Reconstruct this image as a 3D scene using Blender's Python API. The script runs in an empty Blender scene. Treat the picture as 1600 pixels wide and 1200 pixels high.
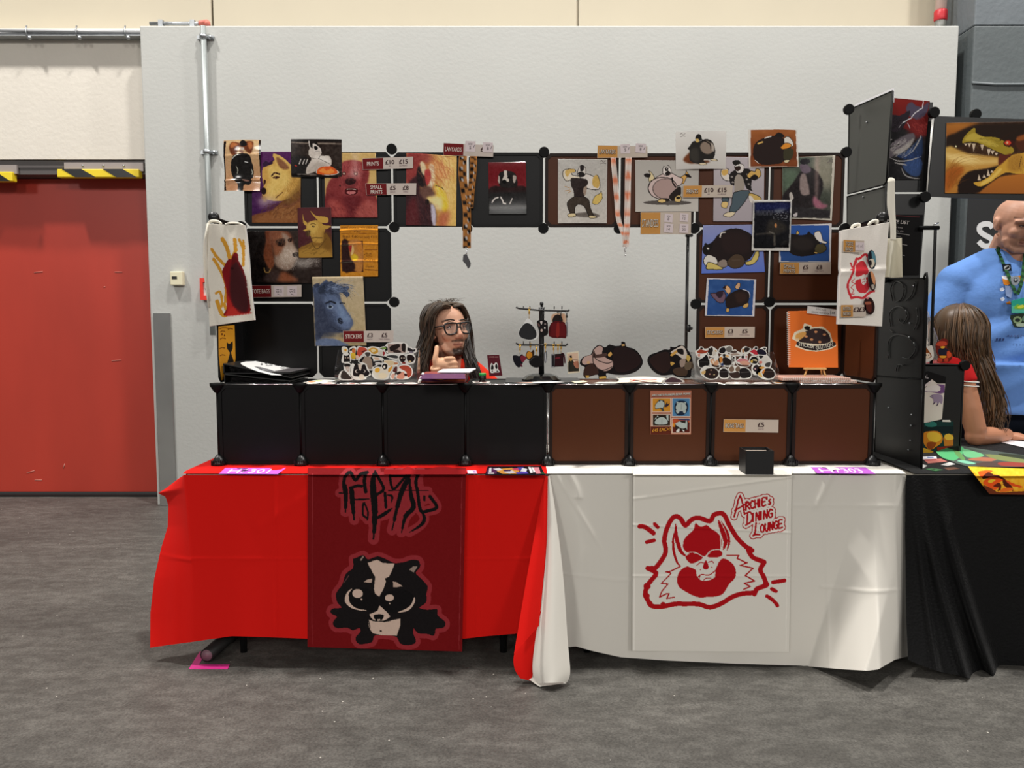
import bpy, bmesh, math, random
import numpy as np
from mathutils import Vector, Matrix
from mathutils.geometry import tessellate_polygon

random.seed(7)
rng = np.random.default_rng(7)
SC = bpy.context.scene
COL = SC.collection

# ------------------------------------------------------------------ camera
F_PX = 1200.0
PITCH = math.radians(4.57)
CAM_Z = 1.286
cam_data = bpy.data.cameras.new('camera')
cam_data.sensor_width = 36.0
cam_data.lens = 36.0 * F_PX / 1600.0
cam = bpy.data.objects.new('camera', cam_data)
cam.location = (0, 0, CAM_Z)
cam.rotation_euler = (math.pi / 2 - PITCH, 0, 0)
COL.objects.link(cam)
SC.camera = cam

# ------------------------------------------------------------------ world, lights, exposure
world = bpy.data.worlds.new('hall_air')
world.use_nodes = True
world.node_tree.nodes['Background'].inputs[0].default_value = (1.0, 0.97, 0.93, 1)
world.node_tree.nodes['Background'].inputs[1].default_value = 0.18
SC.world = world
SC.view_settings.view_transform = 'Standard'
SC.view_settings.look = 'None'
SC.view_settings.gamma = 1.0
SC.view_settings.use_curve_mapping = False
SC.view_settings.exposure = 0.1

def lamp(x, y, z, e, size, aim=None):
    d = bpy.data.lights.new('hall_lamp_light', 'AREA')
    d.shape = 'DISK'
    d.size = size
    d.energy = e
    d.color = (1.0, 0.965, 0.92)
    o = bpy.data.objects.new('hall_lamp_light', d)
    o.location = (x, y, z)
    if aim:
        o.rotation_euler = (Vector(aim) - Vector((x, y, z))).to_track_quat('-Z', 'Y').to_euler()
    COL.objects.link(o)
    return o
# rows of high bay lamps under the roof of the hall
for (x, y, e) in ((-4.6, 2.9, 440), (0.2, 3.1, 380), (4.8, 2.9, 400)):
    lamp(x, y, 8.2, e, 0.5)
# rows further down the hall, seen from the booth at a low angle
for (x, y, e) in ((-9.0, -13.0, 500), (0.0, -14.0, 500), (9.0, -13.0, 500)):
    lamp(x, y, 7.5, e, 2.5, (x * .2, 3.0, 1.0))

# ------------------------------------------------------------------ projection helpers (photo pixel -> place in the hall)
CT, ST = math.cos(PITCH), math.sin(PITCH)
def rays(px, py):
    px, py = np.broadcast_arrays(np.asarray(px, float), np.asarray(py, float))
    x = (px - 800.0) / F_PX
    v = (600.0 - py) / F_PX
    return x, CT + v * ST, v * CT - ST
def at_y(px, py, Y):
    dx, dy, dz = rays(px, py)
    t = np.asarray(Y, float) / dy
    dx, dy, dz, t = np.broadcast_arrays(dx, dy, dz, t)
    return np.stack([dx * t, dy * t, CAM_Z + dz * t], -1)
def at_z(px, py, z):
    dx, dy, dz = rays(px, py)
    t = (z - CAM_Z) / dz
    return np.stack([dx * t, dy * t, CAM_Z + dz * t], -1)
def at_x(px, py, X):
    dx, dy, dz = rays(px, py)
    t = X / dx
    return np.stack([dx * t, dy * t, CAM_Z + dz * t], -1)
def at_plane(px, py, p0, n):
    dx, dy, dz = rays(px, py)
    den = dx * n[0] + dy * n[1] + dz * n[2]
    num = (p0[0]) * n[0] + (p0[1]) * n[1] + (p0[2] - CAM_Z) * n[2]
    t = num / den
    return np.stack([dx * t, dy * t, CAM_Z + dz * t], -1)
def P(px, py, Y):
    return Vector([float(q) for q in np.ravel(at_y(px, py, Y))])
def PZ(px, py, z):
    return Vector([float(q) for q in np.ravel(at_z(px, py, z))])
def PX(px, py, X):
    return Vector([float(q) for q in np.ravel(at_x(px, py, X))])

ZT = 0.735          # table top (cloth surface)
YT = 2.80           # front edge of the tables
YF = 2.945          # front plane of the cube shelving
YB = 3.245          # rear plane of the cube shelving
YW = 5.33           # face of the grey wall
ZS = P(850, 600, YF).z     # top of the cube shelving

# ------------------------------------------------------------------ colour and materials
def lin(h):
    if isinstance(h, int):
        c = [(h >> 16) & 255, (h >> 8) & 255, h & 255]
    else:
        c = h
    c = np.asarray(c, float) / 255.0
    return np.where(c <= 0.04045, c / 12.92, ((c + 0.055) / 1.055) ** 2.4)
def rgba(h):
    c = lin(h)
    return (float(c[0]), float(c[1]), float(c[2]), 1.0)
MATS = {}
def mat(name, col=0x808080, rough=0.5, metal=0.0, noise=0.0, nscale=20.0, bump=0.0, bscale=200.0, attr=False,
        trans=0.0, alpha=1.0, sheen=0.0, spec=0.5, stretch=None, coat=0.0):
    if name in MATS:
        return MATS[name]
    m = bpy.data.materials.new(name)
    m.use_nodes = True
    nt = m.node_tree
    b = nt.nodes['Principled BSDF']
    b.inputs['Base Color'].default_value = rgba(col)
    b.inputs['Roughness'].default_value = rough
    b.inputs['Metallic'].default_value = metal
    b.inputs['Specular IOR Level'].default_value = spec
    if trans: b.inputs['Transmission Weight'].default_value = trans
    if alpha < 1: b.inputs['Alpha'].default_value = alpha
    if sheen:
        b.inputs['Sheen Weight'].default_value = sheen
        b.inputs['Sheen Roughness'].default_value = 0.4
    if coat:
        b.inputs['Coat Weight'].default_value = coat
        b.inputs['Coat Roughness'].default_value = 0.04
    tc = nt.nodes.new('ShaderNodeTexCoord')
    src = tc.outputs['Object']
    if stretch:
        mp = nt.nodes.new('ShaderNodeMapping')
        mp.inputs['Scale'].default_value = stretch
        nt.links.new(src, mp.inputs['Vector'])
        src = mp.outputs['Vector']
    basecol = None
    if attr:
        a = nt.nodes.new('ShaderNodeAttribute')
        a.attribute_name = 'Col'
        basecol = a.outputs['Color']
    if noise:
        n = nt.nodes.new('ShaderNodeTexNoise')
        n.inputs['Scale'].default_value = nscale
        n.inputs['Detail'].default_value = 6
        nt.links.new(src, n.inputs['Vector'])
        mr = nt.nodes.new('ShaderNodeMapRange')
        mr.inputs['From Min'].default_value = 0.3
        mr.inputs['From Max'].default_value = 0.7
        mr.inputs['To Min'].default_value = 1 - noise
        mr.inputs['To Max'].default_value = 1 + noise
        nt.links.new(n.outputs['Fac'], mr.inputs['Value'])
        vm = nt.nodes.new('ShaderNodeVectorMath')
        vm.operation = 'SCALE'
        if basecol is not None:
            nt.links.new(basecol, vm.inputs[0])
        else:
            vm.inputs[0].default_value = rgba(col)[:3]
        nt.links.new(mr.outputs['Result'], vm.inputs['Scale'])
        basecol = vm.outputs['Vector']
    if basecol is not None:
        nt.links.new(basecol, b.inputs['Base Color'])
    if bump:
        n2 = nt.nodes.new('ShaderNodeTexNoise')
        n2.inputs['Scale'].default_value = bscale
        n2.inputs['Detail'].default_value = 3
        nt.links.new(src, n2.inputs['Vector'])
        bp = nt.nodes.new('ShaderNodeBump')
        bp.inputs['Strength'].default_value = bump
        bp.inputs['Distance'].default_value = 0.01
        nt.links.new(n2.outputs['Fac'], bp.inputs['Height'])
        nt.links.new(bp.outputs['Normal'], b.inputs['Normal'])
    MATS[name] = m
    return m

M_BLACK = mat('black_plastic', 0x0e0e0f, 0.35)
M_PRINT = mat('print_paper', attr=True, rough=0.6, spec=0.12)
M_GLOSS = mat('laminated_print', attr=True, rough=0.11, spec=0.3)
M_INK = mat('matt_print', attr=True, rough=0.7, spec=0.25)
M_FABRIC = mat('printed_fabric', attr=True, rough=0.85, spec=0.15, bump=0.05, bscale=900)
M_CHROME = mat('chrome', 0xd8d8d8, 0.22, 1.0)
M_STEEL = mat('galvanised_steel', 0xa9adb0, 0.4, 0.9, noise=0.12, nscale=30)
M_WHITE = mat('white_plastic', 0xe8e6e0, 0.4)
M_CLEAR = mat('clear_acrylic', 0xffffff, 0.04, trans=1.0, alpha=0.35)
M_GOLD = mat('brass_clasp', 0xd8a630, 0.3, 0.9)

# ------------------------------------------------------------------ object helpers
ORG = {}
def V3(p): return np.asarray(p, float)
def new_obj(name, me, parent, label=None, cat=None, group=None, kind=None, base=None):
    o = bpy.data.objects.new(name, me)
    COL.objects.link(o)
    if parent is not None:
        o.parent = parent
        ORG[o] = ORG[parent]
    else:
        ORG[o] = V3(base if base is not None else (0, 0, 0))
        o.location = ORG[o]
    tag(o, label, cat, group, kind)
    return o
def tag(o, label=None, cat=None, group=None, kind=None):
    if label: o['label'] = label
    if cat: o['category'] = cat
    if group: o['group'] = group
    if kind: o['kind'] = kind
    return o
def thing(name, label, cat, base, group=None):
    return new_obj(name, None, None, label, cat, group, None, base)
def raw_mesh(name, verts, faces, material=None, cols=None, smooth=False, facecols=None):
    me = bpy.data.meshes.new(name)
    me.from_pydata([tuple(map(float, v)) for v in verts], [], faces)
    if material: me.materials.append(material)
    if cols is not None:
        at = me.color_attributes.new('Col', 'FLOAT_COLOR', 'POINT')
        c = np.ones((len(verts), 4)); c[:, :3] = cols
        at.data.foreach_set('color', c.ravel())
    if smooth:
        me.polygons.foreach_set('use_smooth', [True] * len(me.polygons))
    return me
class MB:
    """collects shapes into one mesh; colours per vertex when col is given"""
    def __init__(s):
        s.v = []; s.f = []; s.c = []; s.sm = []
    def add(s, verts, faces, col=None, smooth=False):
        k = len(s.v)
        s.v += [tuple(map(float, v)) for v in verts]
        s.f += [[i + k for i in f] for f in faces]
        s.sm += [smooth] * len(faces)
        c = lin(col) if col is not None else (0.8, 0.8, 0.8)
        s.c += [tuple(c)] * len(verts)
        return s
    def box(s, c, size, rot=None, col=None):
        hx, hy, hz = [d / 2 for d in size]
        pts = [Vector((x, y, z)) for x in (-hx, hx) for y in (-hy, hy) for z in (-hz, hz)]
        if rot is not None: pts = [rot @ p for p in pts]
        pts = [p + Vector(c) for p in pts]
        return s.add(pts,[(0,1,3,2),(4,6,7,5),(0,4,5,1),(2,3,7,6),(0,2,6,4),(1,5,7,3)], col)
    def bbox(s, a, b, col=None):
        a = V3(a); b = V3(b)
        return s.box((a + b) / 2, np.abs(b - a), None, col)
    def rbox(s, c, size, r=0.004, rot=None, col=None):
        """box with chamfered edges"""
        bm = bmesh.new()
        bmesh.ops.create_cube(bm, size=1)
        for v in bm.verts: v.co = Vector((v.co.x * size[0], v.co.y * size[1], v.co.z * size[2]))
        bmesh.ops.bevel(bm, geom=bm.edges[:], offset=r, segments=2, affect='EDGES', profile=0.5)
        pts = [(rot @ v.co if rot is not None else v.co) + Vector(c) for v in bm.verts]
        bm.verts.index_update()
        fs = [[v.index for v in f.verts] for f in bm.faces]
        bm.free()
        return s.add(pts, fs, col)
    def prism(s, pts, ext, col=None):
        n = len(pts)
        a = [Vector(p) for p in pts]
        b = [p + Vector(ext) for p in a]
        fs = [tuple(t) for t in tess(a)]
        nf = len(fs)
        fs2 = [tuple(i + n for i in reversed(t)) for t in fs]
        sides = [(i, i + n, (i + 1) % n + n, (i + 1) % n) for i in range(n)]
        return s.add(a + b, fs + fs2 + sides, col)
    def tube(s, pts, r, seg=8, col=None, closed=False, cap=True):
        pts = [Vector(p) for p in pts]
        n = len(pts)
        rs = r if hasattr(r, '__len__') else [r] * n
        vs = []; fs = []
        up = None
        for i, p in enumerate(pts):
            if closed: d = pts[(i + 1) % n] - pts[i - 1]
            else: d = pts[min(i + 1, n - 1)] - pts[max(i - 1, 0)]
            if d.length < 1e-9: d = Vector((0, 0, 1))
            d.normalize()
            if up is None:
                up = Vector((0, 0, 1)) if abs(d.z) < 0.9 else Vector((1, 0, 0))
            u = up - d * up.dot(d)
            if u.length < 1e-6: u = d.orthogonal()
            u.normalize(); up = u
            w = d.cross(u)
            for k in range(seg):
                a = 2 * math.pi * k / seg
                vs.append(p + (u * math.cos(a) + w * math.sin(a)) * rs[i])
        m = n if closed else n - 1
        for i in range(m):
            j = (i + 1) % n
            for k in range(seg):
                q = (k + 1) % seg
                fs.append((i * seg + k, i * seg + q, j * seg + q, j * seg + k))
        if cap and not closed:
            fs.append(tuple(reversed(range(seg)))); fs.append(tuple((n - 1) * seg + k for k in range(seg)))
        return s.add(vs, fs, col, True)
    def lathe(s, prof, c=(0, 0, 0), seg=20, axis=None, col=None, smooth=True):
        """profile of (radius, height) turned about +Z or the given axis"""
        rot = Vector((0, 0, 1)).rotation_difference(Vector(axis)).to_matrix() if axis is not None else Matrix.Identity(3)
        vs = []; fs = []
        for (r, h) in prof:
            for k in range(seg):
                a = 2 * math.pi * k / seg
                vs.append(rot @ Vector((r * math.cos(a), r * math.sin(a), h)) + Vector(c))
        for i in range(len(prof) - 1):
            for k in range(seg):
                q = (k + 1) % seg
                fs.append((i * seg + k, i * seg + q, (i + 1) * seg + q, (i + 1) * seg + k))
        fs.append(tuple(reversed(range(seg)))); fs.append(tuple((len(prof) - 1) * seg + k for k in range(seg)))
        return s.add(vs, fs, col, smooth)
    def ball(s, c, r, rot=None, seg=16, ring=10, col=None):
        r = (r, r, r) if not hasattr(r, '__len__') else r
        vs = []; fs = []
        for i in range(ring + 1):
            t = math.pi * i / ring
            for k in range(seg):
                a = 2 * math.pi * k / seg
                p = Vector((r[0] * math.sin(t) * math.cos(a), r[1] * math.sin(t) * math.sin(a), r[2] * math.cos(t)))
                if rot is not None: p = rot @ p
                vs.append(p + Vector(c))
        for i in range(ring):
            for k in range(seg):
                q = (k + 1) % seg
                fs.append((i * seg + k, (i + 1) * seg + k, (i + 1) * seg + q, i * seg + q))
        return s.add(vs, fs, col, True)
    def mesh(s, name, material, org, colored=False):
        vs = np.asarray(s.v) - org
        me = raw_mesh(name, vs, s.f, material, np.asarray(s.c) if colored else None)
        me.polygons.foreach_set('use_smooth', s.sm)
        return me
    def base(s):
        a = np.asarray(s.v)
        return V3(((a[:, 0].min() + a[:, 0].max()) / 2, (a[:, 1].min() + a[:, 1].max()) / 2, a[:, 2].min()))
    def obj(s, name, material, parent=None, label=None, cat=None, group=None, kind=None, colored=False):
        org = ORG[parent] if parent is not None else s.base()
        return new_obj(name, s.mesh(name, material, org, colored), parent, label, cat, group, kind, org)
def tess(pts):
    """triangles of a simple polygon given as vectors"""
    return [t for t in tessellate_polygon([[Vector(p) for p in pts]])]
def smooth_loop(pts, n=4, closed=True):
    pts = np.asarray(pts, float)
    m = len(pts)
    out = []
    rngi = range(m) if closed else range(m - 1)
    for i in rngi:
        if closed:
            p0, p1, p2, p3 = pts[i - 1], pts[i], pts[(i + 1) % m], pts[(i + 2) % m]
        else:
            p0, p1, p2, p3 = pts[max(i - 1, 0)], pts[i], pts[i + 1], pts[min(i + 2, m - 1)]
        for k in range(n):
            t = k / n
            out.append(0.5 * ((2 * p1) + (-p0 + p2) * t + (2 * p0 - 5 * p1 + 4 * p2 - p3) * t * t + (-p0 + 3 * p1 - 3 * p2 + p3) * t ** 3))
    if not closed: out.append(pts[-1])
    return np.asarray(out)
def curve(pts, n=4): return [Vector(p) for p in smooth_loop(pts, n, False)]
def interp(x, tab):
    xs = [a for a, b in tab]; ys = [b for a, b in tab]
    return np.interp(x, xs, ys)
def grid_obj(name, pos, material, parent=None, label=None, cat=None, group=None, kind=None, cols=None, back=0.0, smooth=True, keep=None):
    """grid of points pos[nv, nu, 3]; back > 0 gives it thickness with a rim"""
    nv, nu = pos.shape[:2]
    vs = pos.reshape(-1, 3)
    idx = np.arange(nu * nv).reshape(nv, nu)
    q = np.stack([idx[:-1, :-1], idx[1:, :-1], idx[1:, 1:], idx[:-1, 1:]], -1).reshape(-1, 4)
    if keep is not None: q = q[keep.reshape(-1)]
    base = V3(((vs[:, 0].min() + vs[:, 0].max()) / 2, (vs[:, 1].min() + vs[:, 1].max()) / 2, vs[:, 2].min()))
    org = ORG[parent] if parent is not None else base
    me = bpy.data.meshes.new(name)
    loops = q.ravel()
    nq = len(q)
    extra_v = np.zeros((0, 3)); rim = []
    if back:
        e1 = pos[0, -1] - pos[0, 0]; e2 = pos[-1, 0] - pos[0, 0]
        nrm = np.cross(e1, e2); nrm /= np.linalg.norm(nrm)
        if nrm[1] < 0: nrm = -nrm
        border = np.concatenate([idx[0, :], idx[1:, -1], idx[-1, -2::-1], idx[-2:0:-1, 0]])
        extra_v = vs[border] + nrm * back
        k0 = len(vs); nb = len(border)
        bi = np.arange(nb)
        rim = np.stack([border, border[(bi + 1) % nb], k0 + (bi + 1) % nb, k0 + bi], -1)
        loops = np.concatenate([loops, rim.ravel()])
    allv = np.concatenate([vs, extra_v]) - org
    me.vertices.add(len(allv)); me.vertices.foreach_set('co', allv.ravel())
    me.loops.add(len(loops)); me.loops.foreach_set('vertex_index', loops.astype(np.int32))
    tot = [4] * (nq + len(rim))
    starts = np.concatenate([[0], np.cumsum(tot)[:-1]]).astype(np.int32)
    me.polygons.add(len(tot)); me.polygons.foreach_set('loop_start', starts)
    me.polygons.foreach_set('use_smooth', [bool(smooth)] * nq + [False] * (len(tot) - nq))
    me.update(calc_edges=True); me.validate()
    me.materials.append(material)
    if cols is not None:
        at = me.color_attributes.new('Col', 'FLOAT_COLOR', 'POINT')
        c = np.ones((len(allv), 4)); c[:len(vs), :3] = cols.reshape(-1, 3)
        if back: c[len(vs):, :3] = 0.55
        at.data.foreach_set('color', c.ravel())
    return new_obj(name, me, parent, label, cat, group, kind, org)
def remeshed(mb, voxel, smooth=4, factor=0.5):
    """fuses overlapping shapes of a builder into one continuous surface, returns (verts, faces)"""
    me = raw_mesh('tmp', mb.v, mb.f)
    o = bpy.data.objects.new('tmp', me); COL.objects.link(o)
    r = o.modifiers.new('r', 'REMESH'); r.mode = 'VOXEL'; r.voxel_size = voxel
    if smooth:
        s = o.modifiers.new('s', 'SMOOTH'); s.iterations = smooth; s.factor = factor
    dg = bpy.context.evaluated_depsgraph_get()
    me2 = bpy.data.meshes.new_from_object(o.evaluated_get(dg))
    n = len(me2.vertices)
    vs = np.zeros(n * 3); me2.vertices.foreach_get('co', vs); vs = vs.reshape(-1, 3)
    fs = [tuple(p.vertices) for p in me2.polygons]
    bpy.data.objects.remove(o); bpy.data.meshes.remove(me); bpy.data.meshes.remove(me2)
    return vs, fs

# ------------------------------------------------------------------ flat print: painted canvases and layered cut-outs
def in_poly(X, Y, poly):
    m = np.zeros(X.shape, bool)
    n = len(poly)
    for i in range(n):
        x1, y1 = poly[i]; x2, y2 = poly[(i + 1) % n]
        if y1 == y2: continue
        c = ((y1 > Y) != (y2 > Y))
        if not c.any(): continue
        m ^= c & (X < (x2 - x1) * (Y - y1) / (y2 - y1) + x1)
    return m
def blur(a, r):
    r = int(round(r))
    if r < 1: return a
    for ax in (0, 1):
        for _ in range(2):
            pad = [(0, 0), (0, 0)]; pad[ax] = (r + 1, r)
            c = np.cumsum(np.pad(a, pad, mode='edge'), axis=ax)
            n = a.shape[ax]
            if ax == 0: a = (c[2 * r + 1:2 * r + 1 + n] - c[:n]) / (2 * r + 1)
            else: a = (c[:, 2 * r + 1:2 * r + 1 + n] - c[:, :n]) / (2 * r + 1)
    return a
def fl(l): return np.asarray(l, float).reshape(-1, 2)
class Art:
    """a printed picture painted on a fine grid; coordinates are given in the frame set by T"""
    def __init__(s, quad, bg, ss=1.5, grain=0.0):
        s.quad = fl(quad); s.ss = ss
        s.x0, s.y0 = s.quad.min(0) - 1; x1, y1 = s.quad.max(0) + 1
        W = int((x1 - s.x0) * ss) + 2; H = int((y1 - s.y0) * ss) + 2
        s.X, s.Y = np.meshgrid(s.x0 + np.arange(W) / ss, s.y0 + np.arange(H) / ss)
        s.c = np.empty((H, W, 3)); s.c[:] = np.asarray([(bg >> 16) & 255, (bg >> 8) & 255, bg & 255], float)
        s.ox = s.oy = 0.0; s.k = 1.0
        if grain: s.noise(grain, 6)
    def T(s, ox, oy, k): s.ox, s.oy, s.k = ox, oy, k; return s
    def xy(s, l):
        p = fl(l).copy()
        return np.stack([s.ox + p[:, 0] / s.k, s.oy + p[:, 1] / s.k], -1)
    def noise(s, amp, cell=6):
        H, W = s.c.shape[:2]
        g = rng.standard_normal((H // cell + 3, W // cell + 3))
        yy = np.arange(H) / cell; xx = np.arange(W) / cell
        iy = yy.astype(int); ix = xx.astype(int); fy = (yy - iy)[:, None]; fx = (xx - ix)[None]
        a = g[iy][:, ix] * (1 - fy) * (1 - fx) + g[iy + 1][:, ix] * fy * (1 - fx) + g[iy][:, ix + 1] * (1 - fy) * fx + g[iy + 1][:, ix + 1] * fy * fx
        s.c += a[..., None] * amp
        return s
    def put(s, m, col, op=1.0):
        if isinstance(col, tuple):      # two colours, top to bottom of the mask
            ys = np.where(m > 0.2)[0]
            if len(ys) == 0: return s
            t = np.clip((np.arange(m.shape[0]) - ys.min()) / max(1, ys.max() - ys.min()), 0, 1)[:, None, None]
            a = np.asarray([(col[0] >> 16) & 255, (col[0] >> 8) & 255, col[0] & 255], float)
            b = np.asarray([(col[1] >> 16) & 255, (col[1] >> 8) & 255, col[1] & 255], float)
            c = a * (1 - t) + b * t
        else:
            c = np.asarray([(col >> 16) & 255, (col >> 8) & 255, col & 255], float)
        m = (m * op)[..., None]
        s.c = s.c * (1 - m) + c * m
        return s
    def p(s, col, l, sm=3, bl=0.0, op=1.0):
        q = s.xy(l)
        if sm > 1: q = smooth_loop(q, sm)
        m = in_poly(s.X, s.Y, q).astype(float)
        if bl: m = blur(m, bl * s.ss * .42)
        return s.put(m, col, op)
    def e(s, col, cx, cy, rx, ry, ang=0.0, bl=0.0, op=1.0):
        c = s.xy([cx, cy])[0]
        a = math.radians(ang)
        dx = (s.X - c[0]) * s.k; dy = (s.Y - c[1]) * s.k
        u = dx * math.cos(a) + dy * math.sin(a); v = -dx * math.sin(a) + dy * math.cos(a)
        m = ((u / rx) ** 2 + (v / ry) ** 2 <= 1).astype(float)
        if bl: m = blur(m, bl * s.ss * .42)
        return s.put(m, col, op)
    def l(s, col, l, w, sm=3, bl=0.0, op=1.0, taper=False):
        q = s.xy(l)
        if sm > 1 and len(q) > 2: q = smooth_loop(q, sm, False)
        m = np.zeros(s.X.shape, bool)
        n = len(q) - 1
        for i in range(n):
            a, b = q[i], q[i + 1]
            r = w / s.k / 2
            if taper: r *= max(0.15, 1 - abs((i + 0.5) / n * 2 - 1) ** 2 * 0.9) if taper == 2 else (1 - 0.85 * (i + 0.5) / n)
            d = b - a; L = d @ d
            if L == 0: continue
            lo = np.maximum(np.floor((np.minimum(a, b) - r - [s.x0, s.y0]) * s.ss).astype(int) - 1, 0); hi = np.ceil((np.maximum(a, b) + r - [s.x0, s.y0]) * s.ss).astype(int) + 2
            if (hi <= 0).any(): continue
            sl = (slice(lo[1], hi[1]), slice(lo[0], hi[0])); X, Y = s.X[sl], s.Y[sl]
            t = np.clip(((X - a[0]) * d[0] + (Y - a[1]) * d[1]) / L, 0, 1)
            m[sl] |= (X - a[0] - t * d[0]) ** 2 + (Y - a[1] - t * d[1]) ** 2 <= r * r
        m = m.astype(float)
        if bl: m = blur(m, bl * s.ss * .42)
        return s.put(m, col, op)
    def fur(s, col, cx, cy, rx, ry, n, L, ang, w=5, op=.35, spread=.35):
        for i in range(n):
            q = rng.uniform(0, 6.28); k = rng.uniform(0, 1) ** .5
            x, y = cx + rx * k * math.cos(q), cy + ry * k * math.sin(q)
            a = math.radians(ang) + rng.normal(0, spread); ll = L * rng.uniform(.6, 1.3)
            s.l(col, [x, y, x + ll * .5 * math.cos(a - .2), y + ll * .5 * math.sin(a - .2), x + ll * math.cos(a), y + ll * math.sin(a)], w, 2, op=op, taper=True)
        return s
    def o(s, fill, line, w, l, sm=3):          # filled shape with an ink outline
        s.p(fill, l, sm)
        f = list(l) + list(l[:2])
        q = fl(l)
        if sm > 1:
            q2 = smooth_loop(q, sm); q2 = np.vstack([q2, q2[:1]])
        else: q2 = np.vstack([q, q[:1]])
        return s.l(line, q2.ravel(), w, 1)
    def text(s, txt, x, y, h, col, width=None, shear=0.0, rot=0.0, align='L'):
        for tri in glyphs(txt, x, y, h, width, shear, rot, align):
            q = s.xy(np.asarray(tri).ravel())
            s.put(in_poly(s.X, s.Y, q).astype(float), col)
        return s
    def soften(s, r):
        for k in range(3): s.c[..., k] = blur(s.c[..., k], r)
        return s
    def sheet(s, name, surf, material=None, parent=None, label=None, cat=None, group=None, warp=None, back=0.0012, mask=None, kind=None):
        """surf: rear-plane distance Y, or a function of pixel arrays; warp(u, v) -> metres towards the viewer"""
        if material is M_GLOSS: s.noise(3.5, 2).noise(4, 5)
        q = s.quad; ss = s.ss
        nu = max(2, int(np.hypot(*(q[1] - q[0])) * ss)); nv = max(2, int(np.hypot(*(q[3] - q[0])) * ss))
        u, v = np.meshgrid(np.linspace(0, 1, nu), np.linspace(0, 1, nv))
        w = [(1 - u) * (1 - v), u * (1 - v), u * v, (1 - u) * v]
        px = sum(a * c[0] for a, c in zip(w, q)); py = sum(a * c[1] for a, c in zip(w, q))
        i = np.clip(np.rint((py - s.y0) * ss).astype(int), 0, s.c.shape[0] - 1)
        j = np.clip(np.rint((px - s.x0) * ss).astype(int), 0, s.c.shape[1] - 1)
        cols = lin(np.clip(s.c[i, j], 0, 255).reshape(-1, 3)).reshape(nv, nu, 3)
        cols = np.clip(cols * 1.12, 0, .9)
        if callable(surf): pos = surf(px, py)
        else: pos = at_y(px, py, surf)
        if warp is not None:
            pos = pos.copy(); pos[..., 1] -= warp(u, v)
        return grid_obj(name, pos, material or M_PRINT, parent, label, cat, group, kind, cols, back)
FONT = {}
def glyphs(txt, x, y, h, width=None, shear=0.0, rot=0.0, align='L'):
    """triangles (in picture coordinates, y down) of a line of text whose capitals are h high and stand on y"""
    if txt not in FONT:
        cu = bpy.data.curves.new('t', 'FONT'); cu.body = txt; cu.resolution_u = 3
        o = bpy.data.objects.new('t', cu); COL.objects.link(o)
        dg = bpy.context.evaluated_depsgraph_get()
        me = bpy.data.meshes.new_from_object(o.evaluated_get(dg))
        me.calc_loop_triangles()
        vs = [(v.co.x, v.co.y) for v in me.vertices]
        FONT[txt] = [[vs[i] for i in t.vertices] for t in me.loop_triangles]
        bpy.data.objects.remove(o); bpy.data.curves.remove(cu); bpy.data.meshes.remove(me)
    T = np.asarray(FONT[txt])
    if len(T) == 0: return []
    xmin, xmax = T[..., 0].min(), T[..., 0].max()
    kh = h / 0.69
    kw = (width / (xmax - xmin)) if width else kh
    X = (T[..., 0] - xmin) * kw; Yy = -T[..., 1] * kh
    if align == 'C': X = X - (xmax - xmin) * kw / 2
    X = X - shear * Yy
    c, s_ = math.cos(rot), math.sin(rot)
    return np.stack([x + X * c - Yy * s_, y + X * s_ + Yy * c], -1).tolist()
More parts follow.
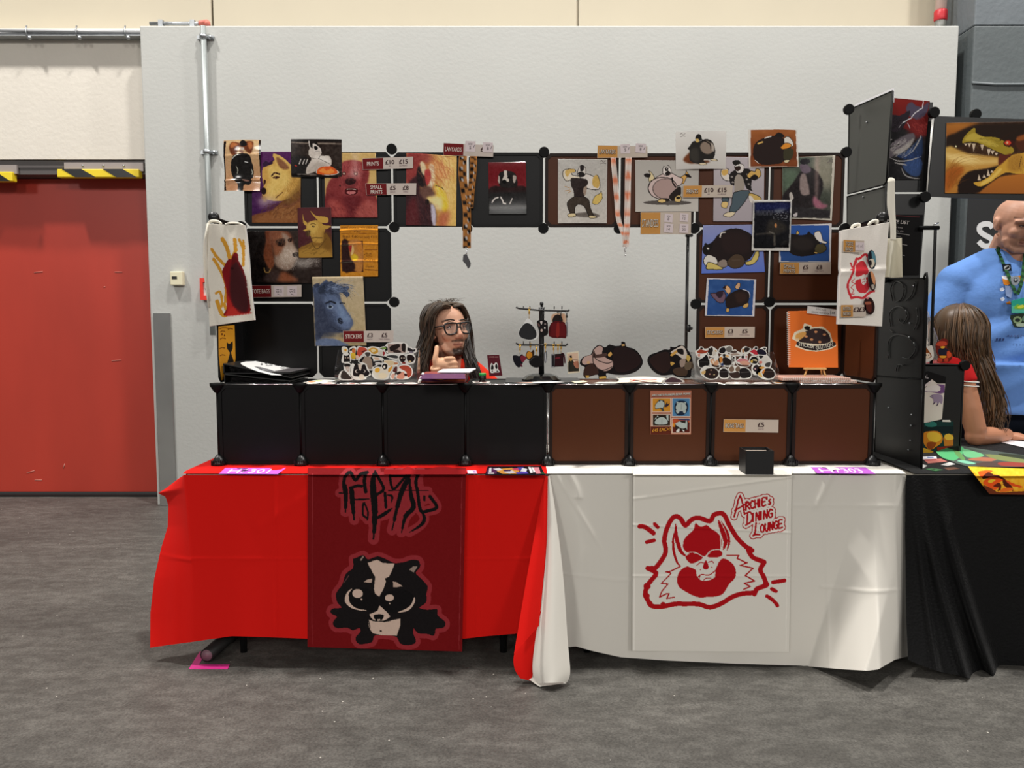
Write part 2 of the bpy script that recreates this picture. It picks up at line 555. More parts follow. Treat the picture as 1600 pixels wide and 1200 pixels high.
class Cut:
    """a flat cut-out (card, sticker, charm): a solid base outline with printed layers a hair above it"""
    def __init__(s, surf, ox=0.0, oy=0.0, k=1.0, step=0.00025):
        s.surf = surf if callable(surf) else (lambda a, b, Y=surf: at_y(a, b, Y))
        s.ox, s.oy, s.k = ox, oy, k; s.mb = MB(); s.n = 0; s.step = step
    def w(s, l, off):
        p = fl(l)
        q = s.surf(s.ox + p[:, 0] / s.k, s.oy + p[:, 1] / s.k).copy()
        d = np.array([0, 0, CAM_Z]) - q
        q += d / np.linalg.norm(d, axis=1)[:, None] * off
        return q
    def base(s, col, l, th=0.0015, sm=1, ext=None):
        p = fl(l)
        if sm > 1: p = smooth_loop(p, sm)
        a = s.w(p.ravel(), 0)
        ext = np.array(ext if ext is not None else [0, 1.0, 0]) * th
        s.mb.prism(a, ext, col)
        s.n = 1
        return s
    def p(s, col, l, sm=1):
        p = fl(l)
        if sm > 1: p = smooth_loop(p, sm)
        a = s.w(p.ravel(), s.step * s.n); s.n += 1
        try: t = tess(a)
        except Exception: return s
        s.mb.add(a, [tuple(i) for i in t], col)
        return s
    def e(s, col, cx, cy, rx, ry=None, ang=0, n=14):
        ry = ry or rx; A = math.radians(ang)
        l = []
        for i in range(n):
            t = 2 * math.pi * i / n
            x, y = rx * math.cos(t), ry * math.sin(t)
            l += [cx + x * math.cos(A) - y * math.sin(A), cy + x * math.sin(A) + y * math.cos(A)]
        return s.p(col, l)
    def ln(s, col, l, wd, sm=1):
        q = fl(l)
        if sm > 1 and len(q) > 2: q = smooth_loop(q, sm, False)
        off = s.step * s.n; s.n += 1
        L = []; R = []
        for i in range(len(q)):
            d = q[min(i + 1, len(q) - 1)] - q[max(i - 1, 0)]
            d = d / (np.hypot(*d) + 1e-9); nrm = np.array([-d[1], d[0]]) * wd / 2
            L.append(q[i] + nrm); R.append(q[i] - nrm)
        a = s.w(np.asarray(L + R).ravel(), off); m = len(q)
        s.mb.add(a, [(i, i + 1, m + i + 1, m + i) for i in range(m - 1)], col)
        return s
    def text(s, txt, x, y, h, col, width=None, shear=0.0, rot=0.0, align='L'):
        off = s.step * s.n; s.n += 1
        T = glyphs(txt, x, y, h, width, shear, rot, align)
        if not len(T): return s
        a = s.w(np.asarray(T).ravel(), off)
        s.mb.add(a, [(3 * i, 3 * i + 1, 3 * i + 2) for i in range(len(T))], col)
        return s
    def obj(s, name, label=None, cat=None, group=None, parent=None, material=None):
        return s.mb.obj(name, material or M_PRINT, parent, label, cat, group, None, True)

# ================================================================== the hall: floor, walls, door
def floor_material():
    m = bpy.data.materials.new('worn_concrete_floor'); m.use_nodes = True
    nt = m.node_tree; N = nt.nodes; L = nt.links
    b = N['Principled BSDF']; b.inputs['Roughness'].default_value = 0.62
    tc = N.new('ShaderNodeTexCoord')
    def noise(scale, stretch, detail=5):
        mp = N.new('ShaderNodeMapping'); mp.inputs['Scale'].default_value = stretch
        mp.inputs['Rotation'].default_value = (0, 0, 0.06)
        L.new(tc.outputs['Object'], mp.inputs['Vector'])
        n = N.new('ShaderNodeTexNoise'); n.inputs['Scale'].default_value = scale; n.inputs['Detail'].default_value = detail
        L.new(mp.outputs['Vector'], n.inputs['Vector'])
        return n.outputs['Fac']
    def ramp(src, a, b_, ca, cb):
        r = N.new('ShaderNodeValToRGB'); r.color_ramp.elements[0].position = a; r.color_ramp.elements[1].position = b_
        r.color_ramp.elements[0].color = rgba(ca); r.color_ramp.elements[1].color = rgba(cb)
        L.new(src, r.inputs['Fac']); return r.outputs['Color']
    def mix(kind, fac, a, b_):
        x = N.new('ShaderNodeMixRGB'); x.blend_type = kind
        if isinstance(fac, float): x.inputs[0].default_value = fac
        else: L.new(fac, x.inputs[0])
        L.new(a, x.inputs[1])
        if isinstance(b_, int): x.inputs[2].default_value = rgba(b_)
        else: L.new(b_, x.inputs[2])
        return x.outputs[0]
    base = ramp(noise(1.1, (1, 2.2, 1)), 0.3, 0.7, 0x615f5a, 0x74716b)
    streak = ramp(noise(2.2, (0.8, 3.2, 1), 12), 0.35, 0.65, 0x9a9894, 0xffffff)
    c = mix('MULTIPLY', 0.34, base, streak)
    scuff = ramp(noise(13, (1, 2.0, 1), 14), 0.40, 0.64, 0xb4b2b0, 0xffffff)
    c = mix('MULTIPLY', 0.6, c, scuff)
    fine = ramp(noise(150, (1, 1, 1), 8), 0.3, 0.7, 0x929292, 0xffffff)
    c = mix('MULTIPLY', 0.75, c, fine)
    v = N.new('ShaderNodeTexVoronoi'); v.inputs['Scale'].default_value = 16; v.inputs['Randomness'].default_value = 1
    L.new(tc.outputs['Object'], v.inputs['Vector'])
    lt = N.new('ShaderNodeMath'); lt.operation = 'LESS_THAN'; lt.inputs[1].default_value = 0.045
    L.new(v.outputs['Distance'], lt.inputs[0])
    pick = N.new('ShaderNodeMath'); pick.operation = 'GREATER_THAN'; pick.inputs[1].default_value = 0.55
    sp = N.new('ShaderNodeSeparateColor'); L.new(v.outputs['Color'], sp.inputs[0]); L.new(sp.outputs[0], pick.inputs[0])
    mu = N.new('ShaderNodeMath'); mu.operation = 'MULTIPLY'; L.new(lt.outputs[0], mu.inputs[0]); L.new(pick.outputs[0], mu.inputs[1])
    c = mix('MIX', mu.outputs[0], c, 0xb9b5ab)
    L.new(c, b.inputs['Base Color'])
    n2 = N.new('ShaderNodeTexNoise'); n2.inputs['Scale'].default_value = 120
    L.new(tc.outputs['Object'], n2.inputs['Vector'])
    bp = N.new('ShaderNodeBump'); bp.inputs['Strength'].default_value = 0.25; bp.inputs['Distance'].default_value = 0.004
    L.new(n2.outputs['Fac'], bp.inputs['Height']); L.new(bp.outputs['Normal'], b.inputs['Normal'])
    return m
M_WALL = mat('grey_wall_paint', 0xb2b3af, 0.6, noise=0.03, nscale=1.6, bump=0.12, bscale=42)
M_CREAM = mat('cream_cladding', 0xb5ac98, 0.6, noise=0.02, nscale=2)
M_WALL_L = mat('pale_wall_paint', 0xd3cdc2, 0.65, noise=0.03, nscale=2.2, bump=0.2, bscale=30)
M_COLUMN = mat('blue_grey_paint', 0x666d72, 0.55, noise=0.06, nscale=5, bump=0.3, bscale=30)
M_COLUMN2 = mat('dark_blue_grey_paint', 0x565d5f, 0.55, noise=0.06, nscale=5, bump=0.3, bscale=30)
M_DOOR = mat('red_door_paint', 0xab3526, 0.42, noise=0.07, nscale=3, stretch=(1, 1, 0.35))
M_DOORFRAME = mat('grey_door_frame', 0x504b4a, 0.5)

YL = 5.48      # face of the left wall
mb = MB(); mb.bbox((-7, -4, -0.05), (7, 6.6, 0))
mb.obj('floor', floor_material(), kind='structure')
xa = P(222, 150, YW).x; xb = P(1498, 60, YW).x; zw = P(860, 40, YW).z
mb = MB(); mb.rbox(((xa + xb) / 2, YW + 0.14, zw / 2), (xb - xa, 0.28, zw), 0.008)
mb.obj('wall_back', M_WALL, kind='structure')
up = new_obj('wall_upper', None, None, kind='structure', base=(0, 5.66, zw))
tag(up, 'cream clad wall above the grey wall')
for a, b in ((-420, 329.5), (332.5, 901.5), (904.5, 1480)):
    m2 = MB(); x0 = P(a, 20, 5.64).x; x1 = P(b, 20, 5.64).x
    m2.rbox(((x0 + x1) / 2, 5.67, 3.75), (x1 - x0, 0.05, 2.2), 0.006)
    m2.obj('panel', M_CREAM, up)
m2 = MB(); m2.bbox((-7, 5.70, 2.6), (3.4, 5.74, 4.85)); m2.obj('backing', mat('joint_backing', 0xb9ae97, 0.7), up)  # plain backing board behind the cladding, seen at the panel joints
# left wall with the door opening
zl = P(100, 50, YL).z
dz1 = P(120, 249, YL).z; dx1 = xa - 0.02
dxr = P(246, 700, YL).x
wl = new_obj('wall_left', None, None, kind='structure', base=(-4, YL, 0))
m2 = MB(); m2.bbox((-7, YL, dz1), (xa, 5.76, zl)); m2.obj('wall_header', M_WALL_L, wl)
m2 = MB(); m2.bbox((-7, YL, 0), (-5.6, 5.76, dz1)); m2.obj('wall_pier', M_WALL_L, wl)
m2 = MB(); m2.bbox((-7, YL - 0.01, zl), (xa - 0.01, 5.66, zl + 0.02)); m2.obj('coping', M_WHITE, wl)
# door
dr = new_obj('door_1', None, None, kind='structure', base=(-4, 5.70, 0))
tag(dr, 'red double door in the left wall')
zd = dz1 - 0.10
m2 = MB()
m2.rbox((-4.0, 5.67, zd / 2 + 0.012), (3.1, 0.05, zd - 0.03), 0.004)
m2.obj('door_leaf', M_DOOR, dr)
m2 = MB(); m2.bbox((-5.6, YL + 0.02, zd), (xa, 5.72, dz1)); m2.bbox((-5.6, YL + 0.012, zd + 0.045), (xa, YL + 0.05, zd + 0.06))
m2.obj('door_frame', M_DOORFRAME, dr)
m2 = MB(); m2.bbox((-5.6, 5.60, 0), (xa, 5.75, 0.012)); m2.obj('gap_strip', M_BLACK, dr)  # black strip laid to draw the dark gap under the door
for (sx, sz, ln, an) in ((60,425,14,.1),(48,737,14,.3),(60,750,12,0),(100,728,8,1.3),(185,425,12,.0),(182,563,16,.1),(163,448,3,.3)):
    c = P(sx, sz, 5.643); d = Vector((math.cos(an), 0, math.sin(an))) * ln / 220 / 2
    m3 = MB(); m3.tube([c - d, c + d], 0.0022, 5); m3.obj('paint_scratch', mat('scratch', 0xc98a7c, 0.6), dr)

def hazard_bar(x0, x1, y0, y1, label):
    Y = YL - 0.03
    a = P(x0, y0, Y); b = P(x1, y1, Y)
    t = thing('hazard_bar', label, 'warning bar', (a + b) / 2)
    m = MB(); m.rbox(((a.x + b.x) / 2, Y + 0.03, (a.z + b.z) / 2), (b.x - a.x, 0.055, a.z - b.z), 0.006)
    m.obj('foam_bar', mat('hazard_yellow', 0xe3c821, 0.5), t)
    h = a.z - b.z; w = b.x - a.x; n = max(1, round(w / 0.26)); st = w / n
    for i in range(n):
        xs = a.x + st * (i + 0.28)
        pts = [(xs - 0.045, Y - 0.0005, a.z),(min(xs + st * .5 - .05, b.x), Y - 0.0005, a.z),(min(xs + st * .5 + 0.05, b.x), Y - 0.0005, b.z),(xs + 0.05, Y - 0.0005, b.z)]
        s = MB(); s.prism(pts, (0, 0.001, 0)); s.obj('stripe', M_BLACK, t)
    s = MB(); s.bbox((a.x + 0.04, YL - 0.004, a.z - 0.01), (b.x + 0.02, YL + 0.015, a.z + 0.05))
    s.obj('bracket', mat('bracket_grey', 0x9a918e, 0.45, 0.3), t)
    for fx in (0.3, 0.55, 0.8):
        s = MB(); s.lathe([(0.008, 0), (0.006, 0.006)], (a.x + (b.x - a.x) * fx, YL - 0.004, a.z + 0.027), 10, (0, -1, 0)); s.obj('screw', M_STEEL, t)
hazard_bar(88, 217, 264, 277, 'yellow and black hazard bar over the right half of the red door')
hazard_bar(-110, 19, 268, 283, 'yellow and black hazard bar cut off by the left edge of the photo')

# cable tray with cables on the left wall
za = P(100, 55, YL).z
tr = thing('cable_tray', 'grey metal cable tray running along the top of the pale left wall', 'cable tray', (-4, YL - 0.06, za - 0.05))
m = MB(); m.bbox((-6.5, YL - 0.09, za - 0.035), (xa - 0.005, YL, za - 0.028)); m.bbox((-6.5, YL - 0.012, za - 0.03), (xa - 0.005, YL, za + 0.03))
m.obj('tray', M_STEEL, tr)
for k, (dy, dz) in enumerate(((-0.03, 0.0), (-0.055, -0.015), (-0.075, 0.002))):
    pts = [(x, YL + dy + 0.006 * math.sin(x * 3 + k), za + dz + 0.008 * math.sin(x * 2.1 + 2 * k)) for x in np.linspace(-6.4, xa - 0.03, 24)]
    m = MB(); m.tube(pts, 0.011, 8); m.obj('cable', mat('grey_cable', 0x9b9c9e, 0.5), tr)
for px in (42, 120, 196):
    c = P(px, 62, YL - 0.09)
    m = MB(); m.tube([(c.x, YL - 0.085, za - 0.045),(c.x, YL - 0.1, za - 0.01),(c.x, YL - 0.085, za + 0.03)],0.006,6); m.ball((c.x + 0.02, YL - 0.09, za - 0.05),0.014)
    m.obj('clip', M_STEEL, tr)

# steel corner guard on the grey wall
g0 = P(241, 489, YW); g1 = P(268, 489, YW)
m = MB(); m.rbox(((g0.x + g1.x) / 2 - 0.005, YW - 0.006, g0.z / 2), (g1.x - g0.x, 0.012, g0.z), 0.004)
m.obj('trim_1', mat('polished_steel', 0xb4b4b2, 0.2, 0.9, noise=0.05, nscale=9), label='polished steel corner guard beside the red door', kind='structure')

# conduit on the grey wall
cx = P(325, 180, YW).x; cz0 = P(318, 44, YW).z
cd = thing('wall_conduit', 'grey steel conduit running down the wall above the left tote bag', 'conduit', (cx, YW - 0.03, 1.6))
m = MB(); m.tube([(cx, YW - 0.035, 1.2), (cx, YW - 0.035, cz0)], 0.019, 10); m.obj('pipe', mat('conduit_grey', 0xa3a9a8, 0.4, 0.5), cd)
for py in (60, 239, 420):
    z = P(325, py, YW).z
    m = MB(); m.bbox((cx - 0.05, YW - 0.02, z - 0.012), (cx + 0.06, YW, z + 0.012)); m.lathe([(0.027, -0.012), (0.027, 0.012)], (cx, YW - 0.035, z), 12)
    m.ball((cx + 0.045, YW - 0.03, z), 0.012)
    m.obj('clamp', M_STEEL, cd)
pz = zw + 0.035
tp = thing('pipe', 'thin grey pipe with red end lying along the top of the grey wall', 'pipe', (cx - 0.2, YW + 0.05, zw))
m = MB(); m.tube([(P(228, 33, YW).x, YW + 0.06, pz), (cx - 0.03, YW + 0.06, pz)], 0.014, 8); m.obj('tube', M_STEEL, tp)
m = MB(); m.tube(curve([(cx - 0.06, YW + 0.06, pz),(cx - 0.01, YW + 0.05, pz + 0.004),(cx + 0.005, YW + 0.03, pz - 0.02)]),0.02,8); m.obj('elbow', mat('dull_red',0xc2695c,0.5), tp)
for q in (246, 296):
    m = MB(); m.bbox((P(q, 33, YW).x - 0.015, YW + 0.04, zw - 0.0005), (P(q, 33, YW).x + 0.015, YW + 0.08, pz + 0.02)); m.obj('clip', M_STEEL, tp)

# thermostat and call point
c = P(279.5, 435.5, YW)
t = thing('thermostat', 'small cream thermostat box on the grey wall beside the red door', 'thermostat', (c.x, YW, c.z - 0.05))
m = MB(); m.rbox((c.x, YW - 0.022, c.z), (0.085, 0.044, 0.095), 0.006); m.obj('case', mat('cream_plastic', 0xd8d2b4, 0.45), t)
m = MB(); m.bbox((c.x - 0.028, YW - 0.0465, c.z - 0.004), (c.x + 0.006, YW - 0.044, c.z + 0.014)); m.obj('display', M_BLACK, t)
c = P(326, 452, YW)
t = thing('call_point', 'red fire alarm call point on the wall behind the left tote bag', 'alarm', (c.x, YW, c.z - 0.08))
m = MB()
for (a, b) in (((-0.04,-0.075),(0.04,-0.045)),((-0.04,0.045),(0.04,0.075)),((-0.04,-0.045),(-0.02,0.045)),((0.02,-0.045),(0.04,0.045))):
    m.bbox((c.x + a[0], YW - 0.05, c.z + a[1]), (c.x + b[0], YW, c.z + b[1]))
m.obj('case', mat('alarm_red', 0xd8301f, 0.4), t)
m = MB(); m.bbox((c.x - 0.02, YW - 0.035, c.z - 0.045), (c.x + 0.02, YW - 0.01, c.z + 0.045)); m.obj('glass', M_WHITE, t)
m = MB(); m.bbox((c.x - 0.008, YW - 0.04, c.z - 0.006), (c.x + 0.02, YW - 0.034, c.z + 0.006)); m.obj('marker', M_BLACK, t)

# blue-grey column at the right, riser pipe, cable
wr = new_obj('wall_right', None, None, kind='structure', base=(4.2, 5.3, 0))
xc = 3.08
zs = P(1560, 40, 5.29).z; zj = P(1560, 131, 5.29).z
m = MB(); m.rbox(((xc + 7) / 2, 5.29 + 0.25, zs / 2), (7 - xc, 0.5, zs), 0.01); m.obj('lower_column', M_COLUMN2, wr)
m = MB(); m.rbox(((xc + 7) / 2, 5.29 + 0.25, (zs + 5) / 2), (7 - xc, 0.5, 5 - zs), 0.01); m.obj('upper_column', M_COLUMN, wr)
m = MB(); m.tube([(xc,5.283, zj + 0.005),(xc + 0.15,5.281, zj - 0.006),(5.5,5.281, zj)],0.009,6); m.obj('cable', mat('column_cable',0x70777a,0.5), wr)
a = P(1461, 20, 5.5); b = P(1479, 20, 5.5)
t = thing('riser_pipe', 'pale pink riser pipe with a red coupling above the right end of the grey wall', 'pipe', ((a.x + b.x) / 2, 5.5, zw))
xm = (a.x + b.x) / 2; r = (b.x - a.x) / 2
z1 = P(1470, 33, 5.5).z; z2 = P(1470, 18, 5.5).z
m = MB(); m.lathe([(r * .9, 0), (r * .9, 1.2)], (xm, 5.5, z2), 16); m.obj('pipe', mat('pale_pink', 0xdcc2b8, 0.5), t)
m = MB(); m.lathe([(r,0),(r * 1.08,0.01),(r * 1.08, z2 - z1),(r, z2 - z1 + 0.005)],(xm,5.5, z1),16); m.obj('coupling', mat('coupling_red',0xb5202a,0.4), t)
m = MB(); m.lathe([(r * .8, 0), (r * .95, z1 - zw)], (xm, 5.5, zw), 16); m.obj('collar', mat('collar_grey', 0x6d6e69, 0.5), t)

# ================================================================== tables (under their cloths)
XL = P(287, 742, YT).x; XM = P(855, 742, YT).x; XR = P(1414, 742, YT).x
M_TABLETOP = mat('table_laminate', 0xb9b3a6, 0.5)
M_LEG = mat('table_leg_black', 0x1c1c1d, 0.4, 0.4)
def folding_table(x0, x1, label, y1=3.42):
    t = thing('folding_table', label, 'table', ((x0 + x1) / 2, (YT + y1) / 2, 0))
    m = MB(); m.rbox(((x0 + x1) / 2, (YT + y1) / 2 + 0.005, ZT - 0.024), (x1 - x0 - 0.012, y1 - YT - 0.01, 0.032), 0.006); m.obj('tabletop', M_TABLETOP, t)
    for x in (x0 + 0.16, x1 - 0.16):
        for y in (YT + 0.12, y1 - 0.1):
            m = MB(); m.tube([(x, y, 0.0), (x, y, ZT - 0.04)], 0.014, 8); m.obj('leg', M_LEG, t)
        m = MB(); m.tube([(x, YT + 0.12, 0.12), (x, y1 - 0.1, 0.12)], 0.012, 8); m.obj('stretcher', M_LEG, t)
folding_table(XL, XM - 0.004, 'folding table hidden under the red cloth')
folding_table(XM + 0.004, XR, 'folding table hidden under the white cloth')

M_RED = mat('red_cloth', 0xd4140d, 0.85, spec=0.15, bump=0.05, bscale=700, sheen=0.0)
M_WHITECLOTH = mat('white_cloth', 0xd9d5cc, 0.85, spec=0.15, bump=0.05, bscale=700)
def crease(d, w): return np.exp(-(d / w) ** 2)
def lattice(nu, nv): return np.meshgrid(np.linspace(0, 1, nu), np.linspace(0, 1, nv))

# ---- red cloth
rc = thing('red_tablecloth', 'plain red tablecloth hanging down the front of the left table', 'tablecloth', ((XL + XM) / 2, YT + 0.3, 0.1))
def cloth_top(x0, x1, parent, material, y1=3.44, seed=0):
    u, v = lattice(90, 26)
    X = x0 + (x1 - x0) * u; Y = YT - 0.004 + (y1 - YT) * v
    Z = ZT + 0.0012 * np.sin(X * 23 + seed) * np.sin(Y * 17) + 0.001
    Z = np.where(v == 0, ZT - 0.004, Z)
    return grid_obj('cloth_top', np.stack([X, Y, Z], -1), material, parent)
cloth_top(XL - 0.002, XM, rc, M_RED)
u, v = lattice(230, 120)
yb = lambda x: interp(x,[(235,1012),(262,1008),(300,1003),(362,994),(400,995),(480,998),(600,999),(725,998),(760,994),(808,990)])
xl = interp(v,[(0,286),(0.075,247),(0.11,258),(0.18,263),(0.30,262),(0.42,252),(0.6,241),(0.8,235),(1,234.5)])
xf = interp(v, [(0, 287), (0.5, 299), (1, 301)])
xr = interp(v, [(0, 853), (1, 808)])
uf = 0.12
px = np.where(u < uf, xl + (xf - xl) * (u / uf), xf + (xr - xf) * ((u - uf) / (1 - uf)))
xbot = np.where(u < uf, 234.5 + (301 - 234.5) * u / uf, 301 + (808 - 301) * (u - uf) / (1 - uf))
py = 742 + v * (yb(xbot) - 742) + np.where(u < uf, (1 - u / uf) * 8 * np.exp(-((v - .07) / .05) ** 2), 0)
Yd = YT - 0.006 + 0.0 * px
k = np.clip(1 - u / uf, 0, 1)
Yd = Yd + k * (0.10 + 0.24 * np.exp(-v * 2.2) - 0.10 * v) + 0.010 * k * np.sin(v * 9)
Yd -= 0.010 * v * np.sin(px / 31.0 + 1.0) ** 2 * (1 - k) + 0.010 * v * np.sin(px / 77.0 + 2.2)
Yd -= 0.004 * crease(px - 428 - 4 * v, 2.2) + 0.0018 * crease(py - 873, 2.0) + 0.003 * crease(px - 745, 2.5)
Yd -= 0.002 * crease((px - 440) * .5 + (py - 800) * .75, 7) * (px < 480) * (px > 400) + 0.006 * v * crease(px - 760 + 60 * v, 24)
Yd -= 0.012 * crease(k - 0.45, 0.16) * v + 0.004 * crease(py - 876 + 10 * (k > 0) * k, 2.5) * (k > 0)
Yd -= 0.03 * v * crease(px - xr, 40)
grid_obj('front_drop', at_y(px, py, Yd), M_RED, rc)
# side drop on the left, behind the flared corner
u, v = lattice(30, 30)
X = XL - 0.004 - 0.06 * np.sin(u * 2.6) * v; Y = YT + 0.03 + 0.6 * u; Z = ZT - v * (0.52 + 0.03 * np.sin(u * 7))
grid_obj('side_drop', np.stack([X, Y, Z], -1), M_RED, rc)
# folded corner between the tables: lit fold with the lining behind it
def strip(pl, pr, Yt, Yb, nv=60, nu=14, bulge=0.02, skew=0.0):
    pl = smooth_loop(pl, 6, False); pr = smooth_loop(pr, 6, False)
    t = np.linspace(0, 1, nv)
    def samp(p):
        d = np.concatenate([[0], np.cumsum(np.hypot(*np.diff(p, axis=0).T))]); d /= d[-1]
        return np.interp(t, d, p[:, 0]), np.interp(t, d, p[:, 1])
    lx, ly = samp(pl); rx, ry = samp(pr)
    u, v = lattice(nu, nv)
    px = lx[:, None] * (1 - u) + rx[:, None] * u; py = ly[:, None] * (1 - u) + ry[:, None] * u
    Y = Yt + (Yb - Yt) * v - bulge * np.sin(math.pi * u) * (0.2 + v) + skew * u * v
    return at_y(px, py, Y)
grid_obj('corner_fold', strip([(852,744),(838,820),(820,920),(803,1022)],[(856,744),(854,850),(847,930),(842,978)], YT - 0.01, YT - 0.20, bulge=0.012, skew=0.06), M_RED, rc)
grid_obj('corner_lining', strip([(812,1005),(803,1024),(804,1045),(813,1060)],[(848,950),(846,985),(838,1030),(830,1064)], YT - 0.12, YT - 0.15,40,14,0.004), M_RED, rc)

# ---- white cloth
wc = thing('white_tablecloth', 'plain white tablecloth hanging down the front of the right table', 'tablecloth', ((XM + XR) / 2, YT + 0.3, 0.1))
cloth_top(XM, XR + 0.002, wc, M_WHITECLOTH, seed=2)
u, v = lattice(240, 120)
xl = interp(v, [(0, 857), (1, 872)]); xr = interp(v, [(0, 1415), (0.3, 1414), (0.8, 1416), (1, 1421)])
px = xl + (xr - xl) * u
yb = interp(px,[(860,1010),(890,1011),(900,1010),(925,1017),(970,1027),(1040,1032),(1150,1037),(1250,1040),(1320,1046),(1355,1048),(1372,1046),(1398,1031),(1421,1025)])
py = 742 + v * (yb - 742)
Yd = YT - 0.006 - 0.012 * v * np.sin(px / 45.0) ** 2
fl_ = np.clip((px - 1262 - (1 - v) * 95) / 90, 0, 1) * np.clip((1402 + 14 * v - px) / 40, 0, 1)
Yd -= 0.19 * fl_ * v ** 1.1
Yd += 0.05 * np.clip((px - 1395) / 25, 0, 1) ** 2
Yd -= 0.0015 * crease(px - 1288 - 8 * v, 2.0) + 0.0015 * crease(py - 790, 2) * (px > 1240) + 0.0015 * crease(py - 906 - (px < 960) * (960 - px) * -.12, 2) * (px < 1240)
Yd -= 0.007 * crease((px - 1290) + (py - 760) * .45, 5) * np.clip((800 - py) / 20, 0, 1)
Yd -= 0.003 * crease((px - 880) - (py - 760) * .62, 3.5) * np.clip((945 - px) / 20, 0, 1) + 0.003 * crease(py - 920 - 4 * np.sin(px / 30), 2.2) * (px > 1280)
Yd -= 0.012 * v * crease(px - 905, 12) + 0.006 * crease((px - 890) - 14 * np.sin((py - 742) / 25), 5) * (py < 780)
grid_obj('front_drop', at_y(px, py, Yd), M_WHITECLOTH, wc)
u, v = lattice(24, 30)
X = XR + 0.006 + 0.02 * np.sin(u * 5) * v; Y = YT + 0.02 + 0.6 * u; Z = ZT - v * 0.66
grid_obj('side_drop', np.stack([X, Y, Z], -1), M_WHITECLOTH, wc)
grid_obj('corner_fold', strip([(856,744),(853,860),(843,950),(832,1040),(838,1068)],[(859,744),(868,800),(880,900),(887,1000),(891,1050),(886,1066)], YT - 0.012,2.632,70,22,0.035), M_WHITECLOTH, wc)
grid_obj('corner_hem', strip([(820,1057),(830,1064),(843,1073)],[(832,1050),(850,1062),(886,1067)],2.66,2.615,12,16,0.0), M_WHITECLOTH, wc)

# ---- black velvet cloth of the next table
M_VELVET = mat('black_velvet', 0x030304, 0.75, spec=0.25, sheen=0.05, bump=0.35, bscale=120, noise=0.6, nscale=50)
XV = XR + 0.035; XV2 = 3.1
folding_table(XV, XV2, 'folding table hidden under the black velvet cloth', 3.62)
vc = thing('velvet_tablecloth', 'black velvet tablecloth pooling on the floor at the right', 'tablecloth', ((XV + XV2) / 2, YT + 0.3, 0.0))
cl = cloth_top(XV - 0.003, XV2, vc, M_VELVET, y1=3.64, seed=5)
u, v = lattice(170, 110)
xl = interp(v, [(0, 1416), (0.3, 1414), (0.8, 1416), (1, 1419)])
px = xl + (2000 - xl) * u ** 1.25
yb = interp(px,[(1416,1030),(1440,1040),(1470,1050),(1500,1056),(1530,1064),(1552,1060),(1562,1050),(1600,1046),(2000,1056)])
py = 742 + v * (yb - 742)
Yd = YT - 0.006 - 0.0 * px
for (a, b, w, h) in ((1432,78,8,.05),(1465,88,8,.085),(1425,40,6,.03),(1640,40,20,.06),(1720,10,25,.07)):
    Yd -= h * v * crease(px - a - b * v ** 1.3, w)
Yd -= 0.10 * v ** 3 * np.clip((1560 - px) / 60, 0, 1) + 0.01 * v * np.sin(px / 23)
grid_obj('front_drop', at_y(px, py, Yd), M_VELVET, vc)

def back_drop(x0, x1, y, drop, material, parent):  # unseen rear drop, added to keep the space under the table dark
    u, v = lattice(40, 12)
    X = x0 + (x1 - x0) * u; Y = y + 0.012 * np.sin(X * 17) * v; Z = ZT - 0.002 - v * drop
    grid_obj('back_drop', np.stack([X, Y, Z], -1), material, parent)
back_drop(XL, XM - .002,3.445,.70, M_RED, rc); back_drop(XM + .002, XR,3.445,.70, M_WHITECLOTH, wc); back_drop(XV, XV2,3.645,.72, M_VELVET, vc)

# ---- poster tube and floor tape
a = at_z(323, 1024, 0.028); b = at_z(368, 985, 0.028)
d = Vector(b - a); e = Vector(a) + d * 3.0
m = MB(); m.tube([a, e], 0.026, 16)
t = thing('poster_tube', 'black poster tube lying on the floor under the red cloth', 'tube', (a + V3(e)) / 2 - V3((0, 0, 0.028)))
m.obj('tube', mat('tube_black', 0x232221, 0.35), t)
m = MB(); dn = d.normalized(); m.tube([Vector(a) - dn * 0.002, Vector(a) + dn * 0.01], 0.0215, 16); m.obj('end_cap', mat('tube_cap', 0x7d5a66, 0.5), t)
q = [at_z(x, y,0.002) for x, y in ((295,1045),(312,1018),(322,1018),(311,1038),(359,1038),(356,1045))]
m = MB(); m.prism(q, (0, 0, -0.0018)); m.obj('floor_tape', mat('pink_tape', 0xf0359c, 0.5), label='bright pink tape corner stuck on the floor below the red cloth', cat='tape')

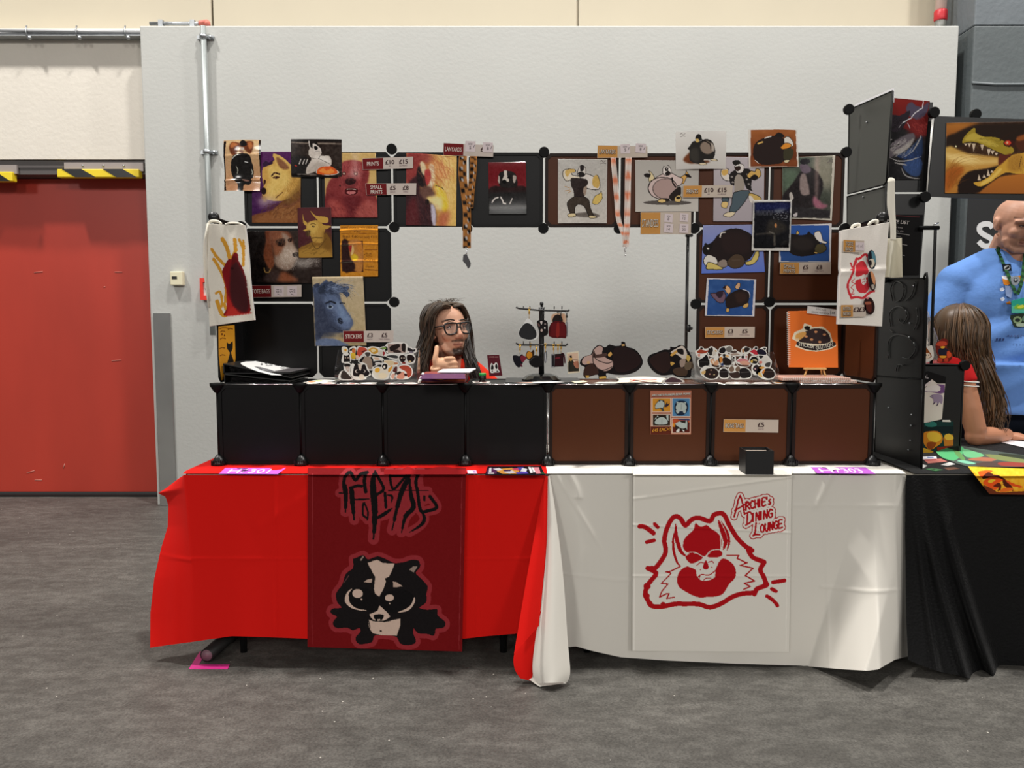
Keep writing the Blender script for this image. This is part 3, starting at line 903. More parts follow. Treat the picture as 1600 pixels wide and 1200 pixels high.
# ================================================================== cube shelving
M_PBLACK = mat('black_panel', 0x0b0a0b, 0.42, spec=0.2)
M_PBROWN = mat('brown_panel', 0x502b18, 0.42, spec=0.15, noise=0.04, nscale=4)
M_HUB = mat('connector_plastic', 0x080808, 0.6, spec=0.15)
M_FBLACK = mat('black_panel_edge', 0x070707, 0.5, spec=.2)
M_FBROWN = mat('brown_panel_edge', 0x1d0f09, 0.5, spec=.2)
def panel(parent, c, ux, uz, w, h, nrm, brown=False, cut=0.02, frame=0.012, th=0.003):
    """plastic sheet with clipped corners in a thin frame; c centre, ux / uz unit axes in its plane, nrm the shown side"""
    c = Vector(c); ux = Vector(ux); uz = Vector(uz); nrm = Vector(nrm)
    w -= 0.009; h -= 0.009
    def ring(i):
        a, b = w / 2 - i, h / 2 - i; k = cut - i * 0.4
        return [c + ux * x + uz * z for x, z in ((-a + k,-b),(a - k,-b),(a,-b + k),(a, b - k),(a - k, b),(-a + k, b),(-a, b - k),(-a,-b + k))]
    o = ring(0.001)
    m = MB(); m.prism(o, -nrm * th)
    po = m.obj('panel', M_PBROWN if brown else M_PBLACK, parent)
    m = MB()
    a = ring(0); b = ring(frame)
    f = nrm * 0.0035; g = -nrm * (th + 0.001)
    n = 8
    vs = [p + f for p in a] + [p + f for p in b] + [p + g for p in a] + [p for p in b]
    fs = []
    for i in range(n):
        j = (i + 1) % n
        fs += [(i, j, n + j, n + i), (2 * n + i, 2 * n + j, j, i), (n + i, n + j, 3 * n + j, 3 * n + i)]
    m.add(vs, fs)
    m.obj('panel_frame', M_FBROWN if brown else M_FBLACK, po)
    return po
def front_panel(parent, x0, y0, x1, y1, Y, brown=False):
    a = P(x0, (y0 + y1) / 2, Y); b = P(x1, (y0 + y1) / 2, Y); t = P((x0 + x1) / 2, y0, Y); l = P((x0 + x1) / 2, y1, Y)
    return panel(parent,((a.x + b.x) / 2, Y,(t.z + l.z) / 2),(1,0,0),(0,0,1), b.x - a.x, t.z - l.z,(0,-1,0), brown)
def side_panel(parent, X, y0, y1, z0, z1, nx, brown=False):
    return panel(parent,(X,(y0 + y1) / 2,(z0 + z1) / 2),(0,1,0),(0,0,1), y1 - y0, z1 - z0,(nx,0,0), brown)
def top_panel(parent, x0, x1, y0, y1, z, brown=False):
    return panel(parent,((x0 + x1) / 2,(y0 + y1) / 2, z),(1,0,0),(0,1,0), x1 - x0, y1 - y0,(0,0,1), brown, th=0.003)
def hub(parent, px, py, Y, r=0.0215):
    c = P(px, py, Y)
    m = MB(); m.lathe([(r * .95,-0.010),(r,-0.007),(r,0.007),(r * .95,0.010)], c,20,(0,-1,0), smooth=False)
    m.obj('connector', M_HUB, parent)
    return c
shL = thing('cube_shelf', 'black cube shelving rack with panels standing on the red table', 'shelf', ((XL + XM) / 2, YF + 0.1, ZT))
shR = thing('cube_shelf', 'brown cube shelving rack with panels standing on the white table', 'shelf', ((XM + XR) / 2, YF + 0.1, ZT))
NX = [341, 470, 598.5, 727, 856, 983, 1110, 1236, 1364]
ZN = [P(x, 664, YF).x for x in NX]
for i in range(8):
    par = shL if i < 4 else shR; br = i >= 4
    front_panel(par, NX[i], 600, NX[i + 1], 727, YF, br)
    top_panel(par, ZN[i], ZN[i + 1], YF, YB, ZS - 0.004, br)
ZLO = P(800, 727, YF).z
side_panel(shL, ZN[0], YF, YB, ZLO, ZS,-1); side_panel(shR, ZN[8], YF, YB, ZLO, ZS,1, True)
for i, x in enumerate(ZN):
    par = shL if i < 4 else shR
    m = MB()
    m.lathe([(0.026, 0.004), (0.026, -0.006), (0.011, -0.03), (0.007, -0.034)], (x, YF - 0.002, ZS), 14)
    m.obj('connector', M_HUB, par)
    m = MB(); m.lathe([(0.028, 0), (0.029, 0.008), (0.018, 0.026), (0.008, 0.04)], (x, YF - 0.004, ZT + 0.002), 14)
    for k in range(-3, 4): m.bbox((x + k * 0.007 - 0.001, YF - 0.034 + abs(k) * .002, ZT + 0.003), (x + k * 0.007 + 0.001, YF - 0.02, ZT + 0.022))
    m.obj('foot', M_BLACK, par)
    m = MB(); m.tube([(x, YF + 0.003, ZS - 0.03), (x, YF + 0.003, ZLO + 0.03)], 0.0022 if i == 4 else 0.0062, 6); m.obj('rod', M_CHROME if i == 4 else M_HUB, par)
    for s in (-1, 1):
        if 0 < i < 8 or (i == 0 and s == 1) or (i == 8 and s == -1):
            m = MB(); m.tube([(x + s * 0.006, YF - 0.005, ZS - 0.027), (x + s * 0.022, YF - 0.005, ZS - 0.008)], 0.0016, 6); m.obj('wire', M_CHROME, par)
    if i < 8:
        p2 = shL if i < 4 else shR
        m = MB(); m.tube([(x + 0.024, YF - 0.005, ZS - 0.001), (ZN[i + 1] - 0.024, YF - 0.005, ZS - 0.001)], 0.0021, 6); m.obj('top_rail', M_CHROME, p2)
# rear grid
CXL = [380, 496.5, 613]; RY = [236, 355, 473, 591]
for r in range(3):
    for c in range(2):
        front_panel(shL, CXL[c], RY[r], CXL[c + 1], RY[r + 1], YB)
front_panel(shL, 613, 236.5, 731, 356, YB); front_panel(shL, 731, 237, 850, 357, YB)
front_panel(shR, 850, 238, 968, 357, YB, True); front_panel(shR, 968, 238, 1086, 357, YB, True)
CXR = [1086, 1202, 1320]
for r in range(3):
    for c in range(2):
        front_panel(shR, CXR[c], RY[r] + (1 if r == 0 else 2), CXR[c + 1], RY[r + 1] + 2 if r < 2 else 591, YB, True)
z1 = P(380, 355, YB).z; z2 = P(380, 473, YB).z; xs = P(381, 473, YB).x
side_panel(shL, xs, YF, YB, z2, z1, 1); side_panel(shL, xs, YF, YB, ZS, z2, 1)
xs2 = P(1320, 473, YB).x
side_panel(shR, xs2, YF, YB, z2, z1,-1, True); side_panel(shR, xs2, YF, YB, ZS, z2,-1, True)
for (a, b) in ((612,233),(616,355),(616,472),(730,357),(377,354),(381,236)): hub(shL, a, b, YB)
for (a, b) in ((850,238),(849,357),(967,357),(1085,357),(1087,475),(1202,472),(1320,357),(1322,238)): hub(shR, a, b, YB)
m = MB(); z = P(335, 347, YF).z; m.tube([(xs, YF, z1), (xs, YB, z1)], 0.004, 8); m.obj('side_rail', M_BLACK, shL)
m = MB(); m.lathe([(0.018,-0.012),(0.021,0),(0.018,0.012)],(xs, YF, z1),14,(0,1,0)); m.obj('connector', M_BLACK, shL)
m = MB(); m.tube([(xs2, YF, z1), (xs2, YB, z1)], 0.004, 8); m.obj('side_rail', M_BLACK, shR)
m = MB(); m.lathe([(0.018,-0.012),(0.021,0),(0.018,0.012)],(xs2, YF, z1),14,(0,1,0)); m.obj('connector', M_BLACK, shR)
# thin telescopic post beside the brown rack
a = P(1075, 366, YB + 0.02); zb = ZS
t = thing('support_post', 'thin black telescopic post standing left of the tall brown panels', 'post', (a.x, YB + 0.02, ZS))
m = MB(); m.tube([(a.x, YB + 0.02, ZS), (a.x, YB + 0.02, a.z)], 0.0065, 10); m.obj('pole', M_BLACK, t)
k = P(1075, 513, YB + 0.02)
m = MB(); m.lathe([(0.009,-0.016),(0.011,-0.01),(0.011,0.01),(0.009,0.016)],(k.x, YB + 0.02, k.z),12); m.ball((k.x + 0.012, YB + 0.012, k.z),0.007); m.obj('clamp', M_BLACK, t)
k = P(1075, 368, YB + 0.02)
m = MB(); m.rbox((k.x + 0.004, YB + 0.018, k.z), (0.03, 0.02, 0.012), 0.003); m.obj('top_bracket', M_BLACK, t)

# ================================================================== prints on the rear grid
Y1 = YB - 0.0065; Y2 = YB - 0.011; Y3 = YB - 0.016
GP = 'art prints on the black panels'; GQ = 'art prints on the brown panels'
def ridge(v, rows):
    return sum(a * np.exp(-((v - c) / w) ** 2) for (c, w, a) in rows)

# golden wolf portrait
A = Art([394, 237, 470, 237, 469.5, 348, 394, 348], 0x4a1f52, grain=5).T(330, 200, 5.333)
A.p((0x58265c, 0x3c1648), [340, 190, 760, 190, 760, 420, 340, 800], 1)
A.p(0x7a4a2c,[340,800,345,730,500,690,560,640,700,500,760,430,760,800], bl=2)
A.p(0x8d5a34,[360,800,480,700,600,650,720,560,760,700,760,800], bl=4)
A.p(0x5e2f2a, [600, 640, 700, 560, 750, 520, 750, 600, 640, 660], bl=3, op=.6)
A.p(0xcfa152,[430,340,470,300,530,270,515,235,560,225,620,270,680,330,750,380,740,500,700,540,620,600,530,610,450,590,425,540,440,480,430,440])
A.p(0xe6c36e,[470,340,540,310,640,360,660,440,600,500,540,560,480,560,460,480,500,440], bl=4, op=.8)
A.p(0xdcb460, [520, 215, 600, 250, 680, 330, 640, 360, 560, 330, 530, 270])
A.p(0x8a5a3c, [545, 245, 600, 275, 650, 335, 600, 345, 560, 310], bl=2)
A.p(0x2e1334,[430,300,460,270,480,290,520,265,515,300,440,330],1)
A.p(0x7c5a2e, [600, 610, 720, 480, 740, 380, 750, 560, 660, 640], bl=4, op=.7)
A.l(0x3a1a14,[505,400,530,375,570,385],14).p(0x5a3420,[510,415,540,400,575,410,545,425]).e(0x1c0c0c,545,413,9,6)
A.p(0x3a1a14,[440,430,460,440,450,470,438,470]).e(0x231010,440,525,22,30).l(0x4a2014,[540,580,570,555,595,535],7)
A.p(0x9a6a38,[430,560,470,590,450,620,425,590], bl=3).p(0xd8c8c0,[400,590,480,570,560,600,500,640,430,660,390,620], bl=9, op=.55)
A.fur(0x9a6c30,690,480,70,110,70,60,70,6).fur(0xf0d488,560,470,90,120,80,50,110,5).fur(0x5a3420,560,700,170,60,60,80,-40,8).fur(0xb07c4a,600,720,150,50,40,80,-35,6)
A.sheet('art_print', Y1, M_GLOSS, label='portrait print of a golden wolf on purple, lower left of the top row', cat='print', group=GP, warp=lambda u, v: .0015 * np.sin(3 * u + 2 * v))

# red bear portrait
A = Art([507, 239, 587, 239, 590, 340, 508, 340], 0xc9a768, grain=4).T(330, 200, 5.333)
A.p((0x8f3a3a,0x7a2c2e),[960,500,1000,420,1080,400,1060,330,1110,280,1200,270,1290,300,1320,380,1300,470,1390,600,1390,760,950,760,955,560], bl=1)
A.p(0x9c4444,[1080,300,1180,280,1260,330,1250,480,1220,560,1110,560,1080,440], bl=5)
A.p(0x6c2428, [950, 560, 1030, 560, 1140, 690, 1160, 760, 950, 760], bl=5, op=.7)
A.p(0xa54a45,[980,600,1060,610,1140,720,1000,740], bl=8).p(0xa8524c,[1200,690,1300,600,1390,640,1390,740,1230,745], bl=8)
A.p(0x5a1c22, [1100, 570, 1230, 560, 1250, 620, 1180, 720, 1120, 650], bl=6, op=.6)
A.e(0x7a3234,1160,450,60,60, bl=4).p(0x2a1214,[1118,435,1150,418,1200,425,1205,455,1165,475,1125,465])
A.p(0x4a1014,[1115,510,1160,500,1220,505,1215,545,1165,560,1120,548]).p(0xc07070,[1135,530,1200,530,1190,548,1145,550]).l(0xd8c8b8,[1130,512,1160,508,1205,512],5)
for x in (1108, 1205): A.e(0x3a1414, x, 380, 18, 16).e(0xd8b8a8, x, 382, 8, 8)
A.p(0x7c2e30,[1255,380,1300,370,1310,440,1270,470], bl=3).e(0x2a0c10,1075,480,6,10).p(0xe6d2cc,[1180,215,1215,215,1215,330,1250,400,1150,400,1185,330], bl=10, op=.5)
A.fur(0x5a1c22,1170,420,130,150,110,40,90,5).fur(0xb86058,1160,350,90,70,60,36,95,4).fur(0x5c2026,1150,680,200,70,60,70,60,7,.3).fur(0xb05850,1270,680,110,50,40,70,30,6,.3)
A.sheet('art_print', Y1, M_GLOSS, label='portrait print of a red bear in a robe with open mouth', cat='print', group=GP, warp=lambda u, v: .002 * np.sin(3 * v))

# dragon fire print
A = Art([635, 239, 713.5, 244, 712.5, 353, 634, 352], 0xc9964e, grain=8).T(500, 200, 4.444)
A.p(0x8f3a38,[600,170,760,170,720,260,690,400,600,420], bl=8).p(0x9c4a40,[690,180,800,200,740,260], bl=8)
A.p(0xe0b868,[800,190,960,190,960,680,880,680,850,400], bl=14).p(0xd98a58,[780,220,900,300,860,360,760,300], bl=10, op=.7)
A.p(0x3a2226,[600,420,680,330,700,420,760,480,800,560,790,680,590,690], bl=3)
A.p(0x5a2428,[600,560,660,480,690,680,590,690], bl=6).p(0x241a1c,[690,260,730,330,740,420,690,400,670,330], bl=2)
A.p(0xdcc8a0,[695,240,720,240,740,300,720,330,700,290], bl=1).p(0xe4d2b0,[760,260,790,260,800,350,770,430,740,450,760,340], bl=1)
A.p(0xb03a3c,[725,300,760,290,770,350,740,400], bl=2).p(0x6a4a40,[690,430,760,400,800,480,730,500], bl=3)
A.p(0xe8c840,[800,390,860,430,890,520,870,590,820,540,760,510,750,480,810,470], bl=3).p(0xf0dcae,[740,490,800,470,850,500,840,580,790,540], bl=4, op=.8)
A.p(0xc8c0d0,[770,530,800,560,805,670,785,680,775,620], bl=2).p(0xb85a48,[830,600,900,580,880,680,820,680], bl=8, op=.7)
A.l(0x2a2020, [800, 400, 840, 410, 860, 430], 5).e(0x1a1414, 745, 515, 14, 20)
A.fur(0xf0d090,860,330,90,150,60,110,75,10,.3).fur(0xb86038,800,280,120,110,50,100,60,10,.3).fur(0x5c3030,680,560,80,110,50,60,80,7,.35)
A.sheet('art_print', Y1, M_GLOSS, label='print of a dark crocodile roaring amid golden fire', cat='print', group=GP, warp=lambda u, v: .002 * np.sin(4 * u + v))

# badger on red
A = Art([763, 254, 821.5, 253, 823, 335, 764, 335], 0x5a0f16, grain=4).T(500, 200, 4.444)
A.p((0x6c1018,0x7a2026),[1165,240,1440,240,1440,420,1165,430],1).p(0x2a1818,[1165,430,1250,400,1370,400,1440,425,1440,600,1165,600], bl=2)
A.p(0x1c1a1a,[1165,450,1440,440,1440,600,1165,600],1, bl=3).p(0x24201f,[1240,320,1280,300,1340,305,1365,340,1370,400,1300,415,1245,395])
A.p(0xd8cfc4,[1278,298,1300,300,1300,330,1312,370,1265,370,1280,330],2).p(0xb8aca2,[1340,330,1362,340,1350,380,1340,370]).p(0xb8aca2,[1238,330,1250,350,1246,385,1236,360]).e(0x0a0909,1280,372,17,14)
A.e(0x0c0a0a, 1262, 345, 10, 7).e(0x0c0a0a, 1312, 345, 12, 8)
A.l(0xd8d0ca,[1195,515,1215,490,1235,482],8).l(0xd8d0ca,[1255,480,1275,520,1290,525],9).l(0xc8c0ba,[1335,490,1318,525],6).l(0x6a6866,[1170,552,1435,548],14, bl=4)
A.p(0x050505, [1165, 565, 1440, 562, 1440, 602, 1165, 602], 1)
A.sheet('art_print', Y1, M_GLOSS, label='small dark print of a badger in black before red, right end of the black row', cat='print', group=GP, warp=lambda u, v: .002 * np.cos(5 * v))

# hound portrait
A = Art([387, 361, 502, 361, 503, 443, 387, 441], 0x2b201c, grain=4).T(320, 340, 5.333)
A.p(0x3a2c26,[760,110,980,110,980,330,820,260], bl=14).p(0x191413,[360,110,520,110,480,300,560,540,360,540], bl=10)
A.p((0x6a3a28,0x8a4c30),[505,115,545,115,560,260,580,380,540,430,490,320,510,200], bl=2)
A.p(0x7c4a34,[540,115,680,115,720,150,740,220,700,250,600,270,560,230], bl=3)
A.p(0x9a8272,[640,130,690,150,740,220,780,290,770,330,720,430,640,430,580,380,590,300,660,240], bl=3)
A.p(0xb4a090,[670,240,740,250,770,300,740,360,680,390,620,360,640,300], bl=6).p(0x8f5a40,[570,240,640,240,630,300,580,320], bl=5)
A.p(0x2a1a16,[590,190,660,175,670,225,630,240,600,225], bl=1).e(0x141010,628,212,14,11).p(0x2a1a16,[690,180,730,170,725,200,700,205])
A.p(0x3a302c,[730,300,780,290,785,330,745,330]).p(0xd8d0c8,[760,340,880,350,950,340,900,390,820,420,760,400], bl=9, op=.6)
A.p(0x8a5238,[600,530,640,450,720,480,780,530], bl=4).p(0x3e302e,[540,440,620,450,600,530,480,530], bl=6).l(0xb89050,[495,420,505,455,535,455,548,430],7)
A.fur(0xd8ccc0,690,340,90,90,110,34,70,4,.4).fur(0x5a3424,540,280,40,140,60,60,80,5,.4).fur(0xb87850,640,170,80,50,50,34,100,4).fur(0xc8c0b8,860,390,90,35,60,50,-20,4,.3)
A.sheet('art_print', Y1, M_GLOSS, label='dark portrait print of a hound with a gold earring', cat='print', group=GP, warp=lambda u, v: .0025 * np.sin(3 * u))

# laminated print of the black bellied figure
A = Art([350, 220, 408.5, 219, 406.5, 299, 351, 298.5], 0xc39a74, ss=2, grain=5).T(345, 215, 13.33)
A.p((0xd8b888, 0xb88460), [110, 60, 810, 60, 820, 1110, 130, 1110], 1, bl=3).noise(5, 14)
A.p(0x6a351c,[190,210,230,120,320,100,430,130,560,90,690,100,690,230,640,350,560,300,420,200,340,370,250,370,210,300], bl=.6)
A.p(0xb0683a,[240,130,310,120,380,160,280,220,220,220], bl=1).p(0xb0683a,[580,130,660,110,680,200,620,260], bl=1)
A.p(0x191514,[420,100,470,66,530,80,570,140,540,190,440,190]).p(0xcabcb0,[430,225,500,215,510,260,460,275]).p(0xa07a6a,[400,290,500,290,480,350])
A.p(0x1b1817,[250,440,340,360,560,350,640,420,690,660,690,800,640,880,420,930,300,880,230,740,225,600])
A.p(0x1b1817,[290,840,640,860,620,990,500,990,480,1130,390,1130,370,980,310,910]).l(0xd8d8d0,[260,445,320,395,390,365],16)
A.l(0xb8b8a8,[335,600,368,680,350,770],16, taper=2).l(0xc8c8b8,[650,665,668,730,655,790],14, taper=2).l(0xd0d0d0,[525,515,580,528],18)
A.p(0x9a7468,[480,880,620,905,560,920,490,905]).p(0x191110,[75,80,125,80,105,300,105,900,130,1112,85,1112,50,800,50,240],1).p(0x191110,[800,60,842,55,870,1120,826,1120],1)
A.sheet('art_print', Y2, M_GLOSS, label='curled laminated print of a figure with a huge black belly, top left corner', cat='print', group=GP, back=0,
        warp=lambda u, v: .012 + .012 * np.cos((u - .5) * 2.6) - .012 + ridge(v + .03 * u, [(.80, .022, .0042), (.32, .03, .002)]) + .004 * np.sin(7 * v))

# white winged figure with oranges
A = Art([454.5, 217.5, 534, 218, 534, 278, 455, 276.5], 0x2c211c, ss=2, grain=9).T(330, 200, 5.333)
A.p(0x16100e,[665,95,1085,95,1085,115,665,120],1).l(0xa89a8c,[668,118,800,128,1085,132],7, bl=1).p(0x15100f,[665,250,800,240,820,330,790,400,665,400], bl=4)
A.p(0xcfc4ba,[820,180,850,160,920,190,920,235,985,235,1005,290,980,330,900,350,800,385,800,330,840,260,815,225])
A.p(0xe2d9d0,[860,235,960,240,990,290,900,270], bl=3).p(0xa89c92,[800,350,870,290,980,310,900,350,800,385], bl=5, op=.6).l(0x4a403a,[840,250,890,262,910,235],4).l(0x4a403a,[905,260,990,300],4)
A.p(0x1b1513,[815,110,850,105,885,120,895,160,880,190,845,170,825,150]).p(0xd8cec6,[850,130,890,150,920,185,890,205,855,190],2).l(0xe0d8d0,[815,110,820,150,832,170],7)
A.p(0x0d0b0b,[865,150,895,165,880,185,862,175]).l(0x1a1412,[870,195,905,195],4)
for x in (735, 765, 790): A.l(0xc8c0ba, [x, 300, x + 15, 262], 7)
A.l(0xb0281c,[700,312,712,318],9).e(0xd8d0c4,970,368,95,27).p(0xd2561e,[880,375,900,335,950,320,1010,325,1055,365,1030,385,930,392]).p(0xe88a3a,[900,360,940,335,960,360,1000,340,1030,370,960,385],2, bl=1).noise(3,3)
A.l(0xb8b0a8,[720,385,880,392],5, bl=.6).p(0x0c0908,[665,398,1090,402,1090,420,665,415],1)
A.sheet('art_print', Y2, M_GLOSS, label='black framed print of a white winged figure beside a bowl of oranges', cat='print', group=GP, warp=lambda u, v: .004 * np.cos((u - .5) * 3) + ridge(v, [(.98, .03, -.004)]))

# golden bull
A = Art([465, 325, 517, 324, 519.5, 402, 467, 403], 0x4a2026, ss=2, grain=4).T(330, 200, 5.333)
A.p(0x5a2a2c,[720,670,1000,670,1000,760,720,800],1, bl=10).p(0x8a6226,[740,1080,725,1010,800,970,860,940,920,900,960,880,1005,960,1010,1080])
A.p(0xa57c34,[730,1030,850,990,940,1000,1000,1050,1000,1082,740,1082], bl=3).p(0xb58c40,[795,820,800,870,830,900,850,950,930,950,940,880,950,830,890,770,830,780])
A.p(0xc9a350,[800,800,850,780,890,800,880,860,840,880,805,860], bl=3).p(0xc49a46,[830,690,870,730,940,740,975,750,970,790,920,790,880,760,845,720]).p(0xc49a46,[765,720,775,770,800,790,795,815,768,790],2)
A.p(0xb8903e,[900,795,960,815,1000,815,960,845,910,830]).p(0xc9a04a,[765,855,800,840,800,860],2).p(0x4a341e,[790,860,825,855,825,895,795,900], bl=1).e(0x3a2614,852,820,12,8).l(0x5a3e1c,[830,805,850,795,872,805],6)
A.l(0x4e3618,[830,920,870,915,925,915],7).l(0x5a3e1a,[835,950,880,1010,930,960,960,920],7, bl=.5).p(0x6a4818,[930,860,1000,890,1005,1000,940,1000], bl=5, op=.6)
A.fur(0x6a4c1c,850,1010,120,60,50,60,-20,6,.4).fur(0xd8b868,850,830,60,70,50,30,80,4,.35)
A.sheet('art_print', Y2, M_PRINT, label='small print of a golden horned bull on maroon', cat='print', group=GP, warp=lambda u, v: .003 * (1 - v))

# orange price sheet, laminated and curled
A = Art([531.5, 352.5, 591, 352, 591, 432, 532.5, 432.5], 0xc58124, ss=2.5, grain=3).T(530, 350, 14.12)
A.text('WHAT WOULD THEY LOOK AT',45,105,45,0x3a1a10,780).text('YOU?',320,190,40,0x3a1a10,160).l(0x6a3414,[50,215,830,205],8)
A.text('Bust €80', 85, 305, 50, 0x3a1a10, 340).text('full body €110', 455, 315, 55, 0x3a1a10, 385)
A.p(0x3a1812,[62,370,530,375,535,1060,70,1050],1).p(0xb87a3c,[190,400,500,395,515,1020,350,1030,180,800], bl=2).p(0x2c1614,[70,380,200,390,240,700,300,820,350,900,330,1020,80,1030], bl=2)
A.p(0x9a2a2a,[210,500,290,480,310,560,260,630], bl=1).p(0xd8b878,[290,470,330,540,320,640,270,700], bl=1).p(0xd8b42c,[260,740,330,660,420,720,400,800,330,810], bl=1.5).p(0xc07a30,[400,420,500,420,500,640,420,620], bl=3)
A.l(0x6a3414,[575,570,850,570],10).text('Bust',585,670,38,0x4a2210,130).text('torso',590,715,34,0x4a2210,140).text('€70 x2',570,810,44,0x4a2210,230).text('shaded',585,960,40,0x4a2210,180).l(0x6a3414,[575,1015,850,1020],18).e(0x4a2210,560,675,10,10).e(0x4a2210,560,795,10,10)
A.sheet('price_sheet', Y1, M_GLOSS, label='orange laminated price sheet with a small dragon picture', cat='sign', back=0,
        warp=lambda u, v: .004 + ridge(v + .02 * np.sin(3 * u), [(.105, .02, .0045), (.375, .02, .0045), (.71, .026, .0055)]))

# blue horse
A = Art([488, 433, 567.5, 432, 572.5, 540, 492, 541], 0xb4a182, grain=3).T(320, 340, 5.333)
A.p((0xc4b292, 0xa8946e), [895, 490, 1320, 490, 1340, 1070, 895, 1070], 1, bl=2)
A.p(0x454f68,[895,580,960,560,1010,530,1060,560,1120,620,1140,700,1200,800,1235,860,1220,920,1170,960,1000,960,940,1070,925,1070,910,700], bl=1)
A.p(0x5d6c8c,[1000,640,1080,620,1130,700,1190,800,1235,870,1210,920,1150,930,1110,880,1080,780,1010,760], bl=4)
A.p(0x7488a8,[1090,690,1130,720,1180,810,1220,860,1170,860,1120,800], bl=4).p(0x33394c,[930,700,1000,760,1060,880,1150,940,1000,1010,925,1000], bl=8, op=.8)
A.p(0x4a5878,[920,600,1000,530,1020,520,1030,600,980,640], bl=1).p(0x2c3446,[940,610,1000,550,1010,610,970,640], bl=2)
A.p(0x424e68,[1000,560,1060,530,1130,570,1210,575,1190,610,1210,640,1180,665,1140,620,1060,640,1030,610],2).p(0x6a7a98,[1060,570,1140,590,1190,600,1120,620], bl=3)
A.p(0x3a4258,[900,560,960,545,930,590],2).l(0x1f2430,[1010,715,1050,700,1090,715],16).e(0x8fa0b8,1045,745,27,17).e(0x1c212c,1048,743,14,12).l(0x222838,[1130,715,1165,712],12)
A.p(0x1a1e2a,[1105,850,1130,835,1155,870,1140,890,1115,875]).l(0x2a3040,[1060,905,1120,940,1190,935],7).p(0x606e8c,[940,1020,1060,1005,1160,1040,1190,1070,940,1070], bl=2).p(0x2c3242,[925,960,1080,980,1200,1000,1210,940,1100,990], bl=5, op=.7)
A.fur(0x2c3448,1060,590,130,50,80,90,15,7,.5,.5).fur(0x8494b4,1100,590,110,40,50,90,10,5,.45,.5).fur(0x7c90b4,1140,800,80,100,80,46,70,4,.3).fur(0x2c3448,990,800,60,160,80,50,80,6,.3)
A.sheet('art_print', Y2, M_GLOSS, label='large portrait print of a blue horse on beige', cat='print', group=GP, warp=lambda u, v: .003 * np.sin(3.1 * u) + ridge(v, [(0.02, .05, .006)]))

# ---------------------------------------------------------------- brown side
INK = 0x1a1312
def signature(A, x, y, w=50): A.l(0x6a6060,[x, y, x + w * .3, y - 12, x + w * .5, y + 4, x + w, y - 8],4).l(0x6a6060,[x + 4, y + 18, x + w * .6, y + 12, x + w, y + 16],4)
# muscle flexing figure
A = Art([872, 248.5, 949, 249, 948, 349, 872, 349], 0xbdb8b2, ss=2).T(840, 190, 5.333)
A.p((0xb4b0aa,0xc8c2ba),[170,310,580,310,580,850,170,850],1).p(0x6a625c,[300,770,430,755,520,785,440,800,320,790], bl=1)
A.o(0xd8ccb8, INK,6,[215,410,250,395,310,400,310,420,280,425,300,450,380,465,370,485,290,480,240,495,210,450])
A.p(0xcaa65c,[235,405,300,395,310,420,270,430,250,460,232,440]).o(0xd8d0c8, INK,6,[345,450,420,440,470,460,500,450,520,530,500,570,420,560,400,540])
A.p(0xcaa65c,[460,470,490,445,515,500,505,555,470,545,455,520]).o(0xcdc5bd, INK,5,[330,430,345,380,370,365,395,385,400,430,380,460,345,460],2)
A.p(INK,[355,370,385,375,380,410,355,415]).p(INK,[335,430,365,420,390,435,385,460,350,460])
A.p(0x2a1f1d,[275,475,300,470,400,480,420,515,395,560,385,640,310,650,300,580,280,540]).p(0x9a8676,[380,560,410,540,400,610,385,610])
A.o(0x3d332b, INK,6,[300,630,350,625,420,645,440,720,465,790,425,780,390,710,340,690,310,720,310,770,275,770,245,690,265,655])
A.o(0xd9c59a, INK,5,[255,770,310,765,318,790,258,795],2).o(0xd9c59a, INK,5,[425,785,470,785,495,800,440,808],2)
A.o(0xd6b766, INK,4,[455,680,480,620,520,600,530,580,540,640,500,690],2)
for a in ([225,540,265,555],[225,580,270,572],[255,595,280,580]): A.l(0xb08a5a, a,6)
signature(A, 520, 335)
A.sheet('art_print', Y1, M_GLOSS, label='print of a flexing badger man in torn trousers on pale grey', cat='print', group=GQ, warp=lambda u, v: .003 * np.sin(3 * u))

# pink shirt with round belly
A = Art([992.5, 250.5, 1092, 251, 1091, 330.5, 993, 331], 0xb9b4ae, ss=2).T(840, 190, 5.333)
A.p((0xaaa59e,0xc0bab2),[815,325,1345,325,1345,750,815,750],1).e(0x57504c,1082,676,200,20)
A.o(0xd6c49a, INK,5,[925,470,940,440,925,410,945,420,975,470,960,510,930,500],2).p(INK,[885,440,910,430,940,440,930,465,895,460])
A.o(0xcf9f56, INK,5,[1165,500,1190,465,1230,440,1240,410,1255,440,1280,465,1240,465,1215,520],2).p(INK,[1225,440,1255,440,1275,470,1240,460])
A.o(0xcdb8b2, INK,6,[950,500,1030,440,1100,425,1170,460,1210,480,1190,530,1130,540,1000,560])
A.e(INK,1040,555,125,95).e(0xc9b3ae,1040,555,118,88).e(INK,1060,560,104,86).e(0xa98f89,1062,560,100,82)
A.l(INK,[945,490,920,560,950,620],6).o(0xd8cfc8, INK,5,[1040,425,1050,370,1070,390,1085,365,1110,400,1105,440,1070,450],2)
A.p(INK,[1058,385,1075,395,1088,380,1085,410,1065,410]).p(INK,[1060,430,1085,410,1105,425,1095,445,1070,445]).l(INK,[1120,470,1125,510,1150,545],12)
A.p(0x241b18,[1095,620,1150,560,1190,540,1195,600,1170,640,1120,660]).p(0x241b18,[1030,640,1090,640,1100,660,1050,665]).o(0xd8b878, INK,5,[1010,650,1060,650,1065,675,1005,675],2).o(0xd8b878, INK,5,[1145,630,1180,610,1200,640,1185,670,1145,665],2).e(INK,1172,635,18,12)
A.sheet('art_print', Y1, M_PRINT, label='print of a round bellied figure in a pink shirt spreading its arms', cat='print', group=GQ, warp=lambda u, v: .001 * v)

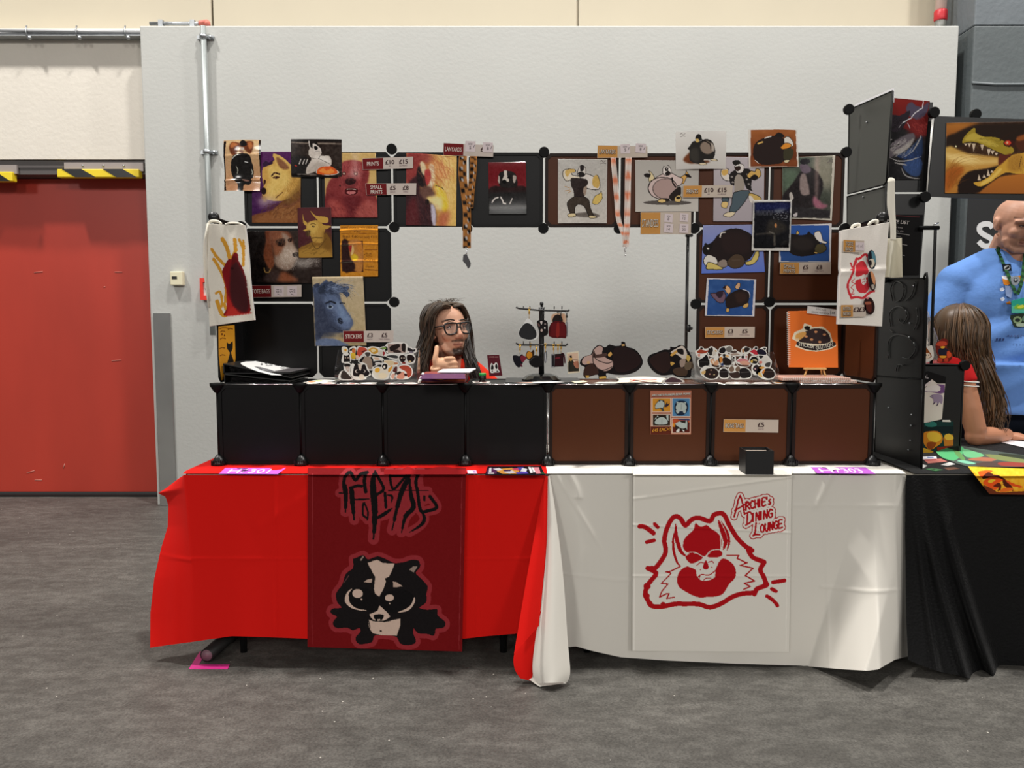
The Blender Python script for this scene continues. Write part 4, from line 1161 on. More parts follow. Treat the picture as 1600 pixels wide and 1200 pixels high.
# seated figure in black, bowed paper
A = Art([1055.5, 206.5, 1134.5, 205.5, 1134, 264, 1056, 265], 0xd2ceca, ss=2).T(840, 190, 5.333)
A.p((0xe2dfda,0xc2bdb7),[1140,70,1570,70,1570,395,1140,400],1).p(0x6f3a1e,[1215,310,1270,260,1300,300,1300,350,1230,340], bl=2)
A.p(0x5a3018,[1250,330,1420,330,1400,350,1280,350], bl=2).p(0x23201e,[1265,205,1290,170,1350,165,1400,150,1450,170,1475,230,1460,310,1380,320,1385,345,1330,355,1265,325,1265,250,1245,230])
A.p(0x8c7a6c,[1350,200,1400,165,1440,190,1455,250,1410,275,1360,250], bl=1).p(0xb0a498,[1440,180,1470,210,1465,250,1445,240], bl=1).l(INK,[1350,150,1430,190,1440,230],10).p(0x38342f,[1270,240,1330,230,1340,340,1275,320], bl=3)
A.p(0x1a1615,[1310,130,1325,110,1350,115,1365,150,1340,165,1310,155]).p(0xcfae66,[1310,150,1335,150,1335,175,1315,175],2)
A.o(0xd8c8a8, INK,5,[1345,350,1385,345,1405,362,1350,365],2).o(0xd8c8a8, INK,5,[1440,315,1480,315,1495,328,1445,330],2)
signature(A, 1185, 112, 40)
A.sheet('art_print', Y2, M_PRINT, label='white bowed print of a seated figure in black, above the pink shirt print', cat='print', group=GQ, back=0, warp=lambda u, v: .004 + .016 * np.cos((u - .5) * 2.4) - .011 + .004 * (1 - v))

# open shirt figure
A = Art([1115.5, 244.5, 1194.5, 246.5, 1193, 346, 1114.5, 346], 0xb0a9ac, ss=2).T(1050, 190, 5.333)
A.p((0xb6adb0, 0xa69da2), [345, 290, 775, 290, 775, 830, 345, 830], 1)
A.o(0xd6ccc2, INK,6,[405,430,425,390,470,395,465,430,500,470,470,495,425,480],2).p(0xcaa25a,[415,410,465,400,460,440,425,450])
A.p(0x1e1a1a,[480,440,530,400,600,390,650,400,665,480,660,560,680,580,620,560,590,480,540,480,520,530,485,520])
for (x, y) in ((500,460),(560,420),(630,440),(640,520),(505,505),(600,520),(625,480)): A.e(0x8c8480, x, y,10,7)
A.p(0x9c9186,[525,470,560,440,595,480,600,560,560,590,520,580]).o(0xcfa65c, INK,6,[625,445,660,410,690,420,700,395,730,400,740,450,700,480,640,470],2).p(INK,[650,470,690,440,720,470,690,490])
A.p(0x1c1817,[505,330,550,320,570,345,540,370,510,355]).o(0xd8d0ca, INK,5,[520,375,570,350,600,370,590,420,545,430],2).p(0x2a1614,[525,380,565,370,570,400,540,415])
A.o(0x4c5a62, INK,6,[515,590,640,575,635,620,590,690,525,755,475,745,500,680],2).o(0x4c5a62, INK,6,[420,630,470,630,468,670,422,668],2)
A.o(0xd8b878, INK,5,[420,670,468,672,455,720,412,712],2).o(0xd8c8a8, INK,5,[460,755,528,755,490,795,425,785],2).o(0xc8a860, INK,5,[640,600,700,610,745,640,720,670,650,670],2)
A.p(0xd8cfc8, [640, 620, 670, 630, 690, 680, 650, 670])
A.sheet('art_print', Y1, M_PRINT, label='print of a striding figure in an open patterned shirt and jeans', cat='print', group=GQ, warp=lambda u, v: .001 * v)

# round brown belly on orange
A = Art([1169, 202.5, 1245.5, 203, 1248, 261, 1170, 262], 0xd9d4cc, ss=2).T(1050, 190, 5.333)
A.p((0x9c5a2c,0x5a2814),[655,70,1030,72,1042,375,655,375],1).p(0x7c4020,[655,300,1042,320,1042,375,655,375],1, bl=3).noise(4,10)
A.o(0x261a18, INK,5,[675,250,690,190,740,150,830,125,900,130,935,180,925,330,850,355,740,355,690,320])
A.o(0xd8d2c8, INK,5,[930,140,970,130,1000,160,1010,200,960,230,935,200],2).o(0xd8882e, INK,5,[900,215,940,180,990,190,985,215,920,235],2).p(0x3a3624,[930,235,1005,230,1010,270,985,320,930,325])
A.p(0x1c1615,[850,120,880,95,920,110,930,135,880,130]).l(0xd8d0c8,[770,140,820,125],9).l(0xcfa65c,[715,185,750,172],12).o(0xd8c8a0, INK,5,[930,325,975,322,965,345,932,345],2)
A.l(0xe0d8d0, [690, 325, 720, 352], 4)
A.sheet('art_print', Y2, M_PRINT, label='bowed print of a huge round brown belly on orange, top right', cat='print', group=GQ, back=0, warp=lambda u, v: .004 + .014 * np.cos((u - .5) * 2.2) - .010)

# figure in coat and cap, bordered
A = Art([1222.5, 247, 1305.5, 243, 1300, 344.5, 1222.5, 341], 0xb9b1a2, grain=3).T(1050, 190, 5.333)
A.p((0x4a5248,0x3e4038),[920,300,1345,295,1320,805,920,800],1, bl=1).p(0x8a8676,[1180,300,1345,295,1340,560,1200,500], bl=14).p(0x5a6a58,[930,400,1050,420,1000,560,930,560], bl=10)
A.p(0x241f20,[920,620,1000,520,1060,430,1130,380,1210,420,1260,520,1230,640,1200,700,1080,740,920,740], bl=2).p(0x8a7a76,[1065,460,1110,440,1140,560,1140,610,1070,600], bl=1)
A.p(0x6a5c68,[1060,370,1100,350,1150,380,1150,420,1090,430], bl=1).p(0x1c1a1e,[1065,345,1080,315,1130,310,1150,340,1100,360]).p(0x9a6070,[1180,620,1250,680,1300,700,1240,730,1180,700], bl=3)
A.p(0x2c292b,[920,700,1320,740,1320,805,920,800],1, bl=2).p(0xb8b0a8,[978,600,995,590,1015,640,985,660],2).p(0xb8b0b0,[1010,770,1045,760,1040,790,1015,795],2).p(0xc8a8a0,[1190,290,1225,290,1215,640,1190,640],1, bl=5, op=.45)
A.p(0xc9c2b4,[1340,285,1375,280,1345,830,1318,830],1).p(0xc9c2b4,[910,805,1340,808,1340,835,910,835],1)
signature(A, 1290, 320)
A.sheet('art_print', Y1, M_GLOSS, label='muted painting print of a figure in a dark coat and cap', cat='print', group=GQ, warp=lambda u, v: .003 * np.sin(4 * u))

# big belly on pale blue
A = Art([1098.5, 352.5, 1190, 350.5, 1195, 425, 1096, 427.5], 0x8088b4, ss=1.7).T(1060, 340, 5.0)
A.p((0x8a8fb8, 0x5a72c4), [180, 55, 680, 50, 680, 430, 180, 440], 1)
A.o(0x1f1515, INK,7,[195,230,270,190,330,120,450,85,560,130,610,200,590,270,520,340,330,350,240,300,200,280])
A.p(0x2c1d1c,[340,150,450,110,550,160,560,260,460,280,360,260], bl=6, op=.6).o(0xd6d0c6, INK,6,[195,330,230,290,290,310,305,360,250,390,210,375],2).o(0xcbb668, INK,6,[215,395,230,350,280,360,345,385,335,405,240,405],2)
A.o(0x8a7c72, INK,5,[300,360,345,325,380,340,380,380,340,390],2).o(0x4a3a2c, INK,6,[380,345,440,285,500,300,520,350,480,390,410,390]).o(0xcbb668, INK,6,[525,345,570,330,600,270,630,260,620,330,580,365,530,370],2)
A.p(0x151010,[195,230,215,195,235,215,270,195,250,260,205,280]).l(0xd8d0c8,[325,150,335,120,365,115],9).e(0xd8d0c8,230,243,10,8).l(0x5a4a40,[420,330,480,330],6, bl=1)
A.sheet('art_print', Y1, M_PRINT, label='print of an enormous dark belly on pale blue, below the open shirt print', cat='print', group=GQ, warp=lambda u, v: .001 * v)

# lying figure on deep blue
A = Art([1218.5, 351.5, 1299.5, 349.5, 1298, 410, 1217, 409.5], 0xc9c6c8, ss=2).T(1060, 340, 5.0)
A.p((0x2f56a0,0x27487f),[795,62,1180,62,1175,345,798,342],1).p(0x24447a,[800,220,1175,240,1175,290,800,300],1, bl=5)
A.o(0x191414, INK,5,[860,150,900,130,960,140,1040,130,1090,180,1110,230,1080,280,980,300,900,290,860,250]).p(0x26201e,[900,160,1020,160,1060,230,980,260,900,230], bl=5)
A.o(0xd8d2cc, INK,5,[1060,120,1100,105,1120,140,1130,180,1160,190,1150,205,1100,190,1070,160],2).o(0x4c452c, INK,5,[1065,240,1090,205,1140,210,1155,250,1110,280,1075,270]).o(0xcaa65c, INK,4,[1055,275,1080,265,1085,285],2).o(0xcaa65c, INK,4,[920,130,930,100,945,125],2)
A.p(0x191414, [1000, 130, 1020, 105, 1040, 130], 1)
A.sheet('art_print', Y1, M_PRINT, label='white bordered print of a figure lying on deep blue', cat='print', group=GQ, warp=lambda u, v: .001 * v)

# falling figure on blue
A = Art([1104.5, 434.5, 1181.5, 436.5, 1178.5, 494.5, 1101, 493.5], 0xc6c3c8, ss=2).T(1060, 340, 5.0)
A.p((0x2c4f86, 0x264a86), [238, 480, 592, 490, 575, 765, 222, 760], 1).noise(4, 10)
A.o(0x221816, INK,5,[370,640,400,600,470,565,540,580,552,630,520,680,440,700,380,705]).p(0x32211c,[440,590,520,590,530,640,470,670], bl=4)
A.o(0x6a5262, INK,5,[250,595,300,590,345,570,370,610,350,665,300,655],2).p(0x2c1f2c,[290,590,340,570,350,600,320,630]).o(0xd8a878, INK,4,[360,560,380,530,410,560,395,600],2).p(0x2a1816,[345,550,365,530,375,560],1)
A.o(0xcaa078, INK,4,[440,545,465,510,485,520,470,560],2).o(0xcaa05c, INK,4,[372,710,395,710,395,735,375,738],2).o(0xcaa05c, INK,4,[500,690,545,665,545,695,515,708],2).l(0xd8d8e0,[500,560,550,580,558,625],4)
A.sheet('art_print', Y1, M_PRINT, label='white bordered print of a tumbling figure on blue, lowest on the panels', cat='print', group=GQ, warp=lambda u, v: .001 * v)

# dark glossy night print
A = Art([1177.5, 313, 1237.5, 313, 1234.5, 392, 1174.5, 391.5], 0xc9c6c0, ss=2).T(1050, 190, 5.333)
A.p((0x10122e,0x0b0b0d),[688,675,985,670,972,1052,680,1055],1).p(0x141a44,[690,680,985,675,980,730,690,740],1, bl=4).noise(7,3)
A.p(0x0c0b0d, [688, 760, 985, 760, 975, 1050, 682, 1052], 1, bl=4, op=.7)
for i in range(60):
    x, y = rng.uniform(840, 970), rng.uniform(750, 830); A.e(0x9a9aa0, x, y, rng.uniform(2, 5), rng.uniform(1, 3), op=.7)
for i in range(14):
    x = 700 + i * 10; A.l(0x70727a, [x, 740, x + 8, 780], 3, op=.7)
A.p(0x8a9098,[840,750,870,730,950,725,900,760], bl=3, op=.6).p(0x2c2824,[800,830,900,830,960,900,800,950], bl=6).e(0xb07848,862,868,10,18).l(0x6a6458,[850,950,852,1030],12, bl=2).l(0x58524a,[700,940,820,930],9, bl=2).l(0x77726a,[810,920,850,935],8, bl=1)
A.sheet('art_print', Y3, M_GLOSS, label='nearly black night scene print with a white border, overlapping two others', cat='print', group=GQ, warp=lambda u, v: .004 * np.cos((u - .5) * 3))

# ---------------------------------------------------------------- price signs
SMALL = 0x8a7478
def sign(quad, split, tx, lines, prices, dark, label, Y=Y3, extra=None, notes=()):
    """quad corner pixels; split: share of the width that carries the coloured title"""
    q = fl(quad)
    c = Cut(Y); c.base(0xcabdb4 if dark else 0xc6b8aa, quad, 0.0015)
    def pt(u, v):
        a = q[0] * (1 - u) + q[1] * u; b = q[3] * (1 - u) + q[2] * u
        return a * (1 - v) + b * v
    def rect(u0, v0, u1, v1): return np.concatenate([pt(u0, v0), pt(u1, v0), pt(u1, v1), pt(u0, v1)])
    c.p(0x6e1418 if dark else 0xc8904c, rect(0.006, 0.02, split, 0.98))
    W = np.hypot(*(q[1] - q[0])); H = np.hypot(*(q[3] - q[0])); rot = math.atan2(*(q[1] - q[0])[::-1])
    for i, t in enumerate(lines):
        v = 0.66 if len(lines) == 1 else (0.46 + 0.42 * i)
        p = pt(split / 2, v)
        h = H * (0.34 if len(lines) == 1 else 0.30)
        w = split * W * tx
        if not dark:
            for (dx, dy) in ((.5,.6),(-.4,.4),(.5,-.3),(0,1.0)): c.text(t, p[0] + dx, p[1] + dy, h,0x4a2a18, w,0, rot, 'C')
        c.text(t, p[0], p[1], h, 0xe6dcd2 if dark else 0xe2d6c4, w, 0, rot, 'C')
    for (u, t, sub) in prices:
        p = pt(u,0.58); c.text(t, p[0], p[1], H * .36,0x3a2024, None,0, rot, 'C').text(t, p[0] + .45, p[1], H * .36,0x3a2024, None,0, rot, 'C')
        if sub: p = pt(u, 0.80); c.text(sub, p[0], p[1], H * .12, SMALL, None, 0, rot, 'C')
    for (u, v, w, h, txt, r, sub) in notes:    # stuck-on white labels with new prices written by hand
        p = pt(u, v); k = np.array([math.cos(r), math.sin(r)]); n = np.array([-k[1], k[0]])
        c.p(0xd6c8ca, np.concatenate([p - k * w / 2 - n * h / 2, p + k * w / 2 - n * h / 2, p + k * w / 2 + n * h / 2, p - k * w / 2 + n * h / 2]))
        a = p - n * h * .12; b = p + n * h * .27
        c.text('NOW', a[0], a[1], h * .2,0x120c0c, w * .42,0, r, 'C'); c.text(txt, b[0], b[1], h * .3,0x120c0c, None,0, r, 'C')
        if sub: s_ = p + k * w * .36; c.ln(0x241a1a, np.concatenate([s_ - n * h * .15 + k, s_ + n * h * .15 - k]), .7)
    if extra: extra(c)
    return c.obj('price_sign', label, 'sign', 'maroon price signs' if dark else 'tan price signs')
sign([566,247.5,645.5,244.8,645,262.8,566.8,265.5],.41,.56,['PRINTS'],[(.54, '£10', 'A5'),(.81, '£15', 'A4 PRINT')], True, 'maroon sign reading prints, £10 and £15, right of the red bear')
sign([571,286.8,650.5,286.2,650,304.3,572.5,304.8],.41,.56,['SMALL', 'PRINTS'],[(.53, '£5', 'EACH'),(.79, '£8', 'TWO')], True, 'maroon sign reading small prints, below the prints sign')
sign([390.5,446,471,444.8,471,463.8,391.5,465],.41,.84,['TOTE BAGS'],[], True, 'maroon sign reading tote bags under the hound print', notes=[(.56,.5,15,15, '10', math.pi / 2, True),(.82,.5,15,15, '15', math.pi / 2, True)])
sign([536,516.8,614.8,516.3,614.2,534.6,537,535],.41,.78,['STICKERS'],[(.53, '£3', 'EACH'),(.82, '£5', 'TWO SMALL')], True, 'maroon sign reading stickers overlapping the blue horse')
sign([693,223.3,771.3,227,770.5,245,692.5,242.5],.40,.82,['LANYARDS'],[(.77, '£', None)], True, 'maroon sign reading lanyards above the tan lanyard', notes=[(.535,.18,16,16.5, '5',.05, True),(.885,.2,15.5,15.5, '8',.03, True)])
sign([933.8,227,1011.5,228.5,1011.8,245.8,933.2,247],.40,.80,['LANYARDS'],[], False, 'tan sign reading lanyards above the peach lanyard', notes=[(.555,.25,15,14.5, '5',-.05, True),(.865,.18,16,14.5, '8',.07, True)])
sign([1067.5,290,1145,289,1144,308,1067,308.6],.38,.60,['PRINTS'],[(.52, '£10', 'A5'),(.79, '£15', 'A4 PRINT')], False, 'tan sign reading prints between the pink shirt and open shirt prints')
sign([1001,331.5,1080,331,1079.5,366,1000.5,366.3],.39,.82,['STANDEES'],[], False, 'tan sign reading standees with four stuck-on prices', notes=[(.555,.27,13,13, '8',.1, False),(.86,.25,13,13, '12',.08, False),(.555,.72,14,14, '14',.1, False),(.86,.74,14,14, '20',.05, False)])
sign([1219.2,410.5,1298.8,410.3,1298,428,1218.5,428],.37,.6,['SMALL', 'PRINTS'],[(.50, '£5', 'EACH'),(.77, '£8', 'THE TWO')], False, 'tan sign reading small prints under the deep blue print')
sign([1102,511,1179.5,510.5,1179,527.6,1101.5,528],.39,.82,['STICKERS'],[(.51, '£3', 'EACH'),(.80, '£5', 'TWO SMALL')], False, 'tan sign reading stickers under the tumbling figure print')
sign([1131,655,1216.5,656,1216,676,1130.2,674.8],.40,.82,['BONE TAGS'],[(.68, '£5', 'EACH')], False, 'tan sign reading bone tags on the lower brown panel', Y=YF - 0.006)

# flyer on the lower brown panel
c = Cut(YF - 0.0055, 1010, 600, 13.34)
c.base(0xb4735a, [82, 140, 938, 135, 930, 1052, 85, 1050], 0.001)
c.p(0x5a2416,[90,890,510,890,510,1048,90,1048]).p(0xc8a492,[92,290,122,290,118,880,92,880]).ln(0xa85a48,[90,165,930,160],14).ln(0xa85a48,[90,270,930,262],12)
for (x0, y0, x1, y1, col) in ((112,290,512,588,0xc98a2c),(525,290,918,682,0x4e80a8),(118,625,508,880,0x3c2618),(525,708,918,1025,0x5a2018)):
    c.p(0xd4b8a6,[x0, y0, x1, y0, x1, y1, x0, y1]).p(col,[x0 + 18, y0 + 14, x1 - 14, y0 + 14, x1 - 14, y1 - 14, x0 + 18, y1 - 14])
c.p(0xb8502c,[545,730,900,730,900,800,545,820]).p(0xd98a2c,[545,820,700,810,620,900,545,890]).p(0x46486c,[620,722,900,722,900,760,700,750])
for (dx, dy) in ((6, 8), (-5, 5)): c.text("ARCHIE'S RUBBER BEAR POMS", 512 + dx, 240 + dy, 42, 0x1c0c08, 800, .25, -.045, 'C')
c.text("ARCHIE'S RUBBER BEAR POMS", 512, 240, 42, 0xe8e4da, 800, .25, -.045, 'C')
c.text('£45 EACH!',310 + 6,988 + 6,66,0x5a1808,380,.2,-.09, 'C').text('£45 EACH!',310,985,66,0xe8a63a,380,.2,-.09, 'C')
G = 0xaab4b0
c.p(0x241c30,[380,470,430,375,440,420,490,400,440,470,395,480]).p(0x3a4444,[180,440,270,325,370,345,390,440,350,510,370,560,330,560,290,505,190,525]).p(G,[190,440,275,350,350,360,375,430,335,500,300,490,200,510],3).p(0x181414,[265,325,290,360,275,380]).p(0x181414,[335,350,370,345,355,385])
c.p(0x16243a,[585,500,640,360,820,360,870,500,800,630,640,640],3).p(G,[612,480,660,400,720,380,790,400,840,480,800,560,650,560],3).p(G,[610,550,690,570,650,620],2).p(G,[760,570,830,550,800,620],2).p(G,[625,360,680,380,630,420]).p(G,[830,370,780,385,820,420]).ln(0x3c4a4a,[725,410,725,540],4)
c.p(0x1c1814,[150,800,200,690,330,660,430,700,460,800,420,850,190,850],3).p(G,[175,790,230,720,330,690,410,730,445,800,400,840,210,840],3).p(G,[215,690,230,655,260,690]).p(G,[160,740,205,690,210,730]).p(G,[410,660,460,650,460,770,430,740]).ln(0x3c4a4a,[322,720,322,830],4)
c.p(0x28201c,[600,870,640,800,720,770,860,770,860,880,820,970,640,960],3).p(G,[600,830,690,780,730,800,830,830,830,900,760,930,680,900],3).p(G,[815,800,830,745,855,800,850,960,820,900]).p(0xd0d0cc,[640,950,690,930,680,1000,620,995],2).p(0xd0d0cc,[740,950,790,970,780,1000],2)
c.obj('price_flyer', 'pink comic style flyer with four cartoon panels on the lower brown panel', 'flyer')

# ---------------------------------------------------------------- lanyards
def lanyard(name, label, strips, material, cols, bits):
    t = thing(name, label, 'lanyard', P(strips[0][0][0][0], 380, Y3) )
    for pts, w, paint in strips:
        q = smooth_loop(pts, 8, False)
        n = len(q)
        pos = np.zeros((n, 5, 3)); c = np.zeros((n, 5, 3))
        pos = []; cl_ = []
        for i, p in enumerate(q):
            s = i / (n - 1)
            row = [at_y(p[0] + (k - 4) / 8 * w, p[1], Y3 - 0.003 - 0.004 * math.sin(k * .8 + s * 9)) for k in range(9)]
            pos.append(row); cl_.append([paint(s, k / 8.0, i) for k in range(9)])
        grid_obj('strap', np.asarray(pos), M_FABRIC, t, cols=lin(np.asarray(cl_).reshape(-1, 3)).reshape(len(pos), 9, 3))
    bits(t)
def tanpaint(s, k, i):
    a = math.sin(s * 52 + (3 if k > .5 else 0)); b = (k - .5) * 2
    if a > .25 and abs(b) < .85: return (200, 200, 198) if (a > .93 and abs(b) < .3) else (26, 22, 22)
    return (168, 112, 58)
def peachpaint(s, k, i):
    a = math.sin(s * 44) * math.cos((k - .5) * 2.6)
    return (222, 138, 104) if a > .45 else ((226, 186, 168) if a > .1 else (220, 208, 200))
def tanbits(t):
    m = MB(); m.tube(curve([P(727,388, Y3 - .004), P(729.5,391.5, Y3 - .004), P(732,388, Y3 - .004)]),.0016,6); m.tube([P(729.5,391, Y3 - .004), P(729,398, Y3 - .004)],.0022,6); m.obj('ring', M_CHROME, t)
    o = [P(x, y, Y3 - .004) for x, y in ((724,398),(729,396.5),(735.5,411),(735,416),(731.5,420),(727,412),(723,408))]
    m = MB(); m.prism(o, (0, .006, 0)); m.obj('bottle_clip', mat('charcoal_rubber', 0x38363a, 0.5), t)
lanyard('lanyard', 'tan lanyard with black paw pattern hanging between black panels', [
    ([(723.5,244),(722.5,270),(726,300),(729.5,330),(729.5,360),(729.5,388)],12.5, tanpaint),
    ([(740, 244), (739, 270), (736, 300), (734, 325)], 11, tanpaint)], M_FABRIC, None, tanbits)
def peachbits(t):
    m = MB(); m.tube(curve([P(977,386, Y3 - .004), P(976,391, Y3 - .004), P(978,397, Y3 - .004), P(976.5,400, Y3 - .004)]),.0022,6); m.tube([P(975.5,387, Y3 - .004), P(979,387, Y3 - .004)],.003,6); m.obj('swivel_clip', M_CHROME, t)
lanyard('lanyard', 'pale peach lanyard with orange dots hanging between brown panels', [
    ([(958,246),(961,280),(963.5,310),(966,340),(971,357),(976.5,372),(977.5,386)],8, peachpaint),
    ([(982,246),(981,290),(980,340),(979,365),(977.5,386)],9.5, peachpaint)], M_FABRIC, None, peachbits)

# ================================================================== banners and things lying on the tables
def hang(px, py, Y=YT - 0.012, amp=0.002, ytop=742, flare=0.0):
    """surface of a cloth laid over the table edge and hanging down in front of it"""
    px, py = np.broadcast_arrays(np.asarray(px, float), np.asarray(py, float))
    d = np.clip(py - ytop, 0, None)
    front = at_y(px, py, Y - amp * (1 + np.sin(px / 24.0 + d / 60)) * d / 270 - flare * (d / 270) ** 2)
    top = at_z(px, np.minimum(py, ytop), ZT + 0.004)
    k = (py < ytop)[..., None]
    return np.where(k, top, front)
# ---- dark red banner: scrawled logo and badger
A = Art([481, 731, 728, 731, 722, 1018, 480.5, 1011], 0x6e0a0e, ss=1.6).T(470, 710, 5.333)
R2, BK, CR = 0x8c282e, 0x0d0b0c, 0xc4ab9c
def rim(A, l, w): A.l(R2, l, w, 2); A.p(R2, l, 1)
logo = [
 ([365,320,355,240,375,180,415,150,455,215,500,165,555,150],22,0),([365,240,375,330,372,480],22,1),([320,322,390,325],10,0),([540,160,530,240,540,310],24,0),
 ([410,280,470,262,505,265],20,0),([425,275,425,340,445,545],24,1),([440,375,565,372],12,0),([520,410,518,500,545,525],14,0),([530,405,560,480,555,545],12,0),
 ([620,140,600,260,618,480,605,705],32,1),([620,150,690,280,640,330,625,350],20,0),([615,540,690,500,760,450],18,1),([740,140,750,230,770,290,830,235,880,175],18,0),([745,180,890,180],12,0),
 ([700,320,710,440],14,1),([720,340,760,350,755,400],12,1),([730,300,1060,302],7,0),([915,150,880,230,830,340,760,630],26,1),([905,160,915,330,940,440,870,520,840,650],24,1),
 ([990,150,960,220,975,330,1000,470,1060,470,1135,440,1075,350],22,0),([1000,470,1030,530,1000,590,905,650],18,1),([920,140,960,170,1000,140],12,0),([385,175,355,190],8,0),([1028,350,1030,380],16,0),([800,155,840,145],10,0)]
for l, w, t in logo: A.l(R2, l, w + 62, 3)
A.p(R2,[345,150,1010,140,1030,300,1000,480,820,520,640,560,500,480,380,470],1)
for l, w, t in logo: A.l(BK, l, w * (1.75 if t else 1.25), 3, taper=2 if t else False)
A.T(470, 830, 5.333)
body = [440,235,470,225,520,205,560,240,640,215,720,245,780,270,860,265,920,245,980,250,985,300,950,350,1000,400,1050,460,1040,520,1040,590,980,640,1050,660,1130,655,1135,700,1200,765,1180,800,1120,810,1105,865,1050,850,980,845,940,800,930,850,955,920,900,945,830,930,790,870,620,860,590,920,490,935,460,890,500,840,490,800,440,820,390,800,300,800,275,760,310,710,255,680,270,650,350,640,310,590,300,520,350,450,380,360,440,310]
A.l(R2, body + body[:2], 84, 3).p(R2, body, 4).l(BK, body + body[:2], 12, 3).p(0x141011, body, 4)
A.p(CR,[560,262,600,250,640,240,680,265,780,270,760,330,735,380,700,395,710,420,690,480,655,545,620,520,610,480,620,380,600,350,575,300],1)
A.p(0xb39a8c,[525,425,550,405,592,395,590,430],1).p(0xb39a8c,[768,418,800,425,850,462,770,466],1).p(0x8c7a70,[905,320,940,290,972,290,940,345],1).l(0x8c7a70,[500,240,520,212],12)
A.p(BK,[370,560,400,490,470,468,580,490,640,570,655,620,600,665,480,650,400,620]).p(BK,[655,600,680,520,760,490,880,490,945,550,930,620,840,675,740,680,690,650])
A.p(CR,[430,478,395,500,370,550,375,600,420,640,500,660,555,662,460,640,410,600,398,550,405,510]).p(CR,[945,550,950,590,910,650,860,672,805,678,870,650,920,610])
A.e(CR,472,520,44,36).e(CR,738,555,37,29).e(CR,506,567,7,7).e(CR,740,603,6,6)
A.p(CR,[655,620,690,650,740,700,745,720,700,745,620,745,570,700,600,680,640,660]).p(BK,[605,700,650,692,695,703,670,745,625,745]).l(BK,[565,700,600,745,650,752,700,748,750,715],12).p(CR,[640,735,660,733,665,745,640,748],1)
A.p(CR,[560,735,620,755,700,757,830,728,830,780,800,870,690,868,600,850,570,810],1).l(BK,[660,823,672,835],6).l(BK,[672,823,662,836],6).l(BK,[560,730,575,790,570,820],8).l(0x5c3c3c,[360,430,400,370],6)
A.T(0, 0, 1).l(0x8a2a2e, [488, 740, 487.5, 1006], .8).l(0x8a2a2e, [722, 740, 717, 1014], .8)
A.noise(1.5, 3)
A.sheet('printed_banner', lambda a, b: hang(a, b, YT - 0.022, .003), M_FABRIC, label='dark red fabric banner with scrawled black logo and big eyed badger', cat='banner', back=0)
# crumpled upper edge of that banner on the table top
u, v = lattice(80, 10)
px = 600 + 128 * u
q = at_z(px, 741 + 0 * px, ZT + 0.006)
yy = at_z(px, 733.5 + 0 * px, ZT + 0.006)
pos = q * (1 - v[..., None]) + yy * v[..., None]
pos[..., 2] += 0.010 * np.clip(np.sin(px / 9.0 + np.sin(px / 17)), 0, 1) * v ** 1.5
cr_ = np.empty(pos.shape); cr_[:] = lin(0xd0281c)
ban = bpy.data.objects['printed_banner']
pos2 = pos
grid_obj('turned_hem', pos2, mat('banner_lining', 0x8c1216, 0.85, spec=0.15), ban)

# ---- white banner with the red beast
RD = 0xa80d16
A = Art([989, 730.5, 1237, 730.5, 1233, 1019, 988, 1017], 0xd5d1c8, ss=1.6).T(980, 740, 5.333)
outline = [170,790,230,790,300,700,320,640,310,560,330,460,370,380,410,355,450,380,485,430,540,380,600,368,690,395,720,345,770,330,810,345,850,430,920,540,990,610,1040,640,1010,640,1050,700,1120,730,1140,745,1110,800,1140,870,1155,910,1160,930,1080,960,1060,990,960,1000,870,1030,790,1080,690,1115,600,1090,480,1085,400,1085,280,1110,200,1100,175,1060,150,1010,165,940,200,890,240,830]
A.l(RD, outline + outline[:2], 40, 3)
for (x, y, r) in ((205,795,26),(165,940,30),(160,1020,28),(190,1085,24),(1020,625,22),(1140,740,22),(1150,925,24),(300,1090,22),(1060,1000,22)): A.e(RD, x, y, r, r)
A.p(RD,[465,580,490,530,550,470,570,410,610,440,660,430,700,460,760,500,790,560,770,640,700,650,640,690,580,660,520,670,470,630])
A.p(RD,[415,870,450,800,520,770,600,800,700,790,760,740,800,705,870,740,905,800,900,870,850,920,800,1000,740,1025,660,1030,600,1035,500,990,430,940])
A.p(0xd5d1c8,[500,770,560,760,600,715,640,690,700,690,760,730,735,800,740,850,690,885,620,890,580,850,570,800])
A.p(RD,[485,700,520,670,600,670,630,700,590,730,530,750]).p(RD,[665,690,720,640,780,645,790,680,740,700])
A.p(RD,[630,780,655,720,680,780,655,800]).l(RD,[580,765,610,740,635,745],8).l(RD,[675,740,705,730,720,745],8).l(RD,[590,860,620,840,680,845,720,820,745,800],9).l(RD,[600,890,605,850],8).l(RD,[640,885,660,870,700,870],8).l(RD,[735,860,740,820],8).e(RD,610,800,6,5).e(RD,705,780,6,5)
A.l(0xd5d1c8,[500,660,560,655,625,690],6).l(0xd5d1c8,[660,680,700,640,780,630],6).l(0xd5d1c8,[780,420,778,640],5)
A.l(RD,[415,430,385,540,385,640,415,740,445,770],22, taper=2).l(RD,[405,420,410,520,440,640,490,690],34, taper=2).l(RD,[785,400,830,480,850,560,830,640],22, taper=2).l(RD,[760,390,790,470,820,560,800,630],40, taper=2)
A.l(RD,[440,775,360,815,320,820,365,830,320,880,285,915,340,920,290,980,270,1030,330,1000,350,1000,330,1040,395,1030],11,1)
A.l(RD,[830,680,930,680,915,705,1000,745,940,765,1050,790,985,850,1060,895,975,915,1025,940,970,965],12,1)
for l, w in (([105,440,150,445,220,495],40),([230,420,255,445],32),([165,570,225,555],32),([1215,905,1310,890],34),([1205,960,1240,980],32),([1165,1020,1220,1060,1250,1100],32)): A.l(RD, l, w)
